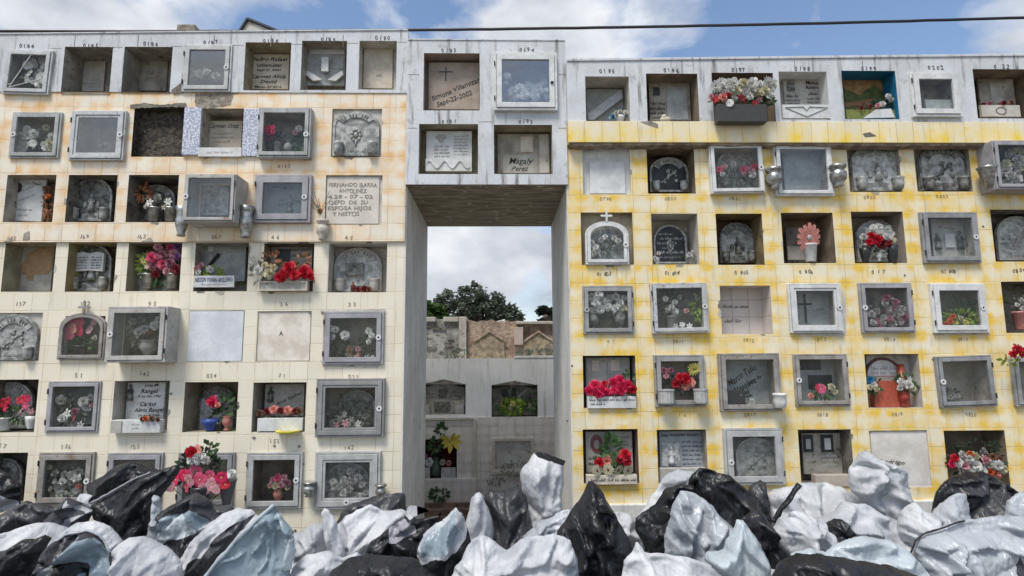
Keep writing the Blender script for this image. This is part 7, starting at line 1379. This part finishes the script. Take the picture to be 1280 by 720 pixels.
BAGS = [
 ('black bag with a grey flap slumped into the leftmost bottom niche', -.35, [('body', 'B', [(-40, 590), (0, 586), (10, 593), (26, 606), (25, 630), (0, 640), (-40, 660)], (-20, 640), A_, .12, 0), ('flap', 'M', [(-40, 600), (0, 607), (14, 618), (24, 630), (10, 638), (-40, 650)], (-20, 640), .02, .02, 1)]),
 ('dark grey flattened bag under the leftmost bottom niche', -.9, [('body', 'G', [(-50, 660), (-10, 648), (14, 636), (33, 626), (60, 631), (74, 640), (60, 650), (40, 664), (18, 690), (-50, 720)], (30, 640), .04, .16, 0)]),
 ('small crumpled white bag peeking over behind the grey pointed bag', -.7, [('body', 'W', [(94, 626), (98, 618), (108, 616), (118, 620), (122, 630), (112, 645), (95, 640)], (105, 640), .02, .07, 0)]),
 ('grey pointed bag with a white inner lining below the second door', -1.3, [('body', 'G', [(84, 622), (104, 628), (118, 640), (104, 660), (80, 690), (44, 690), (50, 665), (62, 645), (74, 635)], (84, 626), .05, .10, 0), ('lining', 'W', [(86, 624), (116, 638), (100, 650), (86, 664), (80, 662), (94, 646), (112, 641), (96, 634)], (86, 626), .01, .012, 1)]),
 ('black crinkled bag against the third bottom door', -.5, [('body', 'B', [(108, 607), (125, 596), (145, 583), (165, 576), (185, 583), (205, 590), (190, 612), (160, 640), (118, 640), (112, 620)], (165, 580), .045, .16, 0)]),
 ('large black open bag whose rim rises toward the pink wreath', -1.2, [('body', 'B', [(113, 631), (134, 619), (160, 604), (190, 589), (223, 581), (224, 589), (208, 612), (198, 628), (192, 650), (188, 675), (172, 700), (150, 705), (135, 680), (122, 656), (115, 643)], (222, 584), .05, .14, 0), ('rim', 'V', [(113, 629), (134, 618), (160, 603), (188, 590)], (0, 0), .016, .03, 3)]),
 ('narrow grey strip of plastic hanging beside the large black open bag', -1.35, [('body', 'M', [(190, 618), (200, 622), (206, 650), (204, 700), (176, 700), (182, 672), (189, 650)], (192, 625), .03, .06, 0)]),
 ('white sheet curving over the left end of the heap', -1.5, [('body', 'W', [(-60, 690), (-10, 672), (20, 660), (48, 652), (78, 657), (95, 668), (90, 700), (60, 730), (-60, 740)], (60, 650), .04, .14, 0)]),
 ('white domed bag behind the grey blue folded bag', -1.8, [('body', 'W', [(80, 664), (98, 654), (118, 650), (138, 658), (152, 675), (156, 700), (140, 730), (80, 730)], (120, 700), .03, .12, 0)]),
 ('grey blue folded bag opening at the bottom left of the heap', -2.5, [('body', 'G', [(30, 720), (40, 703), (58, 684), (80, 670), (104, 663), (122, 668), (137, 690), (140, 720), (138, 760), (20, 760)], (85, 700), .05, .14, 0), ('lining', 'L', [(102, 670), (122, 670), (137, 690), (136, 720), (128, 750), (108, 745), (104, 715), (98, 690)], (105, 690), .035, .03, 1), ('white_fold', 'W', [(48, 745), (66, 712), (84, 696), (92, 712), (94, 750)], (84, 700), .03, .03, 1), ('dark_slit', 'B', [(84, 700), (90, 692), (112, 704), (122, 717), (98, 713)], (100, 705), .01, .02, 1), ('rim', 'M', [(38, 705), (58, 684), (82, 669), (108, 663), (124, 668), (138, 690)], (0, 0), .014, .015, 3)]),
 ('glossy black bag filling the bottom left corner', -2.9, [('body', 'B', [(-30, 705), (0, 690), (30, 674), (56, 669), (62, 676), (48, 696), (36, 720), (30, 760), (-30, 760)], (50, 672), .05, .16, 0)]),
 ('plump smooth white bag at the bottom between black and white sheets', -2.3, [('body', 'W', [(148, 680), (162, 671), (180, 671), (200, 679), (216, 692), (226, 708), (222, 760), (126, 760), (134, 715), (140, 692)], (150, 740), .03, .20, 0)]),
 ('dark collar of plastic behind the pale blue hooded bag', -1.1, [('body', 'G', [(250, 640), (256, 624), (270, 630), (290, 634), (296, 650), (270, 680)], (285, 640), .03, .08, 0)]),
 ('grey blue hooded bag with a pale lining beneath the pink wreath', -1.6, [('body', 'G', [(196, 660), (200, 640), (215, 631), (230, 623), (247, 615), (258, 621), (272, 640), (280, 660), (262, 700), (230, 720), (205, 700)], (248, 620), .045, .14, 0), ('hood', 'L', [(234, 640), (246, 634), (256, 636), (268, 648), (264, 656), (252, 658), (242, 648)], (248, 640), .02, .02, 1), ('side_fold', 'L', [(200, 658), (212, 642), (228, 640), (212, 660), (203, 676), (198, 672)], (230, 640), .02, .02, 1), ('lining', 'P', [(232, 639), (244, 649), (254, 660), (238, 669), (218, 671), (204, 679), (201, 673), (212, 655)], (232, 642), .02, .03, 1), ('black_underside', 'B', [(204, 680), (220, 672), (246, 668), (240, 685), (226, 700), (214, 692)], (230, 680), .02, .015, 1)]),
 ('long white sheet draped diagonally with a smoky grey stripe', -2.0, [('body', 'W', [(200, 730), (222, 703), (238, 678), (262, 654), (280, 641), (298, 634), (314, 637), (330, 650), (310, 700), (290, 750), (195, 760)], (215, 730), .035, .14, 0), ('smoky_stripe', 'G', [(262, 692), (278, 666), (298, 651), (322, 641), (306, 662), (288, 682), (272, 705), (262, 740), (238, 740), (238, 712), (246, 698)], (260, 700), .02, .015, 1)]),
 ('large blue lined open bag with a white folded rim', -2.5, [('back_panel', 'L', [(252, 730), (272, 702), (300, 672), (326, 648), (342, 631), (352, 645), (367, 664), (368, 690), (360, 720), (356, 760), (250, 760)], (342, 640), .045, -.05, 0), ('rim', 'P', [(250, 730), (268, 706), (298, 672), (324, 648), (342, 631)], (0, 0), .024, .01, 3), ('side_panel', 'P', [(366, 664), (369, 690), (364, 712), (352, 716), (354, 700), (360, 680)], (366, 670), .02, .03, 0)]),
 ('small knotted white bag right of the blue lined bag', -1.7, [('body', 'W', [(366, 668), (376, 664), (388, 656), (396, 652), (406, 656), (412, 672), (408, 700), (385, 715), (368, 700)], (404, 682), .035, .12, 0)]),
 ('white plastic corner standing up like an ear', -2.0, [('body', 'W', [(402, 642), (406, 635), (411, 637), (420, 655), (429, 675), (432, 700), (414, 705), (407, 682), (403, 660)], (418, 700), .02, .05, 0)]),
 ('dark grey bag lying behind the broad white sheet', -1.1, [('body', 'G', [(418, 660), (425, 640), (440, 630), (470, 620), (505, 616), (508, 634), (512, 660), (470, 690), (430, 690)], (505, 620), .04, .14, 0)]),
 ('broad wrinkled white sheet in the centre left of the heap', -1.8, [('body', 'W', [(418, 660), (432, 646), (462, 630), (478, 639), (500, 637), (510, 646), (505, 670), (480, 700), (450, 712), (415, 705)], (440, 690), .045, .14, 0)]),
 ('white sheet spilling to the bottom edge left of centre', -2.4, [('body', 'W', [(352, 740), (366, 708), (384, 692), (410, 688), (428, 695), (448, 691), (452, 710), (440, 760), (352, 760)], (415, 695), .045, .13, 0)]),
 ('mauve grey bag with black sides below the jamb', -2.0, [('body', 'B', [(452, 700), (462, 678), (486, 660), (503, 646), (512, 640), (522, 650), (552, 642), (545, 660), (530, 690), (520, 720), (470, 720)], (490, 670), .04, .12, 0), ('grey_panel', 'V', [(487, 660), (504, 648), (518, 656), (520, 664), (489, 675)], (505, 650), .01, .02, 1), ('white_top', 'W', [(504, 642), (514, 633), (530, 633), (537, 638), (522, 645), (512, 649)], (515, 640), .01, .03, 1)]),
 ('wide glossy black bag at the bottom edge left of centre', -2.9, [('body', 'B', [(398, 745), (414, 712), (436, 698), (462, 692), (500, 695), (524, 702), (530, 720), (530, 770), (395, 770)], (460, 700), .04, .18, 0)]),
 ('pointed bag with blue lining and black outside near the passage', -2.3, [('body', 'B', [(518, 716), (524, 700), (520, 688), (528, 668), (550, 651), (569, 634), (577, 641), (585, 660), (592, 690), (580, 720), (560, 740), (520, 740)], (569, 640), .035, .12, 0), ('white_rim', 'W', [(529, 668), (550, 651), (569, 634), (577, 642), (584, 656), (582, 672), (570, 684), (548, 690), (528, 704), (521, 695), (525, 678)], (569, 640), .02, .012, 1), ('blue_lining', 'L', [(532, 669), (552, 656), (568, 637), (573, 652), (575, 662), (562, 679), (545, 689), (530, 694), (526, 682)], (560, 650), .03, .014, 1)]),
 ('tall smooth white bag lump in front of the passage', -1.5, [('body', 'W', [(580, 690), (581, 660), (585, 640), (590, 622), (596, 614), (604, 620), (612, 640), (618, 662), (612, 700), (595, 710)], (596, 620), .025, .12, 0)]),
 ('round dark grey crinkled bag standing in front of the passage', -1.3, [('body', 'G', [(603, 624), (611, 613), (625, 614), (638, 611), (648, 606), (658, 622), (664, 650), (662, 690), (640, 710), (612, 700), (607, 660)], (630, 680), .05, .20, 0)]),
 ('tall white bag standing upright with a black rim, before the right side of the passage', -1.2, [('body', 'W', [(650, 592), (660, 577), (669, 566), (688, 569), (705, 578), (704, 610), (702, 640), (708, 665), (700, 690), (668, 690), (660, 650), (654, 620), (650, 604)], (678, 645), .035, .14, 0), ('black_rim', 'B', [(667, 565), (682, 566), (707, 576), (705, 583), (688, 575), (672, 571)], (690, 570), .004, .012, 1)]),
 ('pale grey fold of plastic at the foot of the tall white bag', -1.7, [('body', 'M', [(652, 672), (672, 655), (694, 642), (712, 636), (722, 650), (712, 700), (670, 710)], (675, 660), .035, .10, 0)]),
 ('big white gathered bag at the bottom centre', -2.6, [('body', 'W', [(560, 740), (568, 708), (580, 690), (592, 674), (602, 668), (614, 676), (634, 688), (656, 672), (690, 669), (712, 675), (722, 700), (728, 760), (560, 760)], (604, 712), .055, .18, 0)]),
 ('tall black tent shaped bag right of the passage', -2.3, [('body', 'B', [(696, 666), (714, 641), (728, 615), (735, 602), (742, 601), (752, 611), (757, 624), (780, 660), (792, 690), (796, 760), (722, 760), (704, 700)], (742, 606), .06, .20, 0)]),
 ('white sheet slumped against the white base course', -1.0, [('body', 'W', [(752, 650), (765, 640), (782, 642), (800, 650), (806, 690), (790, 710), (760, 700)], (780, 660), .03, .10, 0)]),
 ('white hump of plastic behind the black folded bag', -1.1, [('body', 'W', [(798, 645), (818, 614), (834, 592), (848, 587), (868, 590), (876, 606), (862, 640), (820, 680), (802, 670)], (860, 600), .03, .14, 0)]),
 ('black folded bag curling beside the translucent bag', -1.6, [('body', 'B', [(793, 662), (794, 648), (818, 629), (834, 611), (850, 605), (868, 606), (866, 640), (850, 700), (826, 705), (806, 682)], (860, 612), .05, .16, 0)]),
 ('translucent whitish bag with long vertical folds', -2.1, [('body', 'M', [(852, 613), (866, 614), (888, 631), (905, 648), (918, 662), (916, 676), (906, 700), (870, 712), (832, 700), (831, 672), (836, 650), (842, 628)], (868, 712), .06, .14, 0)]),
 ('black sheet draped over the top of the right heap', -1.5, [('body', 'B', [(860, 606), (864, 592), (874, 584), (890, 587), (912, 595), (936, 612), (948, 624), (950, 650), (935, 680), (918, 690), (900, 668), (884, 640), (868, 622)], (870, 590), .05, .12, 0)]),
 ('dark grey upright fold of plastic under the steel door', -1.25, [('body', 'G', [(930, 622), (938, 606), (950, 599), (958, 603), (961, 622), (964, 660), (940, 665)], (955, 650), .02, .08, 0)]),
 ('black strip of plastic falling between two white bags', -2.3, [('body', 'B', [(922, 654), (934, 642), (946, 636), (956, 645), (966, 660), (976, 680), (987, 693), (980, 712), (958, 712), (940, 690)], (940, 645), .04, .10, 0)]),
 ('cone shaped pale bluish white bag right of the translucent bag', -2.6, [('body', 'P', [(918, 658), (922, 649), (930, 650), (943, 668), (957, 692), (964, 716), (960, 760), (925, 760), (906, 720), (880, 700), (884, 690), (904, 686)], (924, 655), .035, .14, 0)]),
 ('white bag sheet spread along the bottom right of centre', -2.7, [('body', 'W', [(780, 700), (792, 690), (796, 676), (806, 690), (832, 692), (862, 696), (886, 706), (904, 720), (908, 770), (775, 770)], (800, 690), .035, .14, 0)]),
 ('crumpled white sheets piled below the photographs niche', -1.2, [('body', 'W', [(958, 622), (966, 612), (985, 608), (1004, 604), (1030, 603), (1058, 611), (1082, 625), (1090, 660), (1060, 690), (970, 690)], (1005, 650), .055, .18, 0)]),
 ('black strap of plastic rising between crumpled white sheets', -1.9, [('body', 'B', [(962, 652), (972, 637), (985, 620), (995, 604), (1002, 608), (991, 625), (980, 638), (971, 656)], (998, 606), .01, .04, 0)]),
 ('white bag gathered into a fan of pleats', -2.1, [('body', 'W', [(966, 664), (974, 646), (994, 638), (1010, 642), (1026, 655), (1045, 672), (1050, 700), (1000, 710), (975, 690)], (1005, 653), .06, .12, 0)]),
 ('white bag with a black mouth in the right heap', -1.9, [('body', 'W', [(1000, 655), (1030, 644), (1058, 628), (1082, 630), (1104, 642), (1132, 656), (1144, 680), (1140, 710), (1060, 715), (1020, 690)], (1040, 660), .045, .18, 0), ('black_mouth', 'B', [(1024, 650), (1042, 644), (1051, 655), (1058, 669), (1041, 677), (1028, 665)], (1040, 660), .004, .010, 1)]),
 ('pale blue smooth sheet folded over the black bags, bottom right', -2.6, [('body', 'P', [(988, 692), (1010, 686), (1032, 690), (1052, 677), (1076, 669), (1110, 674), (1140, 690), (1162, 720), (1172, 740), (1130, 740), (1040, 720), (992, 706)], (1045, 685), .035, .12, 0)]),
 ('wide black bag along the bottom right of the heap', -3.0, [('body', 'B', [(966, 720), (978, 700), (996, 692), (1030, 694), (1064, 699), (1112, 708), (1150, 720), (1172, 735), (1175, 775), (955, 775)], (1000, 700), .045, .16, 0), ('white_scrap', 'W', [(984, 722), (992, 714), (1006, 712), (1016, 722), (1012, 745), (984, 745)], (1000, 720), .02, .03, 1)]),
 ('upright crumpled white bag reaching up to the whitewashed panel', -1.5, [('body', 'W', [(1061, 602), (1064, 580), (1074, 566), (1083, 562), (1094, 572), (1120, 582), (1134, 590), (1136, 610), (1142, 632), (1156, 656), (1150, 690), (1100, 690), (1092, 650), (1078, 628), (1065, 616)], (1090, 580), .055, .18, 0), ('grey_fold', 'M', [(1087, 598), (1098, 584), (1120, 584), (1134, 591), (1133, 604), (1120, 594), (1106, 602), (1094, 628)], (1100, 590), .015, .012, 1)]),
 ('silvery crushed plastic at the foot of the upright white bag', -2.0, [('body', 'W', [(1124, 640), (1142, 628), (1160, 640), (1186, 652), (1196, 680), (1140, 700), (1122, 670)], (1140, 670), .06, .10, 0)]),
 ('large black crinkled bag under the flower filled niche on the right', -.9, [('body', 'B', [(1165, 640), (1172, 614), (1188, 597), (1208, 590), (1230, 591), (1252, 601), (1272, 615), (1280, 650), (1240, 690), (1175, 690)], (1245, 600), .06, .22, 0), ('grey_crown', 'G', [(1196, 612), (1208, 598), (1228, 594), (1246, 604), (1256, 622), (1240, 640), (1215, 645), (1202, 630)], (1240, 600), .02, .02, 1)]),
 ('pale bulging bag corner in front of the large black crinkled bag', -1.5, [('body', 'M', [(1164, 642), (1180, 626), (1198, 616), (1208, 619), (1212, 645), (1208, 690), (1175, 690)], (1195, 680), .03, .12, 0)]),
 ('wide bluish white bag with a dark folded edge, bottom right corner', -2.3, [('body', 'M', [(1142, 690), (1148, 672), (1178, 660), (1208, 650), (1240, 645), (1300, 648), (1340, 700), (1330, 770), (1170, 770), (1152, 712)], (1170, 665), .05, .20, 0), ('dark_edge', 'B', [(1138, 692), (1144, 676), (1158, 666), (1182, 658), (1206, 651)], (0, 0), .013, .03, 3), ('grey_fold', 'G', [(1244, 722), (1252, 689), (1264, 712), (1276, 740), (1246, 745)], (1252, 692), .01, .006, 1)]),
 ('pale grey bag corner at the right edge of the heap', -1.4, [('body', 'M', [(1256, 650), (1260, 627), (1273, 616), (1300, 606), (1330, 640), (1320, 690), (1262, 690)], (1290, 680), .03, .14, 0)]),
]
for lb, Y, ly in BAGS: bag(lb, Y, ly)
# the lower bags of the heap, on the ground, mostly buried
r = random.Random(42)
LAND = ['the leftmost bottom niche', 'the second bottom door', 'the third bottom door', 'the pink flower wreath', 'the nail studded door', 'the wide pale steel door', 'the left jamb', 'the passage', 'the right jamb', 'the sunflower trough', 'the carved printed stone', 'the right steel door', 'the two framed photographs', 'the whitewashed panel', 'the flower filled niche']
CNAME = dict(W='white', B='black', G='dark grey', M='milky grey')
def buried(k, x, y, zt_, w, colr, where):
    T = Thing('plastic_bag', where, 'plastic bag', (x, y, 0), 'plastic bags buried in the heap')
    n, m_ = 46, 30; v = [(x, y, zt_)]; sd_ = k * 1.7
    for i in range(1, m_):
        t_ = math.pi * (i / m_) ** 1.0
        for j in range(n):
            a = 6.2832 * (j + .5 * (i % 2)) / n; X, Y_, Z_ = math.sin(t_) * math.cos(a), math.sin(t_) * math.sin(a), math.cos(t_)
            q = rdg(X * 1.3 + sd_, Y_ * 1.3, Z_ * .6) + .7 * rdg(X * 3 + sd_, Y_ * 3, Z_ * .9) + .2 * noise.noise(Vector((X * 9, Y_ * 9, Z_ * 9 + k)))
            rr = 1 + .09 * q; v.append((x + w * .5 * X * rr, y + w * .42 * Y_ * rr, max(.01, zt_ * .5 + zt_ * .5 * Z_ * (1 + .06 * q))))
    v.append((x, y, .01)); e = len(v) - 1; f = []
    for j in range(n):
        f.append((0, 1 + j, 1 + (j + 1) % n)); f.append((e, 1 + (m_ - 2) * n + (j + 1) % n, 1 + (m_ - 2) * n + j))
        for i in range(m_ - 2):
            a = 1 + i * n; p, q, s1, s2 = a + j, a + (j + 1) % n, a + n + j, a + n + (j + 1) % n
            f += [(p, s1, q), (q, s1, s2)] if i % 2 == 1 else [(p, s1, s2), (p, s2, q)]
    SIM.append(dict(T=T, v=v, f=f, part=[0] * len(f), names=[('body', colr)], pin=[1.0 if p[2] < zt_ * .35 else 0.0 for p in v], ex=.10))
k = 0
for row, (yy, pyt) in enumerate(((-.8, 668), (-1.9, 702), (-3.0, 740))):
    for i in range(15):
        px = 20 + 88.5 * i + r.uniform(-10, 10)
        x, z = U(px, pyt + r.uniform(0, 12), yy); c_ = r.choice('WWBGMWB')
        buried(k, x, yy, max(.35, z), r.uniform(1.0, 1.2), c_, 'half buried %s bag %s, below %s' % (CNAME[c_], ('near the wall', 'amid the heap', 'at the heap front')[row], LAND[i])); k += 1
relax_all()
